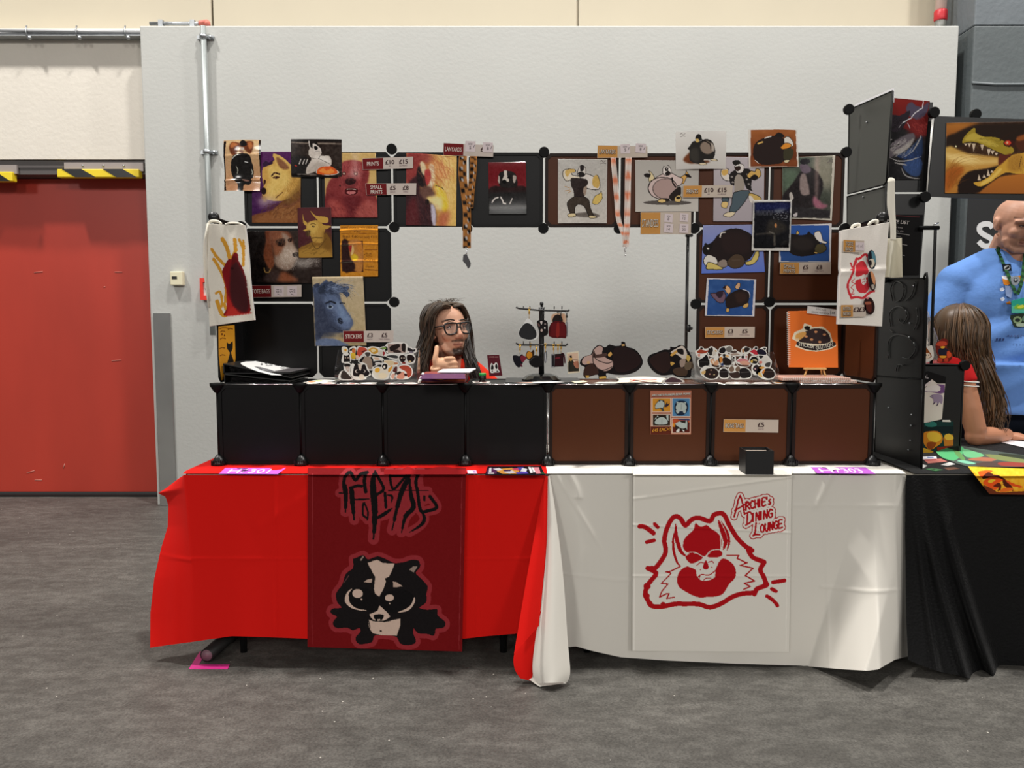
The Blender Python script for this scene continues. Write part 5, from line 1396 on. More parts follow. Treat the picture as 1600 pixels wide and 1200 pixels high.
# lettering in three slanting rows: red outline, pale gap, red strokes
STROKES = {'A': [[0,1,.45,0,.75,1],[.05,.68,.95,.45]], 'R': [[.05,1,.1,0,.6,.05,.65,.4,.15,.5],[.3,.5,.8,1]], 'C': [[.75,.15,.4,0,.1,.4,.2,.85,.55,1,.8,.85]], 'H': [[.1,0,.1,1],[.7,0,.7,1],[.1,.5,.7,.5]], 'I': [[.2,0,.2,1]],
 'E': [[.7,0,.1,0,.1,1,.75,1],[.1,.5,.6,.48]], "'": [[.2,0,.15,.25]], 's': [[.5,.4,.2,.45,.25,.65,.5,.75,.45,1,.1,.95]], 'D': [[.25,0,.2,1],[.05,.05,.5,0,.85,.4,.7,.85,.05,1.05]], 'N': [[.1,1,.15,0,.65,1,.7,0]], 'G': [[.75,.15,.4,0,.1,.4,.2,.9,.55,1,.75,.85,.75,.55,.5,.55]],
 'L': [[.35,0,.2,.8,0,1.0,.3,.95,.8,1.05]], 'O': [[.4,0,.1,.3,.15,.8,.45,1,.75,.7,.7,.25,.4,0]], 'U': [[.1,0,.12,.75,.4,1,.65,.75,.7,0]]}
def letters(word, x, y, h, big, rot):
    out = []
    for i, ch in enumerate(word):
        hh = big if i == 0 else h
        w = hh * .70 if ch not in "I's" else hh * (.42 if ch == 'I' else .4)
        if ch == 's': w = hh * .6
        for st in STROKES[ch]:
            p = fl(st).copy(); X = x + p[:, 0] * w; Y_ = -(1 - p[:, 1]) * hh
            if i == 0: Y_ = Y_ + (big - h) * .35
            out.append(np.stack([X, y + Y_ - (X - x0_) * rot], -1).ravel())
        x += w * (.80 if ch != "'" else .5) + 3
    return out
allst = []
for (word, x0_, y, h, big) in (("ARCHIE's",890,325,62,165),("DINING",985,415,66,98),("LOUNGE",1050,505,62,98)):
    allst += letters(word, x0_, y, h, big, .24)
for w, col in ((62, RD), (46, 0xd8d2ca), (15, RD)):
    for st in allst: A.l(col, st, w, 3)
A.T(0, 0, 1).l(0xe8e4dc, [991.5, 735, 991, 1016], .9).l(0xe4e0d8, [1231, 735, 1228, 1016], .7)
A.sheet('printed_banner', lambda a, b: hang(a, b, YT - 0.026,.002) - np.stack([0 * a,.003 * crease(b - 820 - (a - 990) * .05,2) + .003 * crease(b - 764 + (a - 1100) * .14,2.5) + .002 * crease(b - 900,2),0 * a],-1), M_FABRIC,
        label='white fabric banner printed with a red grinning beast and red lettering', cat='banner', back=0)

# ---- cards on the table tops
def flat_card(name, quad, z, th, paint, label, cat, group=None, k=1, material=None):
    c = Cut(lambda a, b: at_z(a, b, z + th), 0, 0, 1, 0.0003)
    q = at_z(fl(quad)[:, 0], fl(quad)[:, 1], z + th)
    c.mb.prism(q, (0, 0, -th), paint[0])
    c.n = 1
    paint[1](c)
    return c.obj(name, label, cat, group, None, material)
def stand_number(txt, q):
    def f(c):
        # print lies flat: letters are laid out on the card and seen at a slant
        a = fl(q)
        for (t, u0, u1) in txt:
            T = np.asarray(glyphs(t, 0, 0, 1.0, 1.0))
            uu = u0 + T[..., 0] * (u1 - u0); vv = 0.82 + T[..., 1] * 0.62
            L = a[0] * (1 - uu[..., None]) + a[1] * uu[..., None]; B = a[3] * (1 - uu[..., None]) + a[2] * uu[..., None]
            pts = L * (1 - vv[..., None]) + B * vv[..., None]
            w = c.w(pts.reshape(-1, 2).ravel(), .0004)
            c.mb.add(w, [(3 * i, 3 * i + 1, 3 * i + 2) for i in range(len(T))], 0xf4ecf4)
        d = lambda u, v: (a[0] * (1 - u) + a[1] * u) * (1 - v) + (a[3] * (1 - u) + a[2] * u) * v
        c.ln(0x1a1018, np.concatenate([d(.2, .05), d(.3, .2), d(.38, .08)]), 1.1).ln(0x1a1018, np.concatenate([d(.33, .55), d(.42, .35)]), 1.6)
    return f
q1 = [352, 731, 447, 731, 434, 740.7, 342, 740.2]
flat_card('table_card', q1, ZT + 0.001,0.001,(0xc465cf, stand_number([('H',.12,.30),('/',.34,.40),('301',.46,.80)], q1)), 'purple stand number card 301 on the red cloth', 'card', 'purple stand number cards')
q2 = [1267, 730, 1352, 730, 1368, 740.3, 1277, 739.5]
flat_card('table_card', q2, ZT + 0.001,0.001,(0xb45fc4, stand_number([('H',.10,.32),('/',.38,.44),('303',.50,.84)], q2)), 'purple stand number card 303 on the white cloth', 'card', 'purple stand number cards')
def comic(c):
    for col, l in ((0x1a1218,[758.5,741,762,729,845,728,851,741]),(0x5a2c58,[759.5,740.5,762.5,732,776,730.5,776,740.3]),(0xe6e4e8,[764.5,731,768,730.8,767.5,738,763.8,738]),(0xeae6ea,[763,738.6,772,738.4,772,740.4,762.5,740.4]),
                   (0xe2a048,[776,736,785,732,800,731,812,734,810,740.3,785,740.3]),(0xe8e4e4,[770,732.5,780,731,786,734,778,735.5]),(0xd6d2d8,[786,737,800,735,806,738,796,740.2]),(0x5a48b4,[806,738,822,736,826,740,808,740.6]),(0xd04a6c,[800,732,811,731,812,735.5,803,734.5]),
                   (0x5048a8,[808,730,818,729.6,820,733,811,734]),(0xdedce2,[816,731,824,733,822,737,813,736.5]),(0xe8e6e8,[825,729.5,829,729.5,833,738,829,739]),(0xe8e6e8,[830,730,833,730,837,737.5,834,738]),(0xd88a94,[833,730,842,730,845,740,838,740.2]),(0x4a2c58,[786,734.2,800,733.6,797,736,788,736.4]),(0x2c4a30,[845,738,850,737,851,740.6,845,740.6])):
        c.p(col, l)
flat_card('comic_book',[758,741.5,762,728.5,845,728,851.5,741.5], ZT + 0.001,0.003,(0x14101a, comic), 'colourful comic book lying on the right end of the red cloth', 'book', material=M_GLOSS)
flat_card('sticker',[731,740,729.5,734.5,744,734.5,746,740], ZT + 0.001,0.0006,(0xe0a8c4, lambda c: c.p(0xf0ecf8,[732,739,731,735.5,738,735.5,740,739]).p(0x8a6ab0,[739,736,742,736,742,738,740,738])), 'small shiny pink sticker on the red cloth beside the comic book', 'sticker')

# black open box with cards
a = at_z(1164, 741, ZT + .002); b = at_z(1210, 743.5, ZT + .002)
bw = b[0] - a[0]; ang = math.atan2(b[1] - a[1], bw)
mid = (a + b) / 2
hgt = 0.088; dep = 0.085
R = Matrix.Rotation(-.02, 3, 'Z')
t = thing('card_box', 'open black cardboard box of cards on the white cloth', 'box', mid + V3((0, dep / 2, 0)))
m = MB(); cc = Vector(mid) + Vector((0, dep / 2, hgt / 2))
th = .004; W_ = float(bw)
for (o, s) in (((0,-dep / 2,0),(W_, th, hgt)),((0, dep / 2,0),(W_, th, hgt)),((-W_ / 2,0,0),(th, dep, hgt)),((W_ / 2,0,0),(th, dep, hgt)),((0,0,-hgt / 2 + .003),(W_, dep,.004))):
    m.box(cc + R @ Vector(o), s, R)
m.obj('box_shell', mat('black_card', 0x0c0c0e, 0.45), t)
for k in range(10):
    m = MB(); m.box(cc + R @ Vector((0, -dep / 2 + .012 + k * .006, -.002)), (W_ - .014, .0012, hgt - .012), R); m.obj('card', mat('cream_card', 0xe2d2c4, 0.6), t)

# ================================================================== things standing on the shelving
ZP = ZS + 0.0005
GB = 'black display binders'
def binder(poly, zb, zt_l, zt_r, label, art=False):
    """ring binder lying with its spine to the left: thicker at the spine"""
    x0, x1, y0, y1 = poly
    t = thing('ring_binder', label, 'binder', ((x0 + x1) / 2, (y0 + y1) / 2, zb), GB)
    m = MB(); v = [(x0, y0, zb),(x1, y0, zb),(x1, y1, zb),(x0, y1, zb),(x0, y0, zb + .004),(x1, y0, zb + .004),(x1, y1, zb + .004),(x0, y1, zb + .004)]
    F = [(0,3,2,1),(4,5,6,7),(0,1,5,4),(1,2,6,5),(2,3,7,6),(3,0,4,7)]
    m.add(v, F); m.obj('lower_cover', M_BLACK, t)
    sl = lambda x, e: zt_l + (zt_r - zt_l) * (x - x0) / (x1 - x0) + e
    m = MB(); v = [(x0, y0, sl(x0,0)),(x1, y0, sl(x1,0)),(x1, y1, sl(x1,0)),(x0, y1, sl(x0,0)),(x0, y0, sl(x0,.004)),(x1, y0, sl(x1,.004)),(x1, y1, sl(x1,.004)),(x0, y1, sl(x0,.004))]
    m.add(v, F); m.obj('upper_cover', mat('binder_cover', 0x1a1a1a, 0.38), t)
    m = MB(); m.bbox((x0, y0, zb), (x0 + .004, y1, zt_l + .002)); m.obj('spine', M_BLACK, t)
    m = MB(); n = 5
    for k in range(n):
        z0 = zb + .006 + k * (zt_r - zb - .008) / n; z1 = zb + .006 + k * (zt_l - zb - .012) / n
        m.add([(x0 + .02, y0 + .006, z1),(x1 - .008, y0 + .006, z0),(x1 - .008, y1 - .006, z0),(x0 + .02, y1 - .006, z1)],[(0,1,2,3)])
    m.obj('plastic_sleeves', mat('sleeve_grey', 0x6a6668, 0.25), t)
    return t, sl
bx0 = at_y(349, 590, YF).item(0); bx1 = at_y(452, 598, YF).item(0)
b1, _ = binder((bx0, bx1, YF + .008, YB - .03), ZP, ZP + .034, ZP + .008, 'lower of two black binders lying at the left end of the shelf')
b2, sl2 = binder((bx0 - .004, bx1 + .006, YF + .012, YB - .01), ZP + .038, ZP + .0385 + .036, ZP + .0385 - .018, 'upper black binder with a white printed logo at the left end of the shelf')
def binder_top(pxy):
    q = fl(pxy); out = []
    n = np.array([-(sl2(1, 0) - sl2(0, 0)), 0, 1.0]); p0 = np.array([bx0, YF, sl2(bx0, .0046)])
    return at_plane(q[:, 0], q[:, 1], p0, n)
for l, col in (([376,567,384,565,397,564.5,403,563,414,565,440,572,474,579,470,583,444,580.5,436,582,443,585,440,586.5,424,586,404,581,388,575,377,569.5],0xe4e4e2),([397,572.5,406,573.5,425,578.5,434,582.5,424,583,408,578.5],0x6a6a6c),([408,576,416,577.5,420,580,411,578.5],0xa0a0a4)):
    m = MB(); p = binder_top(l) + V3((0, 0, .0003 if col == 0xe4e4e2 else .0007)); tr_ = tess(p); m.add(p, [tuple(i) for i in tr_], col)
    m.obj('logo', M_PRINT, b2, colored=True)
m = MB()
for i in range(26):
    f = i / 25; x = 405 + 62 * f + rng.uniform(-3, 3); y = 567 + 12 * f + rng.uniform(-2, 2.5)
    p = binder_top([x, y, x + 3, y + .6, x + 2.6, y + 1.2, x - .3, y + .7]) + V3((0,0,.001)); m.add(p,[(0,1,2,3)],0x3a3a3c)
m.obj('logo_marks', M_PRINT, b2, colored=True)

# ---- stickers ------------------------------------------------------------
GS1 = 'die-cut stickers in the left acrylic box'; GS2 = 'die-cut stickers in the right acrylic box'
def acrylic_box(label, x0, x1, y0, y1, Yf, dep, steps):
    a = P(x0, y1, Yf); b = P(x1, y1, Yf); zt = P(x0, y0, Yf).z
    t = thing('sticker_stand', label, 'stand', ((a.x + b.x) / 2, Yf + dep / 2, ZP))
    w = .002
    for k in range(steps):
        zz = ZP + (zt - ZP) * (k + 1) / steps; yy = Yf + dep * k / steps
        m = MB(); m.bbox((a.x, yy, ZP), (b.x, yy + w, zz)); m.obj('tier', M_CLEAR, t)
    for x in (a.x, b.x):
        m = MB(); m.prism([(x, Yf, ZP),(x, Yf + dep, ZP),(x, Yf + dep, zt),(x, Yf + dep * .7, zt),(x, Yf, ZP + (zt - ZP) * .38)],(w,0,0)); m.obj('side_wall', M_CLEAR, t)
    m = MB(); m.bbox((a.x, Yf, ZP), (b.x, Yf + dep, ZP + w)); m.obj('base', M_CLEAR, t)
    return t
WB = 0xe9e6df
def sticker(ox, oy, k, Y, outline, layers, label, group):
    c = Cut(Y, ox, oy, k, .0002)
    c.base(WB, outline, .0008, 3)
    for L in layers:
        if L[0] == 'e': c.e(L[1], *L[2:])
        elif L[0] == 'l': c.ln(L[1], L[2], L[3], 3)
        else: c.p(L[0], L[1], L[2] if len(L) > 2 else 3)
    return c.obj('sticker', label, 'sticker', group)
S1 = (510, 525, 8.889)
ys = YF + 0.035
acrylic_box('clear acrylic stand full of stickers left of the seated man', 523, 651, 548, 594, ys + .004, .10, 3)
def st1(row, o, l, lab): sticker(*S1, ys + .003 + .033 * row - .0045, o, l, lab, GS1)
K = 0x191414
st1(2,[215,160,240,145,290,165,300,210,285,260,240,250,215,215],[(0xe8e0cc,[222,175,250,160,290,175,290,220,240,240]),('e',0xe0a030,265,195,17,20)], 'sticker of a white winged thing with an orange centre, rear row far left')
st1(2,[310,190,350,150,400,145,420,200,410,330,340,320,330,250],[(0x2a2420,[320,195,370,165,390,190,340,205]),(0xd87a3c,[360,180,400,175,400,230,360,230]),(0xe8c040,[345,240,400,240,400,315,350,310])], 'sticker in yellow and orange under a dark wing, rear row')
st1(2,[415,180,440,140,500,150,560,160,580,210,540,260,480,300,440,330,395,315],[(0xc8503c,[430,200,460,155,540,165,565,200,520,230,460,290,420,310]),(0x6a2420,[490,215,540,195,540,215,500,230]),(0xe8c4b4,[405,270,440,270,460,300,415,318])], 'sticker of a red snouted animal, rear row')
st1(2,[570,170,620,145,690,150,760,170,830,230,820,280,720,270,640,260,590,230],[(0xd8a238,[585,190,640,160,710,180,715,230,660,250,610,220]),(0xf0dca8,[620,190,660,175,690,205,640,225]),(0xd8d0c4,[725,205,780,205,780,265,730,260]),(0xa03438,[785,215,815,230,805,270,785,265])], 'sticker of a golden dish with a cream fork shape, rear row')
st1(2,[740,165,790,145,840,150,850,200,800,200],[(0x7c9c50,[760,165,800,155,830,160,820,185,780,180])], 'sticker with a sprig of green, rear row')
st1(2,[840,100,1110,98,1112,240,845,240],[(0xb49c92,[850,112,1100,110,1100,230,855,230],1),(0x241a18,[880,150,940,120,1010,110,1020,150,960,190,900,215,880,190]),(0x241a18,[1050,110,1098,112,1095,220,1050,200]),(0x3a2a26,[930,200,990,190,1040,228,940,230])], 'square sticker of a brown reclining shape, top of the rear row')
st1(2,[1125,165,1170,150,1200,175,1245,165,1250,220,1215,240,1215,260,1140,240],[(0x2a2428,[1140,170,1165,168,1200,190,1235,180,1225,215,1150,215]),(0x8a8490,[1160,215,1210,222,1200,240,1150,232])], 'sticker of a grey masked cat, rear row far right')
st1(1,[225,265,240,240,270,235,300,240,330,265,340,360,215,370],[(K,[240,260,262,275,295,272,315,250,332,355,240,360],1),('e',0xd8c0b0,265,302,9,6),('e',0xd8c0b0,302,302,9,6)], 'sticker of a square black cat, middle row left')
st1(1,[440,360,480,290,530,270,530,230,570,210,620,225,620,280,650,330,650,470,560,460,540,400],[(K,[455,350,490,300,540,280,510,330,490,365]),(0xa08c7c,[540,285,600,290,630,340,635,450,570,450,560,390,500,360,520,310]),(0x4a423e,[535,235,570,225,610,235,595,280,555,280])], 'sticker of a grey bodied figure with a dark face, middle row')
st1(1,[610,300,650,280,700,290,770,300,800,330,780,390,720,400,660,430,620,400],[(0x2a2628,[620,310,640,350,700,345,770,345,760,380,690,400,650,420,625,380]),(0xd8d4d0,[680,370,740,365,760,390,690,400]),(0xd8b8a0,[660,300,720,300,740,330,680,330])], 'sticker of a grey and white bird-like shape, middle row')
st1(1,[800,260,870,245,980,260,1000,310,960,330,880,310,830,290],[(0x3a3a3a,[830,280,900,265,985,275,985,310,900,300])], 'sticker of a dark grey disc, middle row')
st1(1,[1000,270,1040,245,1090,255,1120,250,1190,250,1235,290,1225,370,1160,390,1050,390,1005,340],[(0x241816,[1012,285,1045,265,1090,275,1100,330,1060,370,1020,340]),(0x241816,[1120,270,1180,262,1225,300,1210,350,1150,370,1120,330]),('e',0xe8d8c8,1045,305,9,8),('e',0xe8d8c8,1078,305,9,8),('e',0xe8c890,1160,355,20,12),(0x8a3028,[1050,370,1090,360,1100,385,1060,385])], 'sticker of two spiky dark heads side by side, middle row right')
st1(1,[780,340,840,330,920,335,990,360,1000,400,930,440,870,450,800,420],[(0xe4cca4,[800,350,860,340,930,350,960,390,900,420,820,400]),(0xc8845c,[940,370,990,370,985,390,950,395])], 'sticker of a cream loaf-shaped body, middle row centre')
st1(0,[165,560,200,490,240,470,240,400,290,370,340,390,340,470,330,540,370,600,330,615,190,610],[(0x231c1a,[245,395,285,382,332,395,320,430,260,430]),(0xc8b4a8,[265,430,320,430,315,490,290,490]),(0x3e342f,[205,590,215,500,250,480,310,540,350,595]),(0xd8d0c8,[285,455,310,455,300,470])], 'sticker of a seated figure with a dark hat, front row far left')
st1(0,[330,520,345,400,370,380,400,400,450,385,520,380,570,430,600,500,620,540,560,570,540,605,400,610,360,570],[(0x1e1718,[390,405,440,395,460,460,500,400,540,400,565,470,600,510,560,560,400,560,370,520]),('e',0xd8ccc4,425,490,26,24),('e',0xd8ccc4,520,488,22,20),('e', K,432,490,20,20),('e', K,515,488,18,18),(0xe0d0bc,[455,545,490,530,525,550,515,600,465,600]),(0xd8c8b8,[440,400,490,390,480,470,460,470],2)], 'sticker of a big eyed badger, front row left')
st1(0,[630,530,650,460,700,425,760,430,770,390,810,370,850,390,870,420,940,400,930,450,880,530,860,590,800,610,690,600,645,570],[(0xe6ddcc,[650,520,670,460,760,445,860,460,870,530,820,590,700,590]),(0xe8b040,[675,460,720,440,745,470,720,505,680,500]),(0x1c1616,[770,420,800,385,845,400,840,450,800,465]),('e',0xf0e4d4,805,430,14,20),(0xe0a038,[860,460,920,410,900,470,865,505]),('e',0xf0e0c0,780,550,60,40)], 'sticker of a round cream panda-like body, front row centre')
st1(0,[880,560,910,500,930,430,970,405,1000,430,980,500,950,560,930,600,895,600],[(0x5a2a28,[920,490,950,430,985,430,970,500]),(0xd8a490,[905,540,950,520,935,590,905,580])], 'narrow sticker of a maroon figure, front row')
st1(0,[950,520,990,470,1000,420,1060,395,1140,400,1190,450,1200,520,1160,580,1080,605,980,595],[(0xb04a34,[1010,430,1060,408,1130,415,1180,460,1180,540,1130,580,1110,500,1040,460]),(0xd8947c,[975,570,1010,520,1070,500,1090,560,1060,595,990,590]),(0x2c1c1a,[975,510,1020,490,1040,510,985,540]),(0x3a1c18,[1080,520,1120,530,1115,560,1085,550])], 'sticker of a rust red curled animal, front row right')
S2 = (1070, 530, 10.0)
acrylic_box('clear acrylic stand full of stickers below the stickers sign', 1085, 1216, 551, 593, ys + .004, .10, 3)
def st2(row, o, l, lab): sticker(*S2, ys + .003 + .033 * row - .0045, o, l, lab, GS2)
st2(2,[160,190,210,160,240,115,280,120,310,150,390,140,400,190,340,230,240,290,190,270],[(0xa8442c,[190,200,240,160,330,180,380,170,330,215,240,225]),(0x2a1c1a,[240,135,275,130,280,155,250,160]),(0xe0a090,[205,235,240,230,235,270,210,265])], 'sticker of a rust coloured reclining figure, rear row far left')
st2(2,[380,130,420,110,460,130,510,170,520,240,450,290,380,260,360,210],[(0x2a2422,[390,150,430,130,440,190,420,250,380,240]),(0xd8d0c4,[430,200,470,180,490,230,440,260]),(0xcaa060,[465,170,500,180,490,200])], 'sticker of a dark and cream standing figure, rear row')
st2(2,[520,190,550,130,620,110,700,100,750,130,740,200,680,220,560,230],[(0x1e1a1c,[535,200,560,140,620,130,640,180,600,220]),(0x7c7670,[640,150,690,110,735,130,730,190,670,200])], 'sticker of a black ball with a grey tail, rear row')
st2(2,[700,230,740,180,790,160,830,190,900,220,880,260,740,260],[(0x5a4a44,[730,200,780,175,820,200,760,220]),(0xb09a8c,[720,230,800,220,860,240,740,255])], 'low sticker of a taupe lying shape, rear row centre')
st2(2,[880,210,890,150,940,110,1000,130,1040,150,1000,220,950,240],[(0x2c2220,[930,140,970,125,1020,150,970,200,930,190]),(0xb88860,[895,160,925,150,925,205,900,205])], 'sticker of a dark dog with a tan box, rear row')
st2(2,[1010,200,1050,165,1090,115,1140,120,1150,160,1220,120,1285,130,1270,180,1290,240,1180,265,1060,245],[(0xc83444,[1020,195,1080,160,1130,190,1140,240,1080,235,1060,215]),(0x1c1a2c,[1130,170,1200,155,1260,190,1270,240,1150,235]),(0x1c1818,[1095,130,1135,130,1125,160,1095,155]),(0x1c1818,[1225,140,1270,140,1250,170])], 'sticker of a pinkish red and navy figure, rear row right')
st2(1,[205,330,260,280,310,235,360,240,380,300,375,430,240,450,205,400],[(0x171415,[220,330,290,285,330,245,355,260,370,320,365,420,240,440,225,380]),('l',0x5a5654,[225,355,370,355],6)], 'sticker of a round black body, middle row left')
st2(1,[360,370,400,290,450,300,510,240,540,300,560,400,540,440,430,450],[(0xd8a078,[400,320,450,310,470,350,510,320,530,390,470,410,410,370]),(0xf0d8c0,[420,330,460,350,450,390]),(0x3a2218,[420,390,480,410,540,410,520,440,440,425])], 'sticker of a peach and cream furry body, middle row')
st2(1,[520,310,560,250,600,220,660,220,740,280,740,380,700,430,580,420,540,370],[(0x241a18,[590,300,640,280,720,330,720,400,610,400]),(0xd88a3c,[540,290,580,280,590,340,555,370]),(0xe8b878,[640,245,690,260,680,285,645,275]),(0x1c1616,[595,235,635,235,630,275,600,270]),(0x34406c,[565,380,600,375,605,415,570,410])], 'sticker of a dark bellied figure with orange limbs, middle row')
st2(1,[735,280,790,260,800,330,780,400,740,390],[('e', K,765,290,15,14),('e',0x6a5a54,765,330,12,20)], 'thin white sticker with a small black head, middle row centre')
st2(1,[800,340,860,280,900,240,980,245,980,310,1030,380,1000,430,860,430,805,390],[(0xd8868c,[815,340,870,300,950,310,1000,340,940,360,850,355]),(0xe0a890,[860,350,960,340,1020,385,960,410,880,390]),(0x201818,[885,265,920,255,925,295,890,295]),(0xd06070,[950,265,975,265,960,300]),(0x4a2c24,[815,375,880,400,1010,410,960,428,850,415])], 'sticker of a pink swollen figure, middle row')
st2(1,[1005,320,1040,260,1110,260,1150,300,1150,370,1090,400,1020,380],[(0x1a1614,[1020,320,1060,275,1120,280,1145,330,1120,380,1040,370]),(0xe0b850,[1030,340,1060,325,1060,365,1040,370]),(0xd8c8a0,[1050,320,1110,315,1130,345,1080,335])], 'sticker of a black and yellow round head, middle row right')
st2(1,[1140,270,1180,240,1240,250,1290,250,1340,310,1360,360,1330,450,1250,440,1170,390],[(0x1c1818,[1155,265,1180,255,1230,265,1220,300,1180,300]),(0xe0dcd4,[1190,310,1260,265,1310,320,1250,370,1200,360]),(0xe08070,[1160,350,1200,340,1210,370,1180,385]),(0x4a4644,[1260,380,1335,360,1325,430,1265,430])], 'sticker of a white furry figure with black ears, middle row far right')
st2(0,[240,490,290,430,350,415,430,440,520,480,540,550,500,620,390,635,310,600,250,550],[(0x2c1f1d,[300,520,340,465,440,450,510,490,525,550,480,610,380,615,310,575]),(0xe0b878,[260,510,320,490,320,530,280,555]),('e',0xd89c8c,390,545,14,9),('e',0xd8c08c,460,555,14,8),('e',0xe0b090,410,482,12,8)], 'sticker of a speckled brown belly with a yellow face, front row far left')
st2(0,[540,470,600,440,640,445,680,490,690,600,600,620,540,590],[(0x221b1b,[545,500,590,460,650,470,675,520,680,590,600,605,550,580]),('l',0x6a6464,[550,510,670,505],5)], 'sticker of a dark rounded body, front row second')
st2(0,[670,500,700,430,760,410,830,420,900,430,1000,460,1050,540,1020,610,900,630,740,620],[(0x7c6656,[690,470,720,425,760,430,770,490,720,510]),(0x7c6656,[790,470,820,425,860,435,860,490,810,505]),(0x3a2a26,[690,530,760,520,840,510,860,600,740,605]),(0x1e1a1a,[860,470,950,450,1030,520,1020,590,900,610,860,560]),('l',0x6a6462,[870,520,1030,510],6)], 'sticker of two brown heads and a black belly, front row centre')
st2(0,[1040,440,1080,390,1140,385,1190,420,1230,440,1180,500,1130,560,1060,540],[(0x2a2026,[1065,450,1110,400,1150,420,1130,500,1080,500]),(0xd8b0b0,[1085,460,1110,450,1105,480])], 'sticker of a dark plum head, front row')
st2(0,[1110,530,1120,450,1180,415,1260,430,1360,450,1415,530,1390,610,1280,635,1180,600],[(0x2a1e1c,[1215,510,1260,460,1340,460,1400,520,1390,590,1300,615,1230,580]),(0xe0a04c,[1160,445,1220,425,1250,450,1200,465]),(0xe0bc70,[1140,535,1180,520,1215,590,1170,580]),(0xd8883c,[1205,510,1260,465,1240,520,1225,545]),('l',0x6a5a52,[1240,505,1390,505],5)], 'sticker of an orange faced figure with a dark round belly, front row far right')
# loose stickers lying flat on the shelf
def flat_stk(x0, x1, y, h, cols, label, group, z=0.0):
    n = 14; o = []
    for i in range(n):
        a = 2 * math.pi * i / n; o += [(x0 + x1) / 2 + (x1 - x0) / 2 * math.cos(a) * (1 + .12 * math.sin(5 * a + x0)), y + h / 2 * math.sin(a)]
    zz = ZP + z
    def f(c):
        for j, col in enumerate(cols):
            cx = x0 + (x1 - x0) * (j + .7) / (len(cols) + .5); c.e(col, cx, y, (x1 - x0) / (len(cols) * 2 + 1.5), h * .3)
    flat_card('sticker', o, zz, .0006, (WB, f), label, 'sticker', group)
GF = 'loose stickers lying on the shelf'
for i, (x0, x1, y, h, cols, lab) in enumerate((
    (471,498,598.2,3.2,[0xd8c8b0,0x8a8a80], 'flat white sticker lying just right of the binders'),(478,512,596.5,3.4,[0xe0a070,0xe8e0c0], 'flat cream sticker lying on the pile beside the binders'),(488,524,595,3.2,[0xc8d890,0xd8d0c0], 'flat greenish sticker on top of the pile beside the binders'),(500,526,598.6,2.6,[0xd07a5c], 'flat sticker with a rust spot beside the left acrylic stand'),
    (530,560,599,2.4,[0x3a3030,0xa03c30], 'flat sticker with dark marks in front of the left acrylic stand'),(562,596,598.8,2.6,[0xe8e4dc,0x6a6058], 'flat pale sticker below the big eyed badger sticker'),(598,628,599,2.2,[0xb04838,0x403030], 'flat red sticker below the rust animal sticker'),(630,654,598.8,2.4,[0xe0a8a0], 'flat pale pink sticker at the right corner of the left acrylic stand'),
    (738,766,597,3,[0x4a2c2c,0x8a6a64], 'flat maroon sticker right of the purple booklet'),(1100,1130,598.6,2.6,[0xc8c0b8], 'flat white sticker in front of the right acrylic stand'),(1132,1172,598.4,3,[0x8a7a74,0x3c302c], 'flat brown sticker in front of the right acrylic stand'),(1174,1206,598.6,2.6,[0x241c1c], 'flat dark centred sticker in front of the right acrylic stand'),(1208,1226,598,2.6,[0xd89a50], 'flat sticker with an orange spot right of the right acrylic stand'))):
    flat_stk(x0, x1, y, h, cols, lab, GF, .0008 * (i % 4))

# ---- keyring stand ---------------------------------------------------------
ky = YF + .09
kc = P(846, 590, ky)
m = MB(); kb = at_z(878, 597, ZP)
t = thing('display_mat', 'dark display board lying under the keyring stand', 'board', (kc.x, ky, ZP))
x0 = P(790, 597, YF + .02).x; x1 = P(910, 597, YF + .02).x
m.bbox((x0, YF + .004, ZP), (x1, YB - .05, ZP + .006)); m.obj('board', mat('board_grey', 0x1c1d1e, 0.4), t)
zb = ZP + .0065
ks = thing('keyring_stand', 'black two-tier keyring stand in the middle of the shelf', 'stand', (kc.x, ky, zb))
m = MB(); m.lathe([(.077,0),(.078,.006),(.060,.020),(.040,.027),(.012,.030)],(kc.x, ky, zb),12, smooth=False); m.obj('base', mat('gloss_black',0x0b0b0c,0.12), ks)
ztop = P(846, 480, ky).z
m = MB(); m.lathe([(.011,.028),(.010,.12),(.0105, ztop - zb - .02),(.012, ztop - zb)],(kc.x, ky, zb),14); m.obj('pole', M_BLACK, ks)
m = MB(); m.lathe([(.005,0),(.004,.006),(.0075,.009),(.0075,.017),(.004,.021)],(kc.x, ky, ztop),10); m.obj('finial', M_BLACK, ks)
for (l, dy) in (([(806,480),(811,482),(846,485),(887,486),(890,484)],-.012),([(806,536),(811,539),(846,539),(884,540),(887,537)],-.012)):
    pts = [P(x, y, ky + dy) for x, y in l]
    m = MB(); m.tube(pts, .0036, 8); m.obj('arm', M_BLACK, ks)
    for x in (818, 828, 866, 878):
        yy = 484 if l[0][1] < 500 else 539
        m = MB(); c = P(x, yy - 1, ky + dy); m.tube([c, c + Vector((0, 0, .012))], .002, 6); m.obj('peg', M_BLACK, ks)
    m = MB(); c0 = P(846, l[2][1], ky)
    m.tube([c0 + Vector((0, -.05, 0)), c0 + Vector((0, .05, 0))], .0036, 8); m.obj('arm', M_BLACK, ks)
GK = 'keyrings on the two-tier stand'
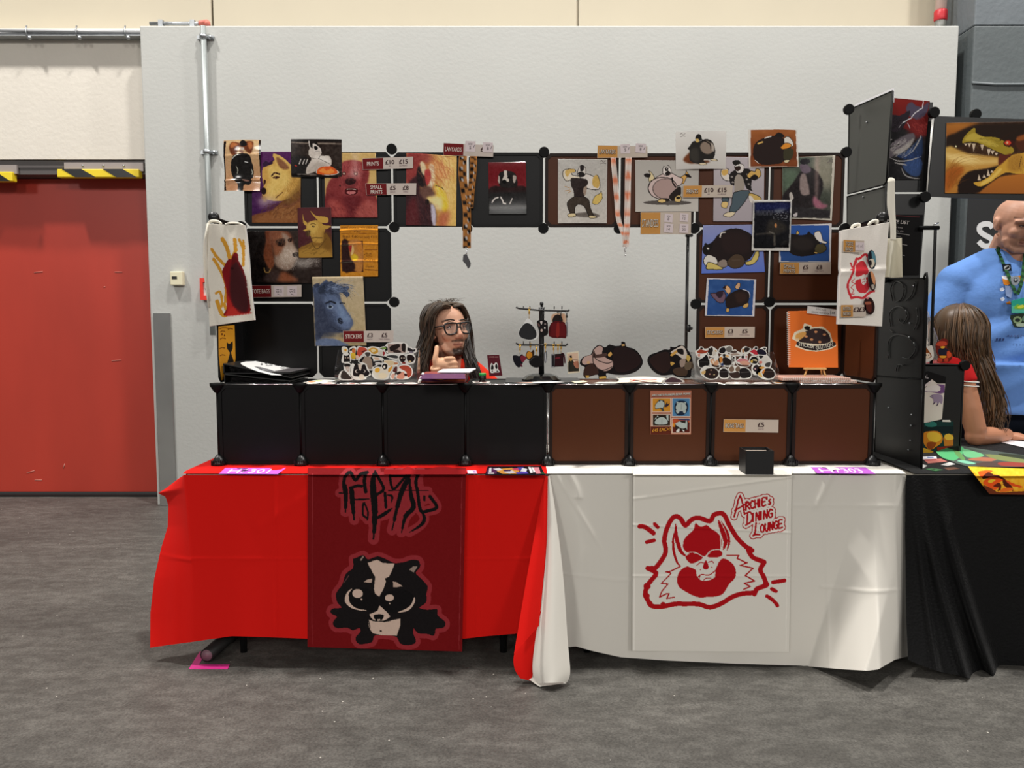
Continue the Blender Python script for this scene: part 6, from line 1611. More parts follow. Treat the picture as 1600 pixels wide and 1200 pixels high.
def charm(outline, layers, base, clasp, label, dy=-.018, ox=790, oy=460, k=8.0, gold=True, sm=3, th=.003):
    c = Cut(ky + dy, ox, oy, k, .0003)
    xs_ = fl(outline)[:, 0].mean(); ytop_ = fl(outline)[:, 1].min()
    p0 = Vector([float(q) for q in at_y(ox + clasp[0] / k, oy + clasp[1] / k, ky + dy)])
    p1 = Vector([float(q) for q in at_y(ox + clasp[0] / k, oy + (ytop_ + 6) / k, ky + dy)])
    t = thing('keyring', label, 'keyring', (p0.x, p0.y, p1.z - .05), GK)
    c.base(base, outline, th, sm)
    for L in layers:
        if L[0] == 'e': c.e(L[1], *L[2:])
        elif L[0] == 'l': c.ln(L[1], L[2], L[3], 3)
        else: c.p(L[0], L[1], L[2] if len(L) > 2 else 3)
    c.obj('charm', parent=t, material=M_GLOSS)
    m = MB(); h = (p0 - p1).length
    m.tube([p0 + Vector((.004 * math.cos(a), 0, .004 * math.sin(a) - .004)) for a in np.linspace(0, 2 * math.pi, 10)], .0011, 5)
    m.tube([p0 - Vector((0, 0, .008)), (p0 + p1) / 2], .0024, 6)
    m.tube([(p0 + p1) / 2 + Vector((.003 * math.cos(a), 0, .004 * math.sin(a))) for a in np.linspace(0, 2 * math.pi, 10)], .001, 5)
    m.tube([(p0 + p1) / 2, p1], .001, 5)
    m.obj('clasp', M_GOLD if gold else M_BLACK, t)
charm([270,300,310,320,360,390,410,460,405,540,340,575,250,565,180,530,160,480,180,420,230,360],[(0x2c2c2e,[165,480,190,420,240,365,300,365,350,410,385,480,375,540,310,568,230,555,180,525])],0xe6e6e4,(295,165), 'large drop shaped black and white keyring, upper left of the stand', th=.012)
charm([580,250,740,240,745,360,590,360],[(0xd8a888,[590,255,735,250,735,350,595,350],1),(0x241c1a,[590,350,600,280,650,250,700,280,710,350])],0xd8b89c,(655,205), 'peach backed keyring at the right of the upper arm', gold=False, dy=-.014)
charm([570,355,740,350,760,530,700,545,545,525],[(0x641418,[575,360,735,358,752,520,550,520],1),(0x8a2420,[640,365,670,360,670,520,630,520],2)],0x541014,(690,205), 'dark red square keyring at the right of the upper arm', gold=False, dy=-.024)
charm([755,345,780,345,780,530,755,530],[(0x8c8c90,[760,350,775,350,775,525,760,525],1)],0xb4b4b8,(765,210), 'narrow grey edge-on keyring at the tip of the upper arm', gold=False, sm=1)
charm([395,330,470,320,520,340,530,430,525,500,470,520,430,480,400,400],[(0xd0c4c0,[430,340,460,335,450,380],2),(0x6a4a48,[400,360,430,380,420,410],2),('e',0xe0d8d4,490,420,10,12),('e',0xc8b0a8,450,450,14,18),('e',0x8a7a78,495,370,12,10)],0x1b1718,(470,200), 'black and white figure keyring hanging in front of the pole', dy=-.05, gold=False)
charm([90,770,130,760,170,770,210,745,220,800,215,860,170,915,130,890,100,840],[(0x7a2434,[190,770,240,770,260,800,215,850,190,820]),(0x5a2434,[190,860,215,900,190,905],2)],0x16141c,(180,620), 'keyring of a round black creature, lower left end of the stand')
charm([250,760,280,705,320,720,345,690,360,730,340,790,280,820],[(0xd08a28,[260,760,285,715,325,730,330,780,285,805])],0x3a2818,(310,610), 'keyring of an orange winged creature on the lower arm', dy=-.012)
charm([375,760,440,780,465,830,460,880,400,915,340,905,295,860,300,810,340,775],[('l',0x4a4a4c,[310,830,350,785,410,780],5)],0x141214,(385,640), 'flat black oval keyring, lower left of the pole', dy=-.028)
charm([485,720,515,715,520,800,500,860,480,820],[('l',0xd0d0d4,[495,725,505,840],5)],0x6c6c70,(497,610), 'thin silver keyring right of the pole on the lower arm', dy=-.03)
charm([570,745,615,740,615,910,570,915],[(0x222024,[575,760,608,760,608,900,578,900],1)],0x8a8a8e,(600,625), 'dark grey upright keyring on the lower arm', sm=1)
charm([615,745,725,740,725,900,610,905],[(0x2c0c12,[620,760,720,755,720,895,616,895],1),(0x6a1c28,[620,790,680,780,680,800,620,810],1)],0x1a0c10,(655,625), 'dark maroon square keyring on the lower arm', dy=-.024, sm=1)
charm([690,735,720,730,740,760,750,850,735,860,725,780],[],0x4a2028,(693,615), 'slim maroon keyring at the end of the lower arm', dy=-.012)

# ---- small cards and acrylic standees -----------------------------------------
def stand_card(quad, Y, base, paint, label, name='card', cat='card', group=None, th=.002):
    c = Cut(Y); c.base(base, quad, th); paint(c); return c.obj(name, label, cat, group)
def bc(c):
    c.text('STICKER CARD', 771.5, 558.5, 1.6, 0xd8a8a0, 14, 0, 0, 'C')
    c.p(0xe8e4e0,[766,572,768,567,771,570,775,566,778,570,778,576,781,581,777,582,773,582,769,583,766,581],2)
    c.p(0x171314,[767,577,768.5,569,771,572,771,577],2).p(0x171314,[773.5,572,776,568,777.5,574,775.5,577],2).p(0x171314,[767.5,580,770,578.5,770,581],1).p(0x171314,[776,578.5,779.5,580.5,776,581.5],1)
stand_card([761, 555, 780, 554.5, 785, 587, 764.5, 588], YF + .11, 0x5c1c28, bc, 'upright maroon card printed with a white badger head beside the seated man')
def pc(c):
    c.p(0xd8b8a0,[887,553,903,551,904.5,580,889,582]).p(0x2c2a22,[888,581,888,566,892,560,897,566,904,571,904.5,580]).p(0xcaa058,[889,562,892,557,894.5,560,892.5,565]).p(0xb0745c,[896,567,903,564,904,575,899,574],2).p(0x1c1816,[890,556,893,555,894,559,891,559]).ln(0x3a2a20,[894,562,903,562.5],.8)
stand_card([885, 551, 904, 549, 906, 582, 887.5, 584], YF + .12, 0xe0d4bc, pc, 'small cream bordered photo card right of the keyring stand')
def standee(ox, oy, k, Y, outline, layers, label, base_px, sm=3):
    c = Cut(Y, ox, oy, k, .0003)
    t = thing('acrylic_standee', label, 'standee', (at_y(base_px, 590, Y)[0], Y, ZP), 'acrylic standees on the shelf')
    c.base(0x171213, outline, .003, sm)
    for L in layers:
        if L[0] == 'e': c.e(L[1], *L[2:])
        elif L[0] == 'l': c.ln(L[1], L[2], L[3], 3)
        else: c.p(L[0], L[1], L[2] if len(L) > 2 else 3)
    c.obj('figure', parent=t, material=M_GLOSS)
    bx = at_y(base_px, 590, Y)[0]
    m = MB(); m.lathe([(.045, 0), (.045, .003)], (bx, Y, ZP), 20); m.obj('acrylic_base', M_CLEAR, t)
    m = MB(); m.bbox((bx - .02, Y - .001, ZP), (bx + .02, Y + .002, ZP + .02)); m.obj('tab', M_CLEAR, t)
D = (880, 500, 4.444)
standee(*D, YF + .10,[115,295,140,255,190,240,210,200,250,172,290,190,320,170,360,180,400,175,405,150,430,155,440,185,500,205,545,260,550,310,510,355,440,380,360,380,300,370,300,405,250,410,240,380,180,395,155,405,145,380,150,330,125,315],
    [(0xb89a92,[130,290,150,255,200,240,215,205,250,180,275,195,270,240,310,270,345,290,340,330,290,355,220,330,205,300,150,310]),(0x3a2621,[140,390,150,330,210,300,240,345,240,375,170,390]),(0x4a3531,[205,260,215,215,230,240,300,230,290,255]),('l', K,[215,215,225,270,300,300,340,290],5),('l', K,[205,250,215,310,270,350,340,325],5),('e',0xc8a078,175,295,12,10),(0xd0a058,[310,240,330,220,340,240,320,255],2),(0xc8a050,[250,395,295,390,300,405,252,408],1),(0xc8a050,[155,385,180,385,178,403,158,403],1),(0xc09860,[405,170,425,165,428,180,408,182],1),(0x241717,[350,200,450,195,530,250,530,310,450,355,360,350])],
    'acrylic standee of a pink shirted figure with a huge dark belly to its right', 958)
standee(*D, YF + .10,[585,290,600,245,650,225,700,205,740,205,745,185,775,190,820,172,860,200,890,250,905,320,890,350,880,400,790,395,760,380,680,385,620,350],
    [(0x2a1b19,[600,280,640,240,720,220,740,260,745,330,700,370,640,340]),(0xd0c4b8,[745,225,800,190,830,180,855,215,860,260,830,270,790,240]),(0xd0a050,[745,240,800,200,800,215,760,250]),(0x1a1414,[790,205,830,200,835,240,800,230]),(0x4c3a2e,[760,350,800,330,860,340,855,385,790,385]),(0xc8a858,[860,240,885,260,870,290,855,270],2),(0x6a5a48,[840,300,890,290,885,340,850,345]),(0xc8a050,[745,290,775,300,750,318],2),(0xa08c80,[810,280,850,270,840,320,815,325])],
    'acrylic standee of a yellow muzzled figure with a dark belly to its left', 1045)
# folded tote, half sticker and white paper on the brown shelf
c0 = at_z(1005, 597, ZP)
u, v = lattice(40, 10)
px = 963 + 78 * u + 4 * np.sin(v * 3) ; py = 598.4 - 6.6 * v - 2.0 * np.sin(u * 3.1) * v
pos = at_z(px, py, ZP + .001); pos[..., 2] += .010 * np.sin(math.pi * np.clip(v, 0.02, .98)) ** .5 * np.sin(math.pi * np.clip(u, .01, .99)) ** .3
ft = grid_obj('folded_bag', pos, mat('cotton_canvas', 0xdcd5c4, 0.9, bump=.15, bscale=500), None, 'folded cream cotton bag with a red print lying on the brown shelf', 'bag')
cc_ = Cut(lambda a, b: at_z(a, b, ZP + .0125)); cc_.n = 1
cc_.ln(0xc84030,[984,594,990,592.5,1000,593,1014,594,1026,593.5],.8,3).ln(0xc84030,[985,595.2,992,594.5,990,593.5],.6,2)
cc_.obj('print', parent=ft)
c = Cut(YF + .03); c.base(0xe6e0d8,[1034,597.5,1040,592,1050,588,1062,591,1070,597.5],.001,2); c.p(0x5a4046,[1039,597,1043,592.5,1050,589.5,1060,592,1066,597],2)
c.obj('sticker', 'domed dusky sticker leaning on the brown shelf beside the folded bag', 'sticker')
flat_card('paper_slip',[893,596,912,594.5,918,596.5,900,598.5], ZP + .0068,.0006,(0xdcd4b4, lambda c: None), 'small cream paper slip lying right of the keyring stand', 'paper')
flat_card('paper_slip',[800,598.4,858,595.5,882,597,830,599], ZP + .0068,.0006,(0xdcdcda, lambda c: c.p(0xc89a88,[804,598.2,830,597,836,597.8,812,598.8])), 'white paper strip lying in front of the keyring stand', 'paper')
flat_card('paper_slip',[926,598.8,935,596.8,968,597,962,599], ZP + .0008,.0006,(0xd8d4ca, lambda c: None), 'crumpled white slip lying in front of the pink shirted standee', 'paper')

# booklet, notebook and green cap in front of the seated man
x0 = P(652, 597, YF + .02).x; x1 = P(727, 597, YF + .02).x
t = thing('booklet', 'purple booklet with yellow flames lying before the seated man', 'booklet', ((x0 + x1) / 2, YF + .12, ZP))
zt = P(690, 585, YF + .03).z
m = MB(); m.rbox(((x0 + x1) / 2 + .004, YF + .13, (ZP + zt) / 2), (x1 - x0 - .01, .2, zt - ZP - .004), .002); m.obj('pages', mat('page_red', 0x8c3a34, 0.6), t)
c = Cut(lambda a, b: at_z(a, b, zt + .0008)); q = at_z(np.array([655, 727.5, 726, 663]), np.array([591.5, 591.5, 583.8, 583.8]), zt)
m = MB(); m.prism(q, (0, 0, -.0015)); m.obj('cover', mat('cover_purple', 0x5a2456, 0.4), t)
cv = Cut(lambda a, b: at_y(a, b, YF + .0285)); cv.n = 1
q = [657, 585, 726.5, 585.5, 726, 596, 654, 595]
cv.p(0x5c2850, q).p(0xe0a038,[672,592,690,588,684,587,706,586,700,588.5,722,589,726,591,700,591,690,594]).p(0xb85438,[690,594,726,592,726,596,700,596])
cv.obj('printed_edge', parent=t)
m = MB(); m.tube([at_z(655, 597, ZP + .008), at_z(661, 584, zt)], .006, 10); m.obj('rolled_spine', M_WHITE, t)
x0 = P(684, 584, YF + .10).x; x1 = P(742, 584, YF + .10).x
m = MB(); za = P(700, 583.5, YF + .10).z
m.prism([(x0, YF + .08, zt + .003),(x1 - .02, YF + .075, zt + .003),(x1, YF + .2, zt + .010),(x0 + .01, YF + .21, zt + .006)],(0,0,.004))
m.obj('notebook', mat('white_paper', 0xe6e6ea, 0.5), label='open white notebook lying on the purple booklet below the raised hand', cat='notebook')
c = P(754, 587, YF + .1)
t = thing('bottle', 'dark little bottle with a green cap right of the white notebook', 'bottle', (c.x, YF + .1, ZP))
zc_ = P(754, 585, YF + .1).z
m = MB(); m.lathe([(.014, 0), (.014, zc_ - ZP - .006), (.012, zc_ - ZP - .004)], (c.x, YF + .1, ZP), 14); m.obj('body', M_BLACK, t)
m = MB(); m.lathe([(.0145,0),(.0145,.007),(.013,.009)],(c.x, YF + .1, zc_ - .004),16); m.obj('cap', mat('green_cap',0x1f9c46,0.4), t)

# ---- orange sketchbook on a little easel, spiral notebooks, price tag
yo = YF + .13
A = Art([1231, 486.5, 1308.5, 484.5, 1309.5, 574.5, 1232.5, 574], 0xe2702c, ss=2).T(1060, 460, 4.706)
A.p((0xe0702c, 0xe87a34), [800, 110, 1180, 100, 1180, 545, 800, 545], 1)
halo = [845,320,860,285,920,260,930,222,970,235,980,250,1060,245,1110,290,1125,345,1150,375,1110,395,1010,412,940,405,870,380,890,345]
A.l(0xe6dcc0, halo + halo[:2],18,1).p(0xe6dcc0, halo).p(0x3a2f30,[890,330,930,275,1000,250,1070,260,1110,300,1115,350,1050,365,960,360,900,350])
A.p(0xe0a85c,[860,320,870,290,930,275,935,300,890,335]).p(0xe0c49a,[855,325,890,325,880,340]).p(0x1c1616,[925,240,945,230,968,240,960,262,930,258])
for (x, y) in ((1010,275),(1075,296),(980,332),(1040,350),(940,310)): A.e(0xd89a6c, x, y,12,8)
A.l(0x2a2224,[885,362,940,385,1010,395,1080,385,1140,365],34).text('STICKER',882,377,26,0xf0ead8,116,0,.17).text('GLUTTON',1014,407,26,0xf0ead8,126,0,-.2)
bk = thing('sketchbook', 'orange spiral sketchbook with a dark speckled sticker on an easel', 'book', (at_y(1270, 574, yo)[0], yo, ZP + .03))
A.sheet('cover', yo, M_PRINT, bk)
q = at_y(np.array([1232, 1308, 1309, 1233.]), np.array([487.5, 485.5, 573.5, 573.]), yo + .0014)
m = MB(); m.prism(q, (0, .010, 0)); m.obj('pages', mat('page_white', 0xd8d4cc, 0.7), bk)
m = MB()
for k in range(28):
    y = 488 + k * 3.0; c = P(1231.5 + k * .05, y, yo + .004)
    m.tube([c + Vector((.006 * math.cos(a), -.008 * math.sin(a), .0015 * math.sin(a))) for a in np.linspace(0, 2 * math.pi, 9)], .0008, 4)
m.obj('spiral_binding', M_WHITE, bk)
ea = thing('easel', 'small pale wooden easel holding the orange sketchbook', 'easel', (at_y(1273, 585, yo)[0], yo, ZP))
M_WOOD = mat('pale_wood', 0xd8b070, 0.55, noise=.1, nscale=40, stretch=(1, 1, .2))
m = MB(); a = P(1256, 576, yo - .004); b = P(1290, 576, yo - .004); m.rbox(((a.x + b.x) / 2, yo - .004, a.z), (b.x - a.x, .022, .007), .001); m.obj('ledge', M_WOOD, ea)
for (xa_, xb_, dy) in ((1261, 1257, -.008), (1286, 1290, -.008)):
    m = MB(); m.tube([P(xa_,576, yo + .016), P(xb_,588, yo + dy)],.004,6); m.tube([P(xa_,576, yo + .016), P(xa_ + (1273 - xa_) * .8,500, yo + .018)],.0035,6); m.obj('leg', M_WOOD, ea)
m = MB(); m.tube([P(1273, 520, yo + .018), tuple(at_z(1273, 590, ZP + .004)[:1]) + (yo + .07, ZP + .003)], .0035, 6); m.obj('rear_leg', M_WOOD, ea)
GN = 'spiral notebooks under the easel'
for k, (x0, x1, y, dz) in enumerate(((1226, 1340, 597, 0), (1222, 1330, 593.5, .011))):
    a = at_y(x0 + 24 * (1 - k), 597, YF + .02); b = at_y(x1, 597, YF + .02)
    t = thing('spiral_notebook', ('lower' if k == 0 else 'upper') + ' spiral notebook lying under the small easel', 'notebook', ((a[0] + b[0]) / 2, YF + .1, ZP + dz), GN)
    m = MB(); m.rbox(((a[0] + b[0]) / 2, YF + .11, ZP + .0055 + dz), (b[0] - a[0], .17, .010), .001); m.obj('cover', mat('notebook_pink', 0xc99a88, 0.6), t)
    m = MB()
    for i in range(34):
        x = a[0] + .006 + (b[0] - a[0] - .012) * i / 33
        m.tube([(x + .001 * math.sin(q), YF + .026 - .008 * math.cos(q), ZP + .006 + dz + .006 * math.sin(q)) for q in np.linspace(0, 2 * math.pi, 8)], .0009, 4)
    m.obj('spiral_binding', M_WHITE, t)
c = Cut(yo - .012); q = [1262, 478, 1309, 484, 1308, 494.5, 1261, 489.5]
c.base(0xe6e2de, q,.001); c.text('STICKER',1283,485.2,2.6,0x1c1616,16,0,.12, 'C').text('COLLECTION BOOK',1282,490.2,2.8,0x1c1616,28,0,.11, 'C').text('£8',1302,490.5,3.4,0x1c1616,5,0,.1, 'C').ln(0x3a3030,[1298,485,1297.4,491.5],.5)
c.obj('price_tag', 'small white handwritten price tag above the orange sketchbook', 'tag')

# orange flyer with black cat on the left side panel
xf_ = xs - .006
def side(a, b, X=xs + .004): return at_x(a, b, X)
c = Cut(side); c.base(0xc88a24,[341.5,510,366.5,508,368,560,364,590,346,594,342,555],.0006,1,(-1,0,0))
c.p(0x1a1512,[355,571,357,560,359,551,355,545,354.5,535,357,537,360,536.5,363.5,533,363.5,545,361,551,364,560,365.5,571],2)
for (x, y, w) in ((343,514,14),(344,519,8),(344,530,9),(343,545,9),(344,556,8),(356,515,8)): c.ln(0x6a3a10,[x, y, x + w * .4, y - 2, x + w, y - 1],1.1,2)
c.e(0x5a2810, 347, 522, 1.4).e(0x5a2810, 351, 524, 1.2)
c.obj('flyer', 'orange flyer with a black cat on the inner side of the left panels', 'flyer')

# ================================================================== tote bags and badges
M_CANVAS = mat('tote_canvas', attr=True, rough=0.9, spec=0.1, bump=0.2, bscale=420)
M_STRAP = mat('cotton_strap', 0xd9d4c6, 0.9)
# left tote
A = Art([321.5, 350, 382, 352, 396.5, 500, 327, 510], 0xcfc9bd, ss=1.6).T(320, 340, 5.333)
OR = 0xc08a2e
for l, w in (([150,180,190,250,215,340],34),([255,185,265,280,240,330],30),([290,185,320,260,325,400],22),([320,190,330,260],14),([60,265,110,340,170,395],26),([75,345,130,440,180,560,180,700],26),([100,630,130,620,150,680,150,740],22),([110,700,150,800,180,815],34),([170,720,185,760],26)): A.l(OR, l, w)
A.p(0x74161a,[195,360,215,345,230,350,250,300,265,292,285,310,290,360,320,420,350,520,355,580,375,700,378,790,300,805,180,820,170,800,195,740,185,600,160,520,145,450,170,400])
A.p(0x3e1a1c,[220,480,230,400,270,360,310,430,345,520,355,620,370,720,340,790,250,740,215,620], bl=3).p(0x9c2420,[150,470,180,560,195,640,240,740,200,790,185,620], bl=2).p(0xa82a24,[190,800,240,740,300,800,375,790,378,800,200,822], bl=1).p(0x581416,[240,330,275,330,280,360,235,400], bl=2).e(0x2c1012,238,425,14,10)
lt = thing('tote_bag', 'white cotton tote bag with a dark red figure and orange rays, left corner', 'bag', P(358, 510, YF - .02), 'hanging tote bags')
YLT = YF - .03
wv = lambda u, v: .012 * np.sin(3.1 * np.clip(u, 0, 1)) * (.4 + .6 * v) + .006 * np.sin(9 * u + 4 * v) * (1 - v) + .004 * np.sin(6 * u - 7 * v)
A.sheet('front_panel', YLT, M_CANVAS, lt, warp=wv, back=.02)
m = MB(); m.tube([P(x, y, YLT - .01) for x, y in ((325,349),(319.5,375),(318.5,400),(320,430),(323,455),(326,480))],.0035,6); m.tube([P(x, y, YLT - .006) for x, y in ((326,349),(323,370),(321.5,410),(323.5,440),(328,470))],.003,6)
m.tube(curve([P(x, y, YLT) for x, y in ((325,350),(330,345.5),(340,346),(346,350))]),.005,6); m.tube(curve([P(x, y, YLT) for x, y in ((352,351),(360,348.5),(372,349),(380,352.5))]),.004,6)
m.obj('handle', M_STRAP, lt)
# right tote with the red beast
A = Art([1311, 361, 1388, 347.5, 1378, 510, 1307, 506.5], 0xdcd6ce, ss=1.8).T(1300, 340, 6.667)
RB = 0xc8343c
ol = [180,840,150,770,140,700,175,620,200,540,230,440,270,430,310,395,345,390,370,440,385,520]
A.l(RB, ol,26).l(RB,[180,840,240,830,300,840,360,790,420,765],26).p(RB,[235,500,275,460,320,460,350,520,350,590,280,610,235,620,220,580]).p(RB,[220,690,240,650,290,640,350,620,375,650,370,730,340,780,280,790,240,760])
A.p(0xdcd6ce,[280,640,300,600,330,600,335,680,300,700]).l(RB,[290,650,320,640],6).l(RB,[295,680,325,665],6).l(RB,[215,640,180,670,215,690,175,730,205,760,180,800,210,795],8,1).l(RB,[350,440,375,500],10).l(RB,[170,480,185,520],18).l(RB,[165,550,185,540],14).l(RB,[240,440,225,560],10)
rt = thing('tote_bag', 'white cotton tote bag with the red beast print, right end of the brown rack', 'bag', P(1345, 510, YF - .02), 'hanging tote bags')
YRT = YF - .03
wv2 = lambda u, v: .010 * np.sin(3.1 * u) * (.3 + .7 * v) + .006 * np.sin(8 * u + 3 * v) * (1 - v) + .006 * np.exp(-((v - .45) / .03) ** 2) + .02 * (1 - u)
A.sheet('front_panel', YRT, M_CANVAS, rt, warp=wv2, back=.02)
m = MB()
for l in ([(1330,358),(1333,353),(1340,350.5),(1343,352),(1340,357)],[(1357,352),(1360,348),(1366,345),(1371,345.5),(1369,350)]): m.tube(curve([P(x, y, YRT) for x, y in l]),.006,6)
m.obj('handle', M_STRAP, rt)
for q, label, split in (([1318,374.5,1350.5,376,1350,394.5,1317.5,393.5], 'upper tan sign pinned on the right tote bag, prices turned sideways',.57),([1314,476.5,1353,476,1353,494.5,1314,495.5], 'lower tan sign pinned on the right tote bag',.48)):
    sign(q, split,.62,['TOTE', 'BAGS'] if split > .5 else ['BUTTON', 'BADGES'],[(.62, '£2', None),(.84, '£3', None)] if split < .5 else [], False, label, Y=YRT - .034, notes=[(.70,.5,13,8, '10', math.pi / 2, False),(.88,.5,13,8, '15', math.pi / 2, False)] if split > .5 else ())
def badge(cx, cy, rx, ry, ang, layers, base, label):
    Yb_ = YRT - .034
    c = Cut(Yb_, 1300, 340, 6.667, .0003)
    A_ = math.radians(ang); l = []
    for i in range(20):
        t = 2 * math.pi * i / 20; x, y = rx * math.cos(t), ry * math.sin(t)
        l += [cx + x * math.cos(A_) - y * math.sin(A_), cy + x * math.sin(A_) + y * math.cos(A_)]
    c.base(base, l, .006)
    for L in layers: c.p(L[0], L[1], 3)
    c.obj('button_badge', label, 'badge', 'badges pinned on the right tote bag', material=M_GLOSS)
badge(418,437,40,100,-4,[(0x5a8a98,[400,360,430,355,455,420,450,470,420,420]),(0x1a1820,[385,380,405,345,415,410,395,440]),(0xd8ccb8,[390,440,430,430,445,480,420,520,395,500]),(0x241a1c,[385,460,405,440,415,480,400,505])],0x24303a, 'teal and black badge, topmost on the right tote bag')
badge(418,660,36,102,-8,[(0xd89468,[400,570,420,565,450,630,445,700,420,660]),(0x1c1618,[385,590,400,580,415,660,405,720,388,660]),(0xb0a498,[410,700,440,700,440,740,420,745])],0x2a201e, 'peach and black badge, middle one on the right tote bag')
badge(390,920,55,92,-8,[(0x5a241c,[355,890,400,880,415,940,400,990,360,950]),(0xa05a44,[345,880,400,875,405,900,350,905]),(0xd88a90,[350,835,385,825,375,850])],0x2a1412, 'dark brown badge, lowest on the right tote bag')

# ================================================================== the neighbouring stand
XN = 1.55
M_NSIDE = mat('lit_black_panel', 0x42433f, 0.5, spec=0.3)  # black panel whose lit side is put into a grey base colour
M_NBLACK = mat('matt_black_panel', 0x0b0b0c, 0.4, spec=0.4)
nr = thing('cube_shelf', 'black cube shelving of the neighbouring stand at the right', 'shelf', (1.8, 3.1, ZT), 'cube shelving racks')
def xpanel(p, material, name='panel', th=.006, rim=True):
    q = fl(p); w = at_x(q[:, 0], q[:, 1], XN)
    m = MB(); m.prism(w, (th, 0, 0)); o = m.obj(name, material, nr)
    if rim:
        m = MB(); pts = [Vector(a) for a in w]; m.tube(pts, .0035, 6, closed=True); m.obj('panel_frame', M_HUB, o)
    return o
pu = xpanel([1327, 171, 1394.5, 142, 1385, 284, 1381, 288.5, 1325, 303], M_NSIDE)
pl_ = xpanel([1324, 307, 1384, 292, 1380, 428, 1322, 428], M_NSIDE)
for x, y in ((1354, 191), (1348.5, 308)):
    m = MB(); c = PX(x, y, XN - .004); m.ball(c, .004, seg=8, ring=6); m.obj('screw', M_STEEL, nr)
pA = xpanel([1374, 437, 1446, 434.5, 1441, 592, 1369, 587], M_NBLACK)
pB = xpanel([1369, 588, 1441, 593, 1438.5, 734, 1366.5, 713], M_NBLACK)
def xl_(pts, r, mtl, par, name='swirl'):
    m = MB(); m.tube(curve([PX(x, y, XN - .0045) for x, y in pts]), r, 5); m.obj(name, mtl, par)
M_SWIRL = mat('gloss_swirl', 0x050505, 0.15)
for pts in ([(1395,470),(1392,450),(1400,440),(1412,447),(1410,465),(1400,472)],[(1430,440),(1425,460),(1415,470)],[(1392,510),(1390,490),(1400,480),(1412,482),(1417,495),(1410,505),(1404,498)],[(1390,515),(1396,520)],[(1388,560),(1388,535),(1398,524),(1415,525),(1427,535),(1430,548),(1420,560),(1410,558)],[(1432,480),(1434,500),(1428,515)],[(1400,580),(1403,570),(1412,571)]):
    xl_(pts, .0022, M_SWIRL, pA)
for x, y in ((1427,447),(1421,505),(1420,527),(1388,637),(1424,648),(1423,665),(1422,688),(1419,703)):
    m = MB(); c = PX(x, y, XN - .004); m.ball(c, .0035, seg=8, ring=6); m.obj('screw', M_STEEL, nr)
xl_([(1366.5, 716), (1400, 726), (1438, 738)], .008, M_HUB, nr, 'lower_rail')
xl_([(1443, 436), (1449, 437), (1444, 590), (1440, 736)], .004, M_HUB, nr, 'upright')
# frontal panel with wolf print and price list
YN = 3.34
def fpoly(l, Y, material, name, th=.005, par=None):
    q = fl(l); m = MB(); m.prism(at_y(q[:, 0], q[:, 1], Y), (0, th, 0)); return m.obj(name, material, par if par is not None else nr)
fpoly([1380,152,1458,160,1447,300,1380,300], YN, M_NBLACK, 'panel'); fpoly([1380,303,1447,303,1437,438,1380,438], YN, M_NBLACK, 'panel')
A = Art([1376, 151, 1453, 158, 1440.5, 281, 1374, 281], 0x161416, ss=1.6, grain=6).T(1290, 130, 5.161)
A.p((0x7c1a16,0x54100f),[440,110,845,140,820,430,440,300],1, bl=3).p(0x6a1a1a,[660,300,800,280,800,420,700,430], bl=10)
A.p(0x4a4254,[650,190,690,150,730,180,780,190,830,150,820,230,760,290,700,280,660,240], bl=1).p(0x241c24,[520,260,600,260,680,220,660,300,600,380,520,380])
A.p(0x5a5258,[520,500,600,440,700,400,720,450,660,520,560,580,510,600], bl=2).p(0x8a8480,[540,560,640,500,710,440,690,500,600,570], bl=2)
A.p((0x24344c,0x1a2a50),[570,590,660,540,730,470,780,430,775,600,700,620], bl=1).p(0x2c4068,[620,650,770,610,760,740,680,740], bl=2)
for l in ([520,600,600,630,700,615,770,590],[610,680,640,740,700,765,755,770],[620,600,700,550,760,450,770,420],[560,640,650,660]): A.l(0x9a9694, l,10, op=.9, taper=2)
A.l(0xd8d4d8,[790,140,780,200,720,240,690,280,620,320,590,360],6,1).l(0xb8b0b8,[660,320,680,360],4,1).e(0x0c0a0c,530,465,26,18).e(0xa8a0a0,525,455,10,4).l(0x0c0a0c,[520,520,600,490],10)
A.fur(0xb0aaa6,620,510,90,70,90,50,150,4,.5).fur(0x3c5890,700,620,70,100,50,60,110,5,.4).fur(0x0e0a0c,570,330,60,70,50,50,130,6,.5).fur(0x9a3a34,760,330,70,70,40,50,60,5,.4)
A.sheet('art_print', YN - .004, M_PRINT, label='painting print of a wolf in lightning and red sky on the neighbouring stand', cat='print', group='prints on the neighbouring stand')
c = Cut(YN - .004, 1380, 330, 10.91); c.base(0x0c0a0b, [20, 60, 680, 60, 610, 1090, 20, 1090], .001)
c.ln(0x5a2a2c, [60, 5 + 60, 620, 100], 12).text('PRICE LIST', 60, 190, 56, 0xd0c8c4, 375, .15, .09)
c.text('prints',200,280,26,0xa8a0a0,130,0,.12).text('for £20',230,345,26,0xa8a0a0,110,0,.1).text('stickers',190,435,26,0x8a8484,110,0,.1)
for y, x1 in ((385,450),(560,410),(735,365),(895,330)): c.ln(0x9a9694,[180, y - 20, x1, y + 22],9)
c.obj('price_list', 'black price list with white writing behind the cream tote', 'sign')
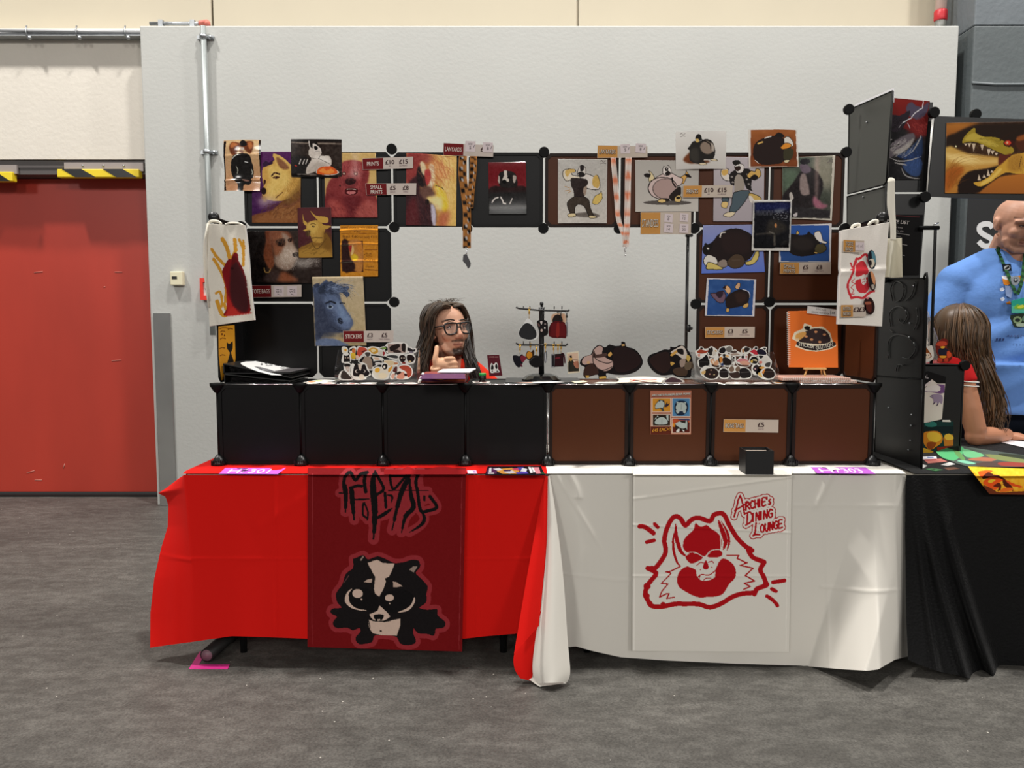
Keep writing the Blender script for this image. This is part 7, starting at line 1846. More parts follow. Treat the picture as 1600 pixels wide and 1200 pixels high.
# dragon panel
YD = 3.30
fpoly([1461,181,1533,184,1700,189,1700,320,1600,314,1449,307], YD, M_NBLACK, 'panel')
A = Art([1479, 192, 1630, 190, 1630, 303, 1476.5, 302], 0x3a2414, ss=1.5, grain=6).T(1290, 130, 5.161)
A.p((0xb0702c,0x8a4c1c),[960,320,1250,320,1150,360,1050,420,960,470], bl=8).p(0x24170f,[970,440,1050,400,1200,340,1400,330,1760,330,1760,460,1300,470,1120,500,970,520], bl=3)
A.p((0xc8a050,0xb0722c),[960,520,1150,570,1400,600,1420,650,1300,690,1180,720,1100,770,1060,890,960,890], bl=3).p(0xe0c078,[970,560,1200,620,1400,620,1390,640,1150,650,980,610], bl=6).p(0xa8581c,[970,700,1120,680,1050,790,970,880], bl=6)
A.p(0x1f130e,[1080,790,1160,710,1300,690,1420,670,1400,760,1260,870,1080,890], bl=2).p((0xb8702a,0x9a5a24),[1240,880,1400,760,1560,730,1760,690,1760,900,1230,900], bl=2)
A.p(0x9c8428,[1105,480,1120,430,1180,370,1205,365,1210,400,1260,430,1380,440,1470,490,1520,540,1480,580,1430,570,1320,520,1230,480,1160,470], bl=.6).p(0xb8a040,[1120,460,1190,400,1300,450,1400,500,1340,510,1220,465], bl=2)
for a, b, h in ((1130,485,22),(1160,482,30),(1195,485,66),(1262,495,50),(1315,530,55),(1345,545,28),(1375,560,22)): A.p(0xcdb8a0,[a - 13, b, a + 16, b, a, b + h],1)
A.p(0xc89838,[1190,805,1260,790,1330,740,1400,660,1480,600,1540,570,1760,560,1760,700,1560,730,1450,720,1340,790,1250,835], bl=.6).p(0xdcb858,[1260,800,1340,750,1400,690,1420,700,1340,780,1260,825], bl=1).p(0x9a6a28,[1480,600,1580,570,1580,700,1470,700], bl=4, op=.6)
for a, b, h in ((1240,785,-50),(1280,760,-24),(1312,745,-50),(1345,720,-20)): A.p(0xcdb8a0,[a - 14, b, a + 14, b, a - 4, b + h],1)
A.p(0x5a2418,[1400,570,1440,580,1500,570,1420,650,1395,660], bl=1).e(0x3a1410,1480,485,46,30).e(0xc83a24,1470,482,26,18).e(0xe8b090,1466,480,8,8).l(0x2a160c,[1410,460,1470,410,1560,380],12, taper=True).p(0x4a2414,[1540,430,1640,410,1760,420,1760,540,1560,540], bl=2).p(0x8a4a20,[1540,440,1620,410,1640,440,1560,465], bl=2)
A.l(0x4a2e10,[1580,590,1560,690],5).l(0x4a2e10,[1640,580,1630,690],5).e(0xf0e0b0,1050,510,6,6)
A.fur(0xe8cc88,1080,610,110,40,50,130,8,8,.3,.12).fur(0x8a5018,1020,760,60,100,40,120,-50,10,.35).fur(0x6c5c1c,1300,480,170,40,60,30,25,5,.4).fur(0x8a5a20,1560,640,90,60,40,50,80,5,.35)
A.sheet('art_print', YD - .004, M_PRINT, label='large painting print of a golden fire breathing dragon', cat='print', group='prints on the neighbouring stand')
for (x, y, Y) in ((1459,176, YD),(1524,179, YD + .1),(1445,308, YD),(1326,171,3.5),(1381,434,3.2)): hub(nr, x, y, Y - .004,.0225)
m = MB(); m.tube([P(1457, 184, YD), P(1448, 302, YD)], .0035, 6); m.obj('gap_line', M_WHITE, nr)  # white tube standing in for the pale gap between the panels
m = MB(); m.tube([P(1436, 356, YN - .02), P(1467, 356, YN - .02)], .009, 8); m.obj('rail', M_HUB, nr)
m = MB(); m.tube([P(1461.5, 358, YN), P(1456, 520, YN), P(1452, 690, YN)], .0065, 8); m.obj('pole', M_HUB, nr)
m = MB(); c = P(1462, 350, YN - .02); m.tube([c - Vector((.01, 0, .004)), c + Vector((.012, 0, .006))], .003, 6); m.obj('clip', M_CHROME, nr)
q = fl([1336, 163, 1396.5, 137, 1396.5, 160, 1336, 185]); w = at_x(q[:, 0], q[:, 1], XN + .012)
m = MB(); m.prism(w, (.002, 0, 0)); m.obj('paper_sheet', mat('white_paper', 0xe6e6ea, 0.5), label='white paper sheet sticking up behind the upper side panel', cat='paper')
# lower shelf box of the neighbour
YBX = 3.24
fpoly([1440, 569, 1504.5, 571, 1500, 697, 1440, 702], YBX, M_NBLACK, 'panel')
zt_ = P(1470, 570, YBX).z
m = MB(); m.bbox((P(1440, 570, YBX).x, YBX, zt_ - .006), (P(1508, 570, YBX).x, YBX + .13, zt_)); m.obj('top_panel', M_NBLACK, nr)
m = MB(); c = P(1506,571, YBX); m.lathe([(.02,-.01),(.022,0),(.02,.01)],(c.x, YBX - .004, c.z),16,(0,-1,0), smooth=False); m.obj('connector', M_HUB, nr)
m = MB(); m.bbox((P(1503, 600, YBX).x, YBX, ZT + .002), (P(1506, 600, YBX).x, YBX + .13, zt_)); m.obj('side_panel', M_NBLACK, nr)
c = Cut(YBX - .006,1360,580,6.667); c.base(0xcfc6c0,[540,20,600,60,640,85,780,130,770,220,745,500,560,540,540,540],.002)
c.p(0x0c0b0d,[540,20,600,0,790,60,780,130,700,130,640,85,560,190,540,190]).p(0xcbbfc0,[560,150,640,88,620,130,565,165],2).p(0x6a4878,[545,215,700,215,735,165,690,135,775,140,770,225,730,235,545,205]).p(0xd0c8c8,[560,190,640,150,710,155,730,190,700,212,560,208],2)
c.p(0x8c7c94,[620,265,660,240,740,245,755,300,740,345,720,320,700,360,690,320,660,345,655,290],2).ln(0x2a1a30,[620,265,650,250,650,290],6).ln(0x2a1a30,[655,345,665,325],8).ln(0x2a1a30,[690,360,705,340],8)
c.text('LAL', 535, 75, 40, 0xc8c0c4, 70)
c.obj('art_print', 'print of a white and purple cat on the low black box of the neighbour', 'print', 'prints on the neighbouring stand')
c = Cut(YBX - .008,1360,580,6.667); c.base(0x123030,[540,540,745,520,865,525,862,775,540,880],.002)
c.p(0x0c1c20,[540,580,865,570,865,650,540,640]).p(0x2a6a64,[560,545,610,540,640,520,690,545,680,575,600,580],2).p(0xc87820,[545,650,620,625,700,625,750,670,745,740,680,790,620,820,560,760],2).p(0xd8a838,[590,650,650,630,720,650,740,700,690,740,610,720],2).p(0xb86a24,[760,690,860,660,862,775,770,780],1).p(0xd8a83c,[770,670,820,650,862,680,860,710,790,715],2).p(0x8a3c10,[600,740,690,745,640,815,590,790],2).p(0xd0a02c,[545,800,600,815,660,840,590,860,545,872],2).p(0x7a1c10,[690,790,860,778,700,830]).p(0xd8d4d0,[750,508,830,508,838,528,750,526])
c.obj('art_print', 'print of yellow pumpkins on teal below the purple cat print', 'print', 'prints on the neighbouring stand')
# stickers and acrylic of the neighbour on the box
t = thing('sticker_stand', 'clear acrylic stand on the low black box of the neighbour', 'stand', P(1462, 569, YBX + .06))
m = MB(); m.prism([P(1444,568, YBX + .10), P(1470,568, YBX + .10), P(1462,520, YBX + .12), P(1446,480, YBX + .12)],(0,.002,0)); m.obj('rear_plate', M_CLEAR, t)
m = MB(); m.tube([P(1449, 486, YBX + .12), P(1466.5, 534, YBX + .1)], .002, 6); m.obj('edge', mat('acrylic_edge', 0xb8b4c8, 0.2), t)
c = Cut(YBX + .04,1360,430,6.667); c.base(0x6a1c14,[680,720,720,680,760,660,800,670,810,710,790,750,830,790,850,830,850,860,810,905,700,905,705,850,685,800],.001,3)
c.p(0xb8422a,[685,720,720,690,780,690,800,720,760,740,700,735],2).p(0x1c1c2c,[710,770,760,755,810,775,800,830,715,830],2).p(0xc84a24,[800,790,840,810,840,850,800,860],2).p(0xd8942c,[720,840,790,840,780,862,735,862],2).p(0xb83c24,[705,860,745,870,745,900,705,900],2).p(0xb83c24,[770,870,805,860,808,900,770,900],2).p(0xd8a030,[730,745,775,740,770,760,740,762],2)
c.obj('sticker', 'red dragon sticker standing on the low black box of the neighbour', 'sticker', 'stickers of the neighbouring stand')
c = Cut(YBX + .02,1360,430,6.667); c.base(0xdcd4cc,[545,740,570,700,600,740,640,730,655,780,660,850,630,890,550,900],.001,3)
c.p(0x8c4c20,[552,760,575,745,610,790,640,850,560,870],2).p(0xe0ccb8,[560,820,610,810,625,850,580,870],2).e(K,580,832,7).e(K,608,832,7)
c.obj('sticker', 'white edged sticker of a brown faced creature next to the red dragon sticker', 'sticker', 'stickers of the neighbouring stand')
c = Cut(YBX + .03,1360,430,6.667); c.base(0xd8ccc4,[545,700,555,620,575,640,600,690,600,715,560,735],.001,3); c.p(0xb04a2c,[555,690,562,640,575,660,585,700],2)
c.obj('sticker', 'small white and rust flame-like sticker above the brown faced creature', 'sticker', 'stickers of the neighbouring stand')
# cream tote hanging on that stand
A = Art([1385, 373, 1408.5, 372, 1408, 433.5, 1375, 433.5], 0xc9c3ae, ss=1.6).T(1360, 300, 6.667)
A.p(0xdad5c4,[190,480,240,490,250,600,220,700,210,880,180,880], bl=3).p(0xb5ad95,[110,640,180,500,180,880,105,880], bl=4, op=.7)
ct = thing('tote_bag', 'plain cream tote bag hanging by one strap behind the right white tote', 'bag', P(1392, 433, 3.06), 'hanging tote bags')
A.sheet('body', 3.06, M_CANVAS, ct, warp=lambda u, v: .012 * np.sin(7 * u) * (.4 + v), back=.015)
st = strip([(1387,284),(1386,320),(1390,345),(1391,374)],[(1398,282),(1399,330),(1400,350),(1400,374)],3.055,3.052,40,8,.006)
grid_obj('strap', st, M_STRAP, ct)
st = strip([(1386.5,284),(1388,279),(1391,277.5)],[(1398.5,284),(1398,280),(1394,277.5)],3.055,3.065,12,6,.004)
grid_obj('strap', st, M_STRAP, ct)
# play mats, papers and stickers on the velvet
def mat_a(c):
    T = lambda l: (np.stack([1430 + fl(l)[:, 0] / 9.23, 660 + fl(l)[:, 1] / 9.23], -1)).ravel()
    for col, l in ((0x5cb87a,[285,370,320,340,500,345,680,350,700,420,640,500,560,550,420,520,320,450]),(0x6a9a5c,[530,345,620,350,640,420,720,520,700,560,600,480,560,420]),(0x74c08a,[700,380,860,420,1000,470,900,510,740,500,690,440]),(0x8ad0b0,[600,555,700,545,880,590,760,600]),
                   (0xb8765c,[760,530,950,500,1180,520,1100,560,850,550]),(0x5a4a44,[880,590,1150,560,1400,580,1700,600,1700,640,1000,640]),(0x86905c,[1000,460,1200,470,1500,520,1700,560,1700,600,1400,570,1150,530]),(0x3a4030,[1200,450,1500,465,1700,520,1700,540,1300,490]),(0xa0483c,[1200,580,1400,570,1700,600,1700,640,1250,625])):
        c.p(col, T(l), 2)
flat_card('play_mat',[1461.5,700,1464,697.5,1471,696,1505,697,1540,702.5,1600,711,1700,726,1700,736,1513,729,1495,724,1475,715.5,1464,706], ZT + .002,.002,(0x55605a, mat_a), 'green rubber play mat with rounded corner on the black velvet', 'mat')
A = Art([1512.5, 729, 1660, 727, 1660, 774, 1546, 772], 0xe0a020, ss=1.8, grain=8).T(1430, 660, 9.23)
A.p((0xf0c030,0xe8a028),[760,630,2200,600,2200,1040,1060,1040,950,800],1).noise(8,5)
for col, l in ((0xe05a1c,[900,720,1000,690,1120,700,1000,790,960,800]),(0x4a1a10,[970,820,990,760,1060,715,1130,750,1200,760,1300,820,1380,900,1420,980,1380,985,1270,900,1250,820,1120,790]),(0xe8561c,[985,850,1050,800,1130,780,1270,830,1180,880,1120,920,1230,900,1180,960,1140,970,1000,900]),(0xe8c030,[1050,850,1090,820,1160,830,1120,860,1070,875]),
               (0x5a2012,[1120,920,1200,870,1240,900,1230,980,1180,985,1210,940]),(0xe06a24,[1220,1005,1270,950,1390,940,1400,985]),(0xd8501c,[1300,830,1420,880,1540,920,1541,940,1400,920]),(0x6a3018,[985,900,1140,975,1230,1010,1541,990,2200,990,2200,1045,1090,1045,1020,980])):
    A.p(col, l, 2, bl=.4)
A.sheet('play_mat', lambda a, b: hang(a, b, YT - .045, .0, 744), M_PRINT, label='play mat with orange flames hanging over the edge of the velvet table', cat='mat', back=0)
GV = 'stickers lying on the velvet'
for q, base, layers, lab in (([1441,713.5,1463,713,1464,717,1442,717.5],0xe0e0e6,[(0x4a6aa0,[1448,714,1458,714,1460,715.5,1450,715.5])], 'white sticker with a blue mark lying on the velvet beside the box'),([1443,718,1470,716.5,1480,721,1450,724],0xc87a70,[(0xb03a3c,[1444,718,1462,717,1464,718.6,1448,720])], 'pinkish red sticker lying on the velvet'),
                             ([1470,726,1484,722,1493,725,1480,728],0xe4e2de,[], 'plain white sticker lying on the velvet edge'),([1436,729.5,1442,725.5,1449,727.5,1442,731.5],0xe4e2de,[], 'round white sticker lying at the foot of the black side panel'),([1446,733,1456,731,1474,734,1462,736],0x3c6a44,[(0x1c2c1c,[1452,733,1460,732.5,1462,734])], 'dark green sticker lying on the velvet edge'),([1474,731,1490,729.5,1500,732,1482,734.5],0x6a4a3c,[], 'dull brown sticker lying on the velvet edge')):
    def f(c, layers=layers):
        for L in layers: c.p(L[0], L[1])
    flat_card('sticker', q, ZT + .0018, .0006, (base, f), lab, 'sticker', GV)
flat_card('paper_sheet',[1562,690.5,1598,685,1680,690,1700,712,1640,708], ZT + .0042,.001,(0xe8e6ea, lambda c: None), 'white paper sheet under the forearm of the long haired woman', 'paper')
# banner with a white S
b0 = P(1512, 330, 5.12); b1 = P(1760, 330, 5.12); zb_ = P(1512, 250, 5.12).z
t = thing('backdrop_banner', 'black backdrop banner with a big white letter behind the bald man', 'banner', ((b0.x + b1.x) / 2, 5.12, 0))
m = MB(); m.bbox((b0.x, 5.12, .02), (b1.x, 5.126, zb_)); m.obj('banner_sheet', mat('banner_black', 0x151618, 0.6), t)
m = MB(); m.bbox((b0.x - .01, 5.10, 0), (b1.x, 5.16, .05)); m.obj('base', M_BLACK, t)
c = Cut(5.118); c.n = 1
c.ln(0xd0d0d0,[1551,356,1546,350.5,1538,350,1531,354,1531,361,1538,367,1547,372,1551,378,1546,384,1537,384,1529,377],8.5,4)
c.obj('letter', parent=t)

# ================================================================== people
M_SKIN = mat('skin', attr=True, rough=0.5, spec=0.35)
M_SHIRTB = mat('blue_cotton', 0x5f86c4, 0.85, spec=0.15, bump=.15, bscale=60)
M_SHIRTR = mat('orange_red_cotton', 0xd8321c, 0.85, spec=0.15)
M_SHIRTD = mat('red_jersey', 0xb01a1c, 0.8, spec=0.15)
M_NAVY = mat('navy_denim', 0x141a26, 0.85, spec=0.15)
M_DARKTEX = mat('black_jersey', 0x0d0d10, 0.9, spec=0.1)
def RZ(a): return Matrix.Rotation(math.radians(a), 3, 'Z')
def RX(a): return Matrix.Rotation(math.radians(a), 3, 'X')
def RY_(a): return Matrix.Rotation(math.radians(a), 3, 'Y')
def head(mb, wide=1.0, jaw=1.0):
    """face looks to -Y; origin in the middle of the head, total height about 0.235"""
    mb.ball((0, .018, .030), (.077 * wide, .095, .092), seg=24, ring=16)
    mb.ball((0, -.020, -.010), (.066 * wide, .070, .085), seg=24, ring=16)
    mb.ball((0, -.031, -.060), (.053 * wide * jaw, .051, .057), seg=20, ring=14)
    mb.ball((0, -.066, -.099), (.026 * jaw, .020, .018))
    for s in (-1, 1):
        mb.ball((s * .036, -.058, -.020), (.026, .026, .026))          # cheek
        mb.tube([(s * .008, -.081, .030), (s * .032, -.077, .035), (s * .056, -.060, .027)], [.008, .009, .008], 8)   # brow
        mb.ball((s * .0765 * wide, .014, .000), (.009, .019, .029), RZ(s * 12))   # ear
        mb.ball((s * .0815 * wide, .022, .010), (.007, .013, .017), RZ(s * 22)); mb.ball((s * .074 * wide, .006, -.022), (.008, .010, .012))
        mb.ball((s * .011, -.100, -.030), (.010, .011, .009))          # nostril wing
        mb.tube([(s * .046, -.034, -.060), (s * .040, -.052, -.090), (s * .015, -.072, -.106)], [.022, .018, .014], 8)  # jaw line
    mb.tube([(0,-.086,.022),(0,-.097,.000),(0,-.108,-.022),(0,-.103,-.034)],[.008,.009,.013,.009],10)   # nose
    mb.ball((0, -.083, -.057), (.023, .011, .0055)); mb.ball((0, -.081, -.068), (.020, .011, .0065))
    mb.tube([(0, .020, -.06), (0, .030, -.13), (0, .036, -.20)], [.056, .056, .064], 14)
def head_colors(v, skin, lip, beard=None, brow=None, stubble=0.0, scalp=None):
    c = np.empty((len(v), 3)); c[:] = lin(skin)
    def blend(m, col, k=1.0):
        m = (np.clip(m, 0, 1) * k)[:, None]
        c[:] = c * (1 - m) + lin(col) * m
    x, y, z = v[:, 0], v[:, 1], v[:, 2]
    n = np.sin(x * 310 + z * 170) * np.sin(z * 260 - x * 90) * .25
    if scalp is not None: blend((z - .045 + .6 * np.clip(y, -.06, .1)) / .03 + n, scalp, .35)
    if stubble: blend(np.clip((-.042 - z) / .018, 0, 1) * np.clip((.055 - y) / .03, 0, 1) * (1 - np.clip((.014 - np.abs(z + .062)) / .006, 0, 1) * (np.abs(x) < .026)), beard, stubble)
    if beard is not None and not stubble:
        blend(np.clip((.030 - np.abs(x)) / .008, 0, 1) * np.clip((-.074 - z) / .006, 0, 1) * (y < -.03) * (1 + n), beard, .95)
        blend(np.clip((.034 - np.abs(x)) / .008, 0, 1) * np.clip(1 - np.abs(z + .046) / .007, 0, 1) * (y < -.06) * (1 + n), beard, .95)
        blend(np.clip((-.080 - z) / .012, 0, 1) * (y < .04) * (z > -.13), beard, .75)
    blend(np.clip((.026 - np.abs(x)) / .006, 0, 1) * np.clip(1 - np.abs(z + .062) / .010, 0, 1) * (y < -.078), lip, .8)
    blend((np.abs(x) < .024) * np.clip(1 - np.abs(z + .0625) / .0022, 0, 1) * (y < -.078), 0x4a2420, .7)
    if brow is not None: blend(np.clip(1 - np.abs(z - .043 + .1 * np.abs(np.abs(x) - .034)) / .007, 0, 1) * (np.abs(x) > .012) * (np.abs(x) < .058) * (y < -.045) * (1 + n), brow, .85)
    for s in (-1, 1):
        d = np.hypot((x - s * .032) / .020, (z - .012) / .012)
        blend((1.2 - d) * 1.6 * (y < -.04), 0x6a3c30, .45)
    blend(np.clip((-.10 - y) / .01, 0, 1), 0xc07860, .25)
    return c
def eyes(mb, M, org, open_=.0075, sx=1.0, k=1.0):
    for s in (-1, 1):
        c = Vector((s * .032 * sx, -.0715 * k, .012 * k))
        mb.ball(M @ c + org, (.0125, .010, open_), M, 14, 10, 0xd8d0c8)
        mb.ball(M @ (c + Vector((.002, -.0082, 0))) + org, (.0055, .0028, min(.0055, open_)), M, 10, 6, 0x2a1c14)
        mb.tube([M @ (c + Vector((-.015, -.002, -.001))) + org, M @ (c + Vector((0, -.0105, open_))) + org, M @ (c + Vector((.015, -.002, 0))) + org], .0024, 6, 0x3a2018)
def xf(mb, M, org):
    mb.v = [tuple(M @ Vector(p) + Vector(org)) for p in mb.v]
    return mb
def skin_mesh(mb, voxel, col, name, parent, extra=None, smooth=3):
    vs, fs = remeshed(mb, voxel, smooth)
    c = col(vs) if callable(col) else np.tile(lin(col), (len(vs), 1))
    if extra is not None and len(extra.v):
        k = len(vs)
        vs = np.concatenate([vs, np.asarray(extra.v)]); c = np.concatenate([c, np.asarray(extra.c)])
        fs = list(fs) + [tuple(i + k for i in f) for f in extra.f]
    me = raw_mesh(name, vs - ORG[parent], fs, M_SKIN, c, True)
    return new_obj(name, me, parent)
def cloth_mesh(mb, voxel, material, name, parent, smooth=4, fold=0.0, fs_=14):
    vs, fs = remeshed(mb, voxel, smooth)
    if fold:
        vs = vs.copy(); q = vs
        vs[:, 1] += fold * np.sin(q[:, 0] * fs_ * 2.1 + q[:, 2] * fs_ * 1.3) * np.sin(q[:, 2] * fs_ * 2.7 + q[:, 0] * 3)
    me = raw_mesh(name, vs - ORG[parent], fs, material, None, True)
    return new_obj(name, me, parent)
M_HAIR = mat('hair', attr=True, rough=0.42, spec=0.4)
def finger(mb, pts, r0=.0085, r1=.0065):
    n = len(pts); mb.tube(curve(pts, 3), list(np.linspace(r0, r1, (n - 1) * 3 + 1)), 8)
    mb.ball(pts[-1], r1 * 1.02)

# ---------------------------------------------------------------- seated man behind the shelf, chin on his hand
YM = 3.56
hc = P(702, 517, YM)
man = thing('person', 'seated person with long dark hair, glasses and red shirt, chin on hand behind the shelf', 'person', (hc.x, YM + .1, 0))
SK = 0xc4947a
M = RZ(30) @ RX(-3) @ RY_(-3)
KH = 1.04
mb = MB(); head(mb, 1.0, 1.05); mb.v = [tuple(Vector(p) * KH) for p in mb.v]
vs, fs = remeshed(mb, .0042, 6)
cols = head_colors(vs / KH, SK, 0xa05a50, 0x2a1a14, 0x2a1a14)
bod = MB(); bod.v = [tuple(M @ Vector(p) + hc) for p in vs]; bod.f = [list(f) for f in fs]; bod.c = [tuple(c) for c in cols]; bod.sm = [True] * len(fs)
# raised hand: fist under the chin with the thumb up along the cheek, and its forearm
hb = MB()
W = lambda x, y, Y: P(x, y, Y)
YH = YM - .135
hb.ball(W(692, 571, YH), (.044, .028, .036), RY_(12), 18, 12)
hb.ball(W(685, 578, YH + .004), (.032, .028, .036), None, 16, 10)
hb.tube([W(683,572, YH), W(688,590, YH + .02), W(690,612, YH + .05), W(680,650, YH + .05)],[.034,.032,.037,.046],14)
hb.tube([W(680, 650, YH + .05), W(650, 640, YM + .02)], [.046, .05], 12)
for i,(x, y, l) in enumerate(((704,560,1.0),(708,567,1.04),(708.5,574,1.0),(706,580.5,.85))):
    k0 = W(x - 9, y + 1, YH - .012); k1 = W(x + 2, y, YH - .010); k2 = W(x + 4.5, y + 1.5, YH + .018); k3 = W(x - 4, y + 3, YH + .034)
    finger(hb, [k0, k1, k2, k3], .0115, .0095)
finger(hb,[W(682,574, YH - .008), W(679.5,563, YH - .012), W(681.5,552, YH - .006), W(682.5,543, YH + .004)],.0145,.0105)
hv, hf = remeshed(hb, .004, 2)
k = len(bod.v)
hcol = np.tile(lin(0xd6a684), (len(hv), 1))
bod.add(hv, [tuple(f) for f in hf], None, True)
bod.c[k:] = [tuple(c) for c in hcol]
# trunk, legs and the other arm in one body under the clothes
tb = MB()
sh = hc + Vector((0, .06, -.17))
tb.tube([sh + Vector((0, -.01, .05)), sh + Vector((0, .0, -.05))], [.055, .06], 14)
vs2, fs2 = remeshed(tb, .01, 2)
k = len(bod.v); bod.add(vs2, [tuple(f) for f in fs2], None, True); bod.c[k:] = [tuple(lin(SK))] * len(vs2)
eyes(bod, M, hc + Vector((0, 0, 0)))
me = raw_mesh('body', np.asarray(bod.v) - ORG[man], bod.f, M_SKIN, np.asarray(bod.c), True)
new_obj('body', me, man)
# red shirt
cb = MB()
cb.tube([sh + Vector((-.20,.0,-.12)), sh + Vector((-.10,0,-.03)), sh + Vector((0,.01,-.015)), sh + Vector((.10,0,-.03)), sh + Vector((.20,.0,-.115))],[.06,.065,.07,.065,.06],14)
cb.ball(sh + Vector((0,.01,-.25)),(.20,.13,.22), None,20,14); cb.ball(sh + Vector((0,.02,-.42)),(.20,.14,.24), None,20,14)
cb.tube([sh + Vector((.20, 0, -.115)), sh + Vector((.235, -.03, -.22)), sh + Vector((.24, -.07, -.34))], [.064, .066, .064], 12)
cb.tube([sh + Vector((-.20, 0, -.12)), sh + Vector((-.23, -.04, -.22)), sh + Vector((-.21, -.12, -.32))], [.064, .066, .064], 12)
cloth_mesh(cb, .011, M_SHIRTR, 'shirt', man, 4, .004, 12)
jb = MB()
for s in (-1, 1):
    jb.tube([sh + Vector((s * .09, .14, -.64)), sh + Vector((s * .14, .02, -.66)), sh + Vector((s * .16, -.08, -.67))], [.095, .085, .07], 12)
    jb.tube([sh + Vector((s * .16, -.08, -.67)), sh + Vector((s * .16, -.07, -.90)), (sh.x + s * .16, sh.y - .05, .06)], [.068, .055, .045], 12)
jb.ball(sh + Vector((0, .06, -.60)), (.18, .14, .12))
cloth_mesh(jb, .014, M_NAVY, 'trousers', man, 3)
for s in (-1, 1):
    m = MB(); m.ball((sh.x + s * .16, sh.y - .05, .036), (.045, .11, .036)); m.obj('shoe', M_BLACK, man)
# hair: cap with a parting and long locks on both sides
def on(p): return M @ (Vector(p) * KH) + hc
cap = MB()
hv_ = MB(); hv_.ball((0, .022, .034), (.088, .106, .100), None, 32, 22)
keep_v = np.asarray(hv_.v)
cf = []
for f in hv_.f:
    p = keep_v[f].mean(0)
    front = p[1] < -.012 and p[2] < .118
    low = p[2] < -.06
    if not front and not low: cf.append(f)
cap.add([tuple(on(p)) for p in hv_.v], cf, 0x46382b, True)  # top light put into the colour: cap lighter than the lower locks
def lock(side, a):
    """guide from the parting over the head and down; a 0 front .. 1 back"""
    s = side
    y0 = -.062 + a * .15; 
    return [on((s * .010, y0 + .01,.126 - .25 * max(0,.02 - y0) * 1.2)), on((s * .052, y0 + .004,.112 - .1 * max(0,-y0))), on((s * .086, y0 * .75 + .016,.060)), on((s * .094,.02 + y0 * .6,-.01)),
            Vector(on((s * (.112 if s < 0 else .100), .03 + y0 * .5, -.09))), Vector(on((s * (.128 if s < 0 else .110), .03 + y0 * .6, -.16))), Vector(on((s * (.138 if s < 0 else .118), .02 + y0 * .8, -.245 - .02 * a)))]
gl = [lock(-1, a) for a in np.linspace(0, 1.05, 9)]
gr = [lock(1, a) for a in np.linspace(.05, 1.05, 9)]
gb = [[on((x,.11,.08)), on((x * 1.2,.128,.03)), on((x * 1.3,.130,-.05)), on((x * 1.4,.12,-.13)), on((x * 1.5,.11,-.22))] for x in np.linspace(-.06,.06,6)]
big = MB(); big.v, big.f, big.c, big.sm = cap.v, cap.f, cap.c, cap.sm
def add_strands(mb, guides, n, r, jit, col, wave):
    G = [smooth_loop(np.asarray(g, float), 5, False) for g in guides]
    for i in range(n):
        f = rng.uniform(0, len(G) - 1.001); k = int(f); f -= k
        p = G[k] * (1 - f) + G[k + 1] * f; L = len(p); t = np.linspace(0, 1, L)[:, None]
        ph = rng.uniform(0, 6.3, 3); fr = rng.uniform(5, 11)
        w = np.concatenate([np.sin(fr * t + ph[0]), np.sin(fr * t + ph[1]), .3 * np.sin(fr * t + ph[2])], 1) * wave * t ** 1.2
        end = max(5, int(L * rng.uniform(.75, 1.0)))
        q = (p + rng.normal(0, jit, 3) * (.3 + .7 * t) + w)[:end]; s = np.linspace(0, 1, end)
        sh_ = rng.uniform(.65, 1.4); cc = [min(255, int(((col >> b) & 255) * sh_)) for b in (16, 8, 0)]
        mb.tube(q, list(r * rng.uniform(.6, 1.25) * (1 - .75 * s ** 2)), 4, cc[0] << 16 | cc[1] << 8 | cc[2])
add_strands(big, gl,300,.0040,.009,0x3c2f24,.018); add_strands(big, gr,200,.0038,.007,0x3c2f24,.016); add_strands(big, gb,110,.005,.007,0x241b16,.012)
ge = [[on((.080 + .004 * i,-.03 + .012 * i,.05)), P(725 + i * 2.5,532, YM - .03), P(728 + i * 4,560, YM - .075), P(733 + i * 5,582, YM - .10), P(737 + i * 6,606, YM - .10)] for i in range(4)]
add_strands(big, ge, 150, .0042, .006, 0x241c17, .016)
ge = [[on((-.084 - .004 * i,-.03 + .014 * i,.05)), P(672 - i * 5,532, YM - .03), P(664 - i * 7,560, YM - .06), P(658 - i * 6,585, YM - .07), P(656 - i * 5,606, YM - .07)] for i in range(4)]
add_strands(big, ge, 170, .0042, .006, 0x241c17, .018)
for i in range(44):     # flyaway hairs on top
    a = rng.uniform(-1, 1); p0 = Vector(on((a * .05, .0 + rng.uniform(-.04, .06), .128))); d = Vector((rng.uniform(-.03, .05), rng.uniform(-.02, .02), rng.uniform(.004, .02)))
    big.tube([p0, p0 + d * .5 + Vector((0, 0, .006)), p0 + d], [.0008, .0007, .0004], 4, 0x4a3c30)
for s in (-1, 1):       # thick eyebrows above the glasses
    h = .002 if s < 0 else -.002
    big.tube(curve([on((s * .012,-.089,.042)), on((s * .032,-.086,.046 + h)), on((s * .058,-.068,.042 + h))],4),[.0016,.0028,.0034,.0036,.0036,.0034,.003,.002,.001],6,0x3a2a20)
big.obj('hair', M_HAIR, man, colored=True)
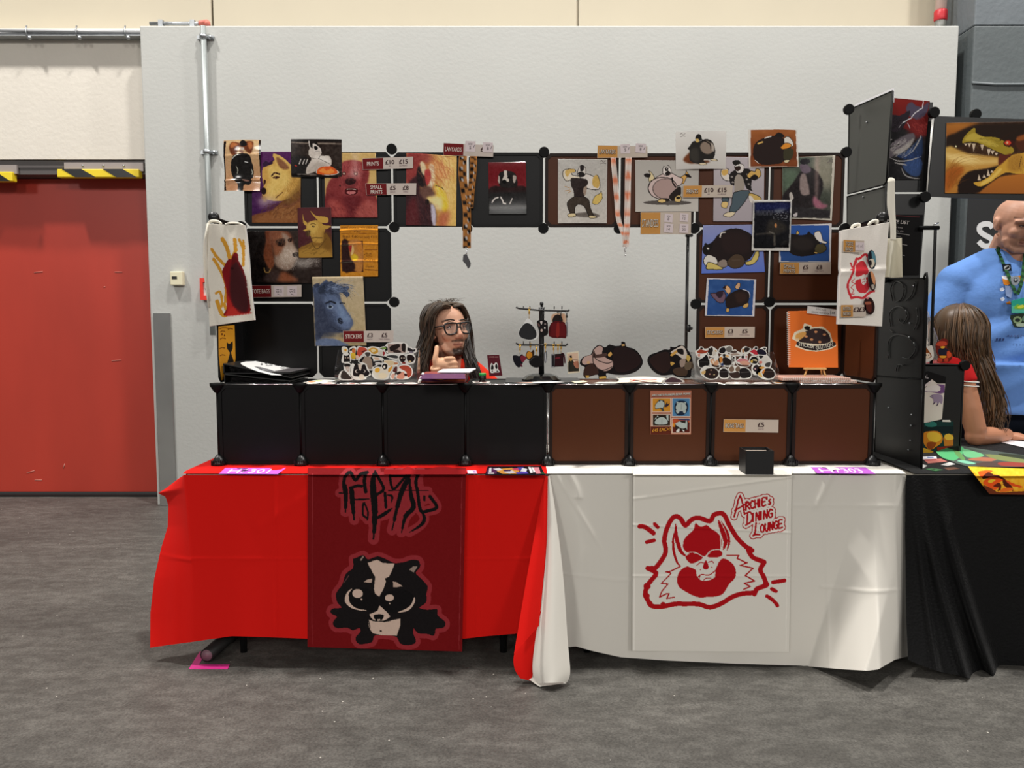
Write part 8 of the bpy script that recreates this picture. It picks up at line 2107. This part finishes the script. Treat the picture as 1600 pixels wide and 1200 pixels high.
# glasses
gm = MB(); FR = lambda x, z, y=-.098: on((x, y, z))
for s in (-1, 1):
    pts = [FR(s * .010,.028), FR(s * .034,.031), FR(s * .060,.028,-.090), FR(s * .064,.010,-.088), FR(s * .054,-.014,-.090), FR(s * .030,-.017), FR(s * .014,-.010), FR(s * .008,.008)]
    gm.tube(smooth_loop(np.asarray([list(p) for p in pts]), 3), 0.0038, 6, closed=True)
    gm.tube([FR(s * .062, .022, -.089), FR(s * .082, .020, -.055), FR(s * .084, .016, .005)], .0032, 6)
gm.tube([FR(-.012,.027), FR(0,.028,-.101), FR(.012,.027)],.0032,6); gm.tube([FR(-.009,.010), FR(0,.014,-.101), FR(.009,.010)],.0026,6)
gl_ = gm.obj('glasses', M_BLACK, man)
lm = MB()
for s in (-1, 1):
    pts = [FR(s * .010,.028), FR(s * .034,.031), FR(s * .060,.028,-.090), FR(s * .064,.010,-.088), FR(s * .054,-.014,-.090), FR(s * .030,-.017), FR(s * .014,-.010), FR(s * .008,.008)]
    t_ = tess(pts); lm.add(pts, [tuple(i) for i in t_])
lm.obj('lens', mat('spectacle_glass', 0xffffff, 0.05, alpha=0.05, spec=.25), gl_)

# ---------------------------------------------------------------- bald man standing in a blue shirt
YB2 = 3.80
hc = P(1590, 352, YB2)
bm_ = thing('person', 'bald standing person in a blue printed T-shirt with green lanyard, cut by the right edge', 'person', (hc.x + .05, YB2 + .05, 0))
M = RZ(5) @ RX(20) @ RY_(3)
mb = MB(); head(mb, 1.0, 1.14); mb.v = [(p[0] * 1.30, p[1] * 1.08, p[2] * 1.06) for p in mb.v]
vs, fs = remeshed(mb, .0045, 6)
cols = head_colors(vs / np.array([1.30, 1.08, 1.06]), 0xc8957c, 0x9a5a50, 0x6a4c40, 0x5a4034, .38, 0x8a6c5c)
bod = MB(); bod.v = [tuple(M @ Vector(p) + hc) for p in vs]; bod.f = [list(f) for f in fs]; bod.c = [tuple(c) for c in cols]; bod.sm = [True] * len(fs)
sh = Vector((hc.x + .02, YB2 + .05, hc.z - .165))
ab = MB()
ab.tube([hc + Vector((.01, .03, -.09)), sh + Vector((0, .0, .0)), sh + Vector((0, .01, -.07))], [.070, .078, .09], 14)
for s in (-1, 1):
    el = sh + Vector((s * .36, -.02, -.42)); wr_ = sh + Vector((s * .35, -.06, -.68))
    ab.tube([sh + Vector((s * .30, .0, -.18)), sh + Vector((s * .345, 0, -.28)), el], [.06, .062, .05], 12)
    ab.tube([el, (el + wr_) / 2, wr_], [.05, .046, .032], 12)
    hn = wr_ + Vector((-s * .03, -.06, -.03))
    ab.ball(hn, (.04, .05, .022), None, 14, 8)
    for j in range(4): finger(ab, [hn + Vector((-s * (.024 - .016 * j), -.03, 0)), hn + Vector((-s * (.026 - .016 * j), -.075 - .006 * (j in (1, 2)), -.006)), hn + Vector((-s * (.026 - .015 * j), -.092, -.024))], .009, .007)
    finger(ab, [hn + Vector((s * .03, -.005, 0)), hn + Vector((-s * .055, -.03, -.006)), hn + Vector((-s * .06, -.058, -.014))], .011, .008)
vs2, fs2 = remeshed(ab, .007, 3)
k = len(bod.v); bod.add(vs2, [tuple(f) for f in fs2], None, True); bod.c[k:] = [tuple(lin(0xbd8870))] * len(vs2)
eyes(bod, M, hc, .0035, 1.3, 1.08)
new_obj('body', raw_mesh('body', np.asarray(bod.v) - ORG[bm_], bod.f, M_SKIN, np.asarray(bod.c), True), bm_)
cb = MB()
cb.tube([sh + Vector((-.27,.01,-.100)), sh + Vector((-.11,.01,-.015)), sh + Vector((.11,.01,-.015)), sh + Vector((.27,.01,-.100))],[.085,.078,.078,.085],16)
cb.ball(sh + Vector((0,.0,-.22)),(.30,.165,.24), None,24,16); cb.ball(sh + Vector((0,-.02,-.45)),(.295,.19,.26), None,24,16); cb.tube([sh + Vector((0,-.005,-.5)), sh + Vector((0,0,-.74))],[.285,.275],24)
for s in (-1, 1): cb.ball(sh + Vector((s * .272, .01, -.112)), .096)
for s in (-1,1): cb.tube([sh + Vector((s * .27,.01,-.11)), sh + Vector((s * .335,.0,-.22)), sh + Vector((s * .372,-.01,-.315))],[.088,.086,.084],14)
vs, fs = remeshed(cb, .011, 4)
q = vs
wr1 = .006 * np.sin(q[:, 2] * 46 + np.abs(q[:, 0] - sh.x) * 26) * np.clip((sh.z - .22 - q[:, 2]) / .1, 0, 1) + .004 * np.sin(q[:, 0] * 31 - q[:, 2] * 24)
vs = vs.copy(); vs[:, 1] += wr1
new_obj('shirt', raw_mesh('shirt', vs - ORG[bm_], fs, M_SHIRTB, None, True), bm_)
jb = MB()
for s in (-1,1): jb.tube([sh + Vector((s * .12,0,-.70)), sh + Vector((s * .125,-.01,-1.1)),(sh.x + s * .125, sh.y + .02,.07)],[.15,.095,.07],14)
jb.ball(sh + Vector((0, 0, -.74)), (.265, .165, .14), None, 20, 12)
cloth_mesh(jb, .015, M_NAVY, 'trousers', bm_, 3)
for s in (-1, 1):
    m = MB(); m.ball((sh.x + s * .125, sh.y - .03, .042), (.05, .14, .042)); m.obj('shoe', M_BLACK, bm_)
# lanyard, badge and shirt print follow the chest
cbv = np.asarray(vs)
def chest(px, py, off=.006):
    """point on the front of the shirt seen through a photo point"""
    out = []
    for a, b in zip(np.ravel(px), np.ravel(py)):
        p = at_y(a, b, YB2 - .12)
        m_ = (np.abs(cbv[:, 0] - p[0]) < .018) & (np.abs(cbv[:, 2] - p[2]) < .018)
        y = cbv[m_, 1].min() if m_.any() else YB2 - .05
        out.append(at_y(a, b, y - off))
    return np.asarray(out)
lan = [(1555,377),(1557,388),(1563,400),(1568,412),(1573,424),(1580,440),(1587,458)]
lan2 = [(1603, 385), (1600, 410), (1598, 430), (1595, 446), (1590, 460)]
t = MB()
for L in (lan, lan2):
    pts = [Vector(chest([x], [y], .010)[0]) for x, y in L]
    if L is lan: pts[0] = Vector(hc) + Vector((-.072, .01, -.115)); pts[1] = P(1557, 388, YB2 - .03)
    pts = [Vector(p) for p in smooth_loop(np.asarray([list(p) for p in pts]), 4, False)]
    for i in range(len(pts) - 1):
        d = (pts[i + 1] - pts[i]).normalized(); w_ = d.cross(Vector((0, -1, 0))).normalized() * .0085
        t.add([pts[i] - w_, pts[i] + w_, pts[i + 1] + w_, pts[i + 1] - w_], [(0, 1, 2, 3)], 0x2c5a34 if i % 2 else 0x1c3a24)
ln_ = thing('lanyard', 'green lanyard with a badge worn by the bald person', 'lanyard', P(1580, 470, YB2 - .2))
t.obj('strap', M_FABRIC, ln_, colored=True)
yc = float(chest([1575], [417], 0)[0][1]) - .016
c = Cut(yc); c.base(0x16202c,[1566.5,413,1579.5,412,1581,423.5,1568,424.5],.004); c.e(0xc8ccd0,1573.7,418.2,5,3.6,-8).p(0x1c1c1e,[1570,419.5,1576,415.5,1577.5,418,1573,421],2); c.obj('pin', parent=ln_)
yb_ = min(float(chest([1590], [y], 0)[0][1]) for y in (470, 490, 505)) - .014
c = Cut(yb_); c.base(0x2aa08a,[1581,470,1612,462,1612,490,1581,489],.004); c.p(0x58b8a0,[1581,478,1612,476,1612,488,1581,489]).p(0x7cb83c,[1584,482,1590,475,1596,478,1604,473,1608,480,1598,483],2).p(0xd8d84a,[1590,479,1598,476,1600,480,1592,482],2)
c.obj('badge', parent=ln_)
c = Cut(yb_ + .003); c.base(0x2c382c,[1580,492,1612,491,1612,510,1600,511,1586,511,1582,503],.004,2); c.e(0x8aa078,1590,500,7,6).e(0x26302a,1590,500,4,3).p(0xa8b8a0,[1588,506,1600,505,1604,510,1590,510],2).e(0x6a8a70,1602,498,5); c.obj('badge', parent=ln_)
c = Cut(yb_ + .002); c.base(0x98a0a8,[1580,434,1590,431,1594,438,1588,446,1582,444],.004,2); c.e(0x30343a,1587,438,3.4).e(0xd8dce0,1587,437,1.6); c.obj('pin', parent=ln_)
# print on the shirt: orange and white patches and small pale ovals
pr = Cut(lambda a, b: chest(a, b, .005)); pr.n = 1; pr.step = .0004
for col, l in ((0xd0d0d4,[1565,431,1580,431,1583,437,1567,437]),(0xc87818,[1566,435,1572,437,1582,437,1580,443,1574,446,1568,444]),(0xb8781c,[1588,431,1600,430,1600,440,1590,440]),(0xc8d0e0,[1562,451,1567,449,1570,452,1567,455,1563,455]),(0xc8d0e0,[1563,466,1568,464,1570,467,1568,470,1564,470]),(0x7c90b8,[1570,446,1578,447,1582,455,1580,466,1572,462]),(0xb87018,[1572,473,1578,470,1580,475,1574,476])):
    pr.p(col, l)
for x in range(1574, 1600, 5): pr.p(0x2a3a68, [x, 524, x + 3, 523.5, x + 2.4, 526, x + .4, 526])
for x in range(1556, 1570, 5): pr.p(0x2a3a68, [x, 529, x + 3.5, 528, x + 3, 532, x, 533])
pr.obj('shirt_print', parent=[o for o in bm_.children if o.name.startswith('shirt')][0], material=M_INK)

# ---------------------------------------------------------------- long haired woman seen from behind
YWm = 3.60
hc = P(1499, 520, YWm)
wm = thing('person', 'seated long haired person in a red striped shirt turned away, forearm on the velvet table', 'person', (hc.x, YWm + .05, 0))
M = RZ(112) @ RX(10)
mb = MB(); head(mb, .95, .9)
vs, fs = remeshed(mb, .0055, 3)
cols = head_colors(vs, 0xb07a60, 0x8a4a44, None, 0x3a2a20)
bod = MB(); bod.v = [tuple(M @ Vector(p) + hc) for p in vs]; bod.f = [list(f) for f in fs]; bod.c = [tuple(c) for c in cols]; bod.sm = [True] * len(fs)
ab = MB()
e0 = Vector(at_z(1524, 682, ZT + .042))
w0 = Vector(at_z(1574, 679, ZT + .033))
s0 = P(1500, 592, e0.y + .04)
ab.tube([s0 + Vector((-.01,.02,.03)), s0,(s0 + e0) / 2 + Vector((.004,-.008,0)), e0 + Vector((0,0,.03)), e0],[.056,.056,.049,.044,.040],14)
ab.ball(e0 + Vector((0, 0, .002)), .044); ab.tube([e0, (e0 + w0) / 2, w0], [.042, .040, .030], 14)
hn = w0 + Vector((.05, .02, -.012))
ab.ball(hn, (.045, .036, .020), None, 14, 10)
for j in range(4): finger(ab, [hn + Vector((.028, .020 - .014 * j, .0)), hn + Vector((.068, .022 - .015 * j, .0)), hn + Vector((.088 - .006 * (j in (0, 3)), .022 - .014 * j, -.012))], .0085, .0068)
finger(ab, [hn + Vector((-.01, -.030, 0)), hn + Vector((.025, -.046, -.004)), hn + Vector((.048, -.042, -.010))], .010, .008)
ab.tube([hc + Vector((0, .02, -.09)), hc + Vector((-.01, .03, -.19))], [.05, .055], 12)
vs2, fs2 = remeshed(ab, .006, 3)
k = len(bod.v); bod.add(vs2, [tuple(f) for f in fs2], None, True); bod.c[k:] = [tuple(lin(0xb47c5e))] * len(vs2)
new_obj('body', raw_mesh('body', np.asarray(bod.v) - ORG[wm], bod.f, M_SKIN, np.asarray(bod.c), True), wm)
cb = MB(); ctr = Vector((hc.x - .05, YWm + .16, hc.z - .28))
cb.tube([ctr + Vector((-.17, .02, 0)), ctr + Vector((0, .02, .05)), s0 + Vector((-.02, .03, .045))], [.06, .075, .06], 14)
cb.ball(ctr + Vector((0,.03,-.18)),(.17,.12,.22), None,20,14); cb.ball(ctr + Vector((0,.03,-.40)),(.17,.13,.2), None,20,14)
cb.tube([s0 + Vector((-.015, .025, .04)), s0 + Vector((.004, 0, -.030))], [.074, .074], 14)
cloth_mesh(cb, .009, M_SHIRTD, 'shirt', wm, 3)
for dz in (-.008, -.026):
    m = MB(); c0 = s0 + Vector((.001, .004, dz)); m.tube([c0 + Vector((.0755 * math.cos(a), .0755 * math.sin(a), -.006 * math.cos(a))) for a in np.linspace(0, 2 * math.pi, 24, endpoint=False)], .0024, 6, closed=True); m.obj('sleeve_stripe', M_WHITE, wm)
jb = MB()
for s in (-1, 1):
    jb.tube([ctr + Vector((s * .08, .03, -.56)), ctr + Vector((s * .08 + .2, -.06, -.58)), ctr + Vector((s * .08 + .32, -.10, -.60))], [.09, .08, .065], 12)
    jb.tube([ctr + Vector((s * .08 + .32, -.10, -.60)), (ctr.x + s * .08 + .32, ctr.y - .08, .05)], [.06, .045], 12)
cloth_mesh(jb, .014, M_NAVY, 'trousers', wm, 3)
HB = 0x54402e
big = MB()
hv_ = MB(); hv_.ball((0, .018, .024), (.090, .112, .106), None, 32, 22)
kv = np.asarray(hv_.v); cf = []
for f in hv_.f:
    p = kv[f].mean(0)
    if not (p[1] < -.045 and p[2] < .075 and abs(p[0]) < .08) and p[2] > -.075: cf.append(f)
onw = lambda p: M @ Vector(p) + hc
big.add([tuple(onw(p)) for p in hv_.v], cf, HB, True)
# locks fall in world space: over the back and the near shoulder
def wl(a, dz_end, dx=0.0):
    """a: angle round the head (degrees, 0 towards the camera), from the crown down"""
    r = math.radians(a); d = Vector((math.sin(r), -math.cos(r), 0))
    top = hc + Vector((0, 0, .128))
    return [top + d * .012, hc + d * .072 + Vector((0,0,.104)), hc + d * .110 + Vector((0,0,.045)), hc + d * .116 + Vector((0,0,-.03)), hc + d * .108 + Vector((dx * .4,0,-.11)), hc + d * .098 + Vector((dx * .8,0,-.20)), hc + d * .095 + Vector((dx,-.01, dz_end))]
g1 = [wl(a, -.36 - .08 * math.sin(math.radians(a + 60)), .05 + .03 * math.sin(math.radians(a))) for a in (-100, -75, -50, -25, 0, 20, 38)]
add_strands(big, g1, 520, .0042, .008, HB, .018)
g2 = [wl(a, -.30, .02) for a in (38, 50, 62)]
add_strands(big, g2, 90, .0038, .005, HB, .008)
g3 = [wl(a, -.30, .0) for a in (-100, -130, -160, -190, -215)]
add_strands(big, g3, 160, .0045, .006, HB, .008)
tail = [[hc + Vector((.02 + .012 * i,-.10,-.10)), hc + Vector((.05 + .014 * i,-.115,-.20)), hc + Vector((.085 + .014 * i,-.11,-.30)), hc + Vector((.105 + .012 * i,-.10,-.40)), hc + Vector((.10 + .010 * i,-.09,-.48))] for i in range(5)]
add_strands(big, tail, 200, .0045, .012, 0x5a4430, .024)
big.obj('hair', M_HAIR, wm, colored=True)
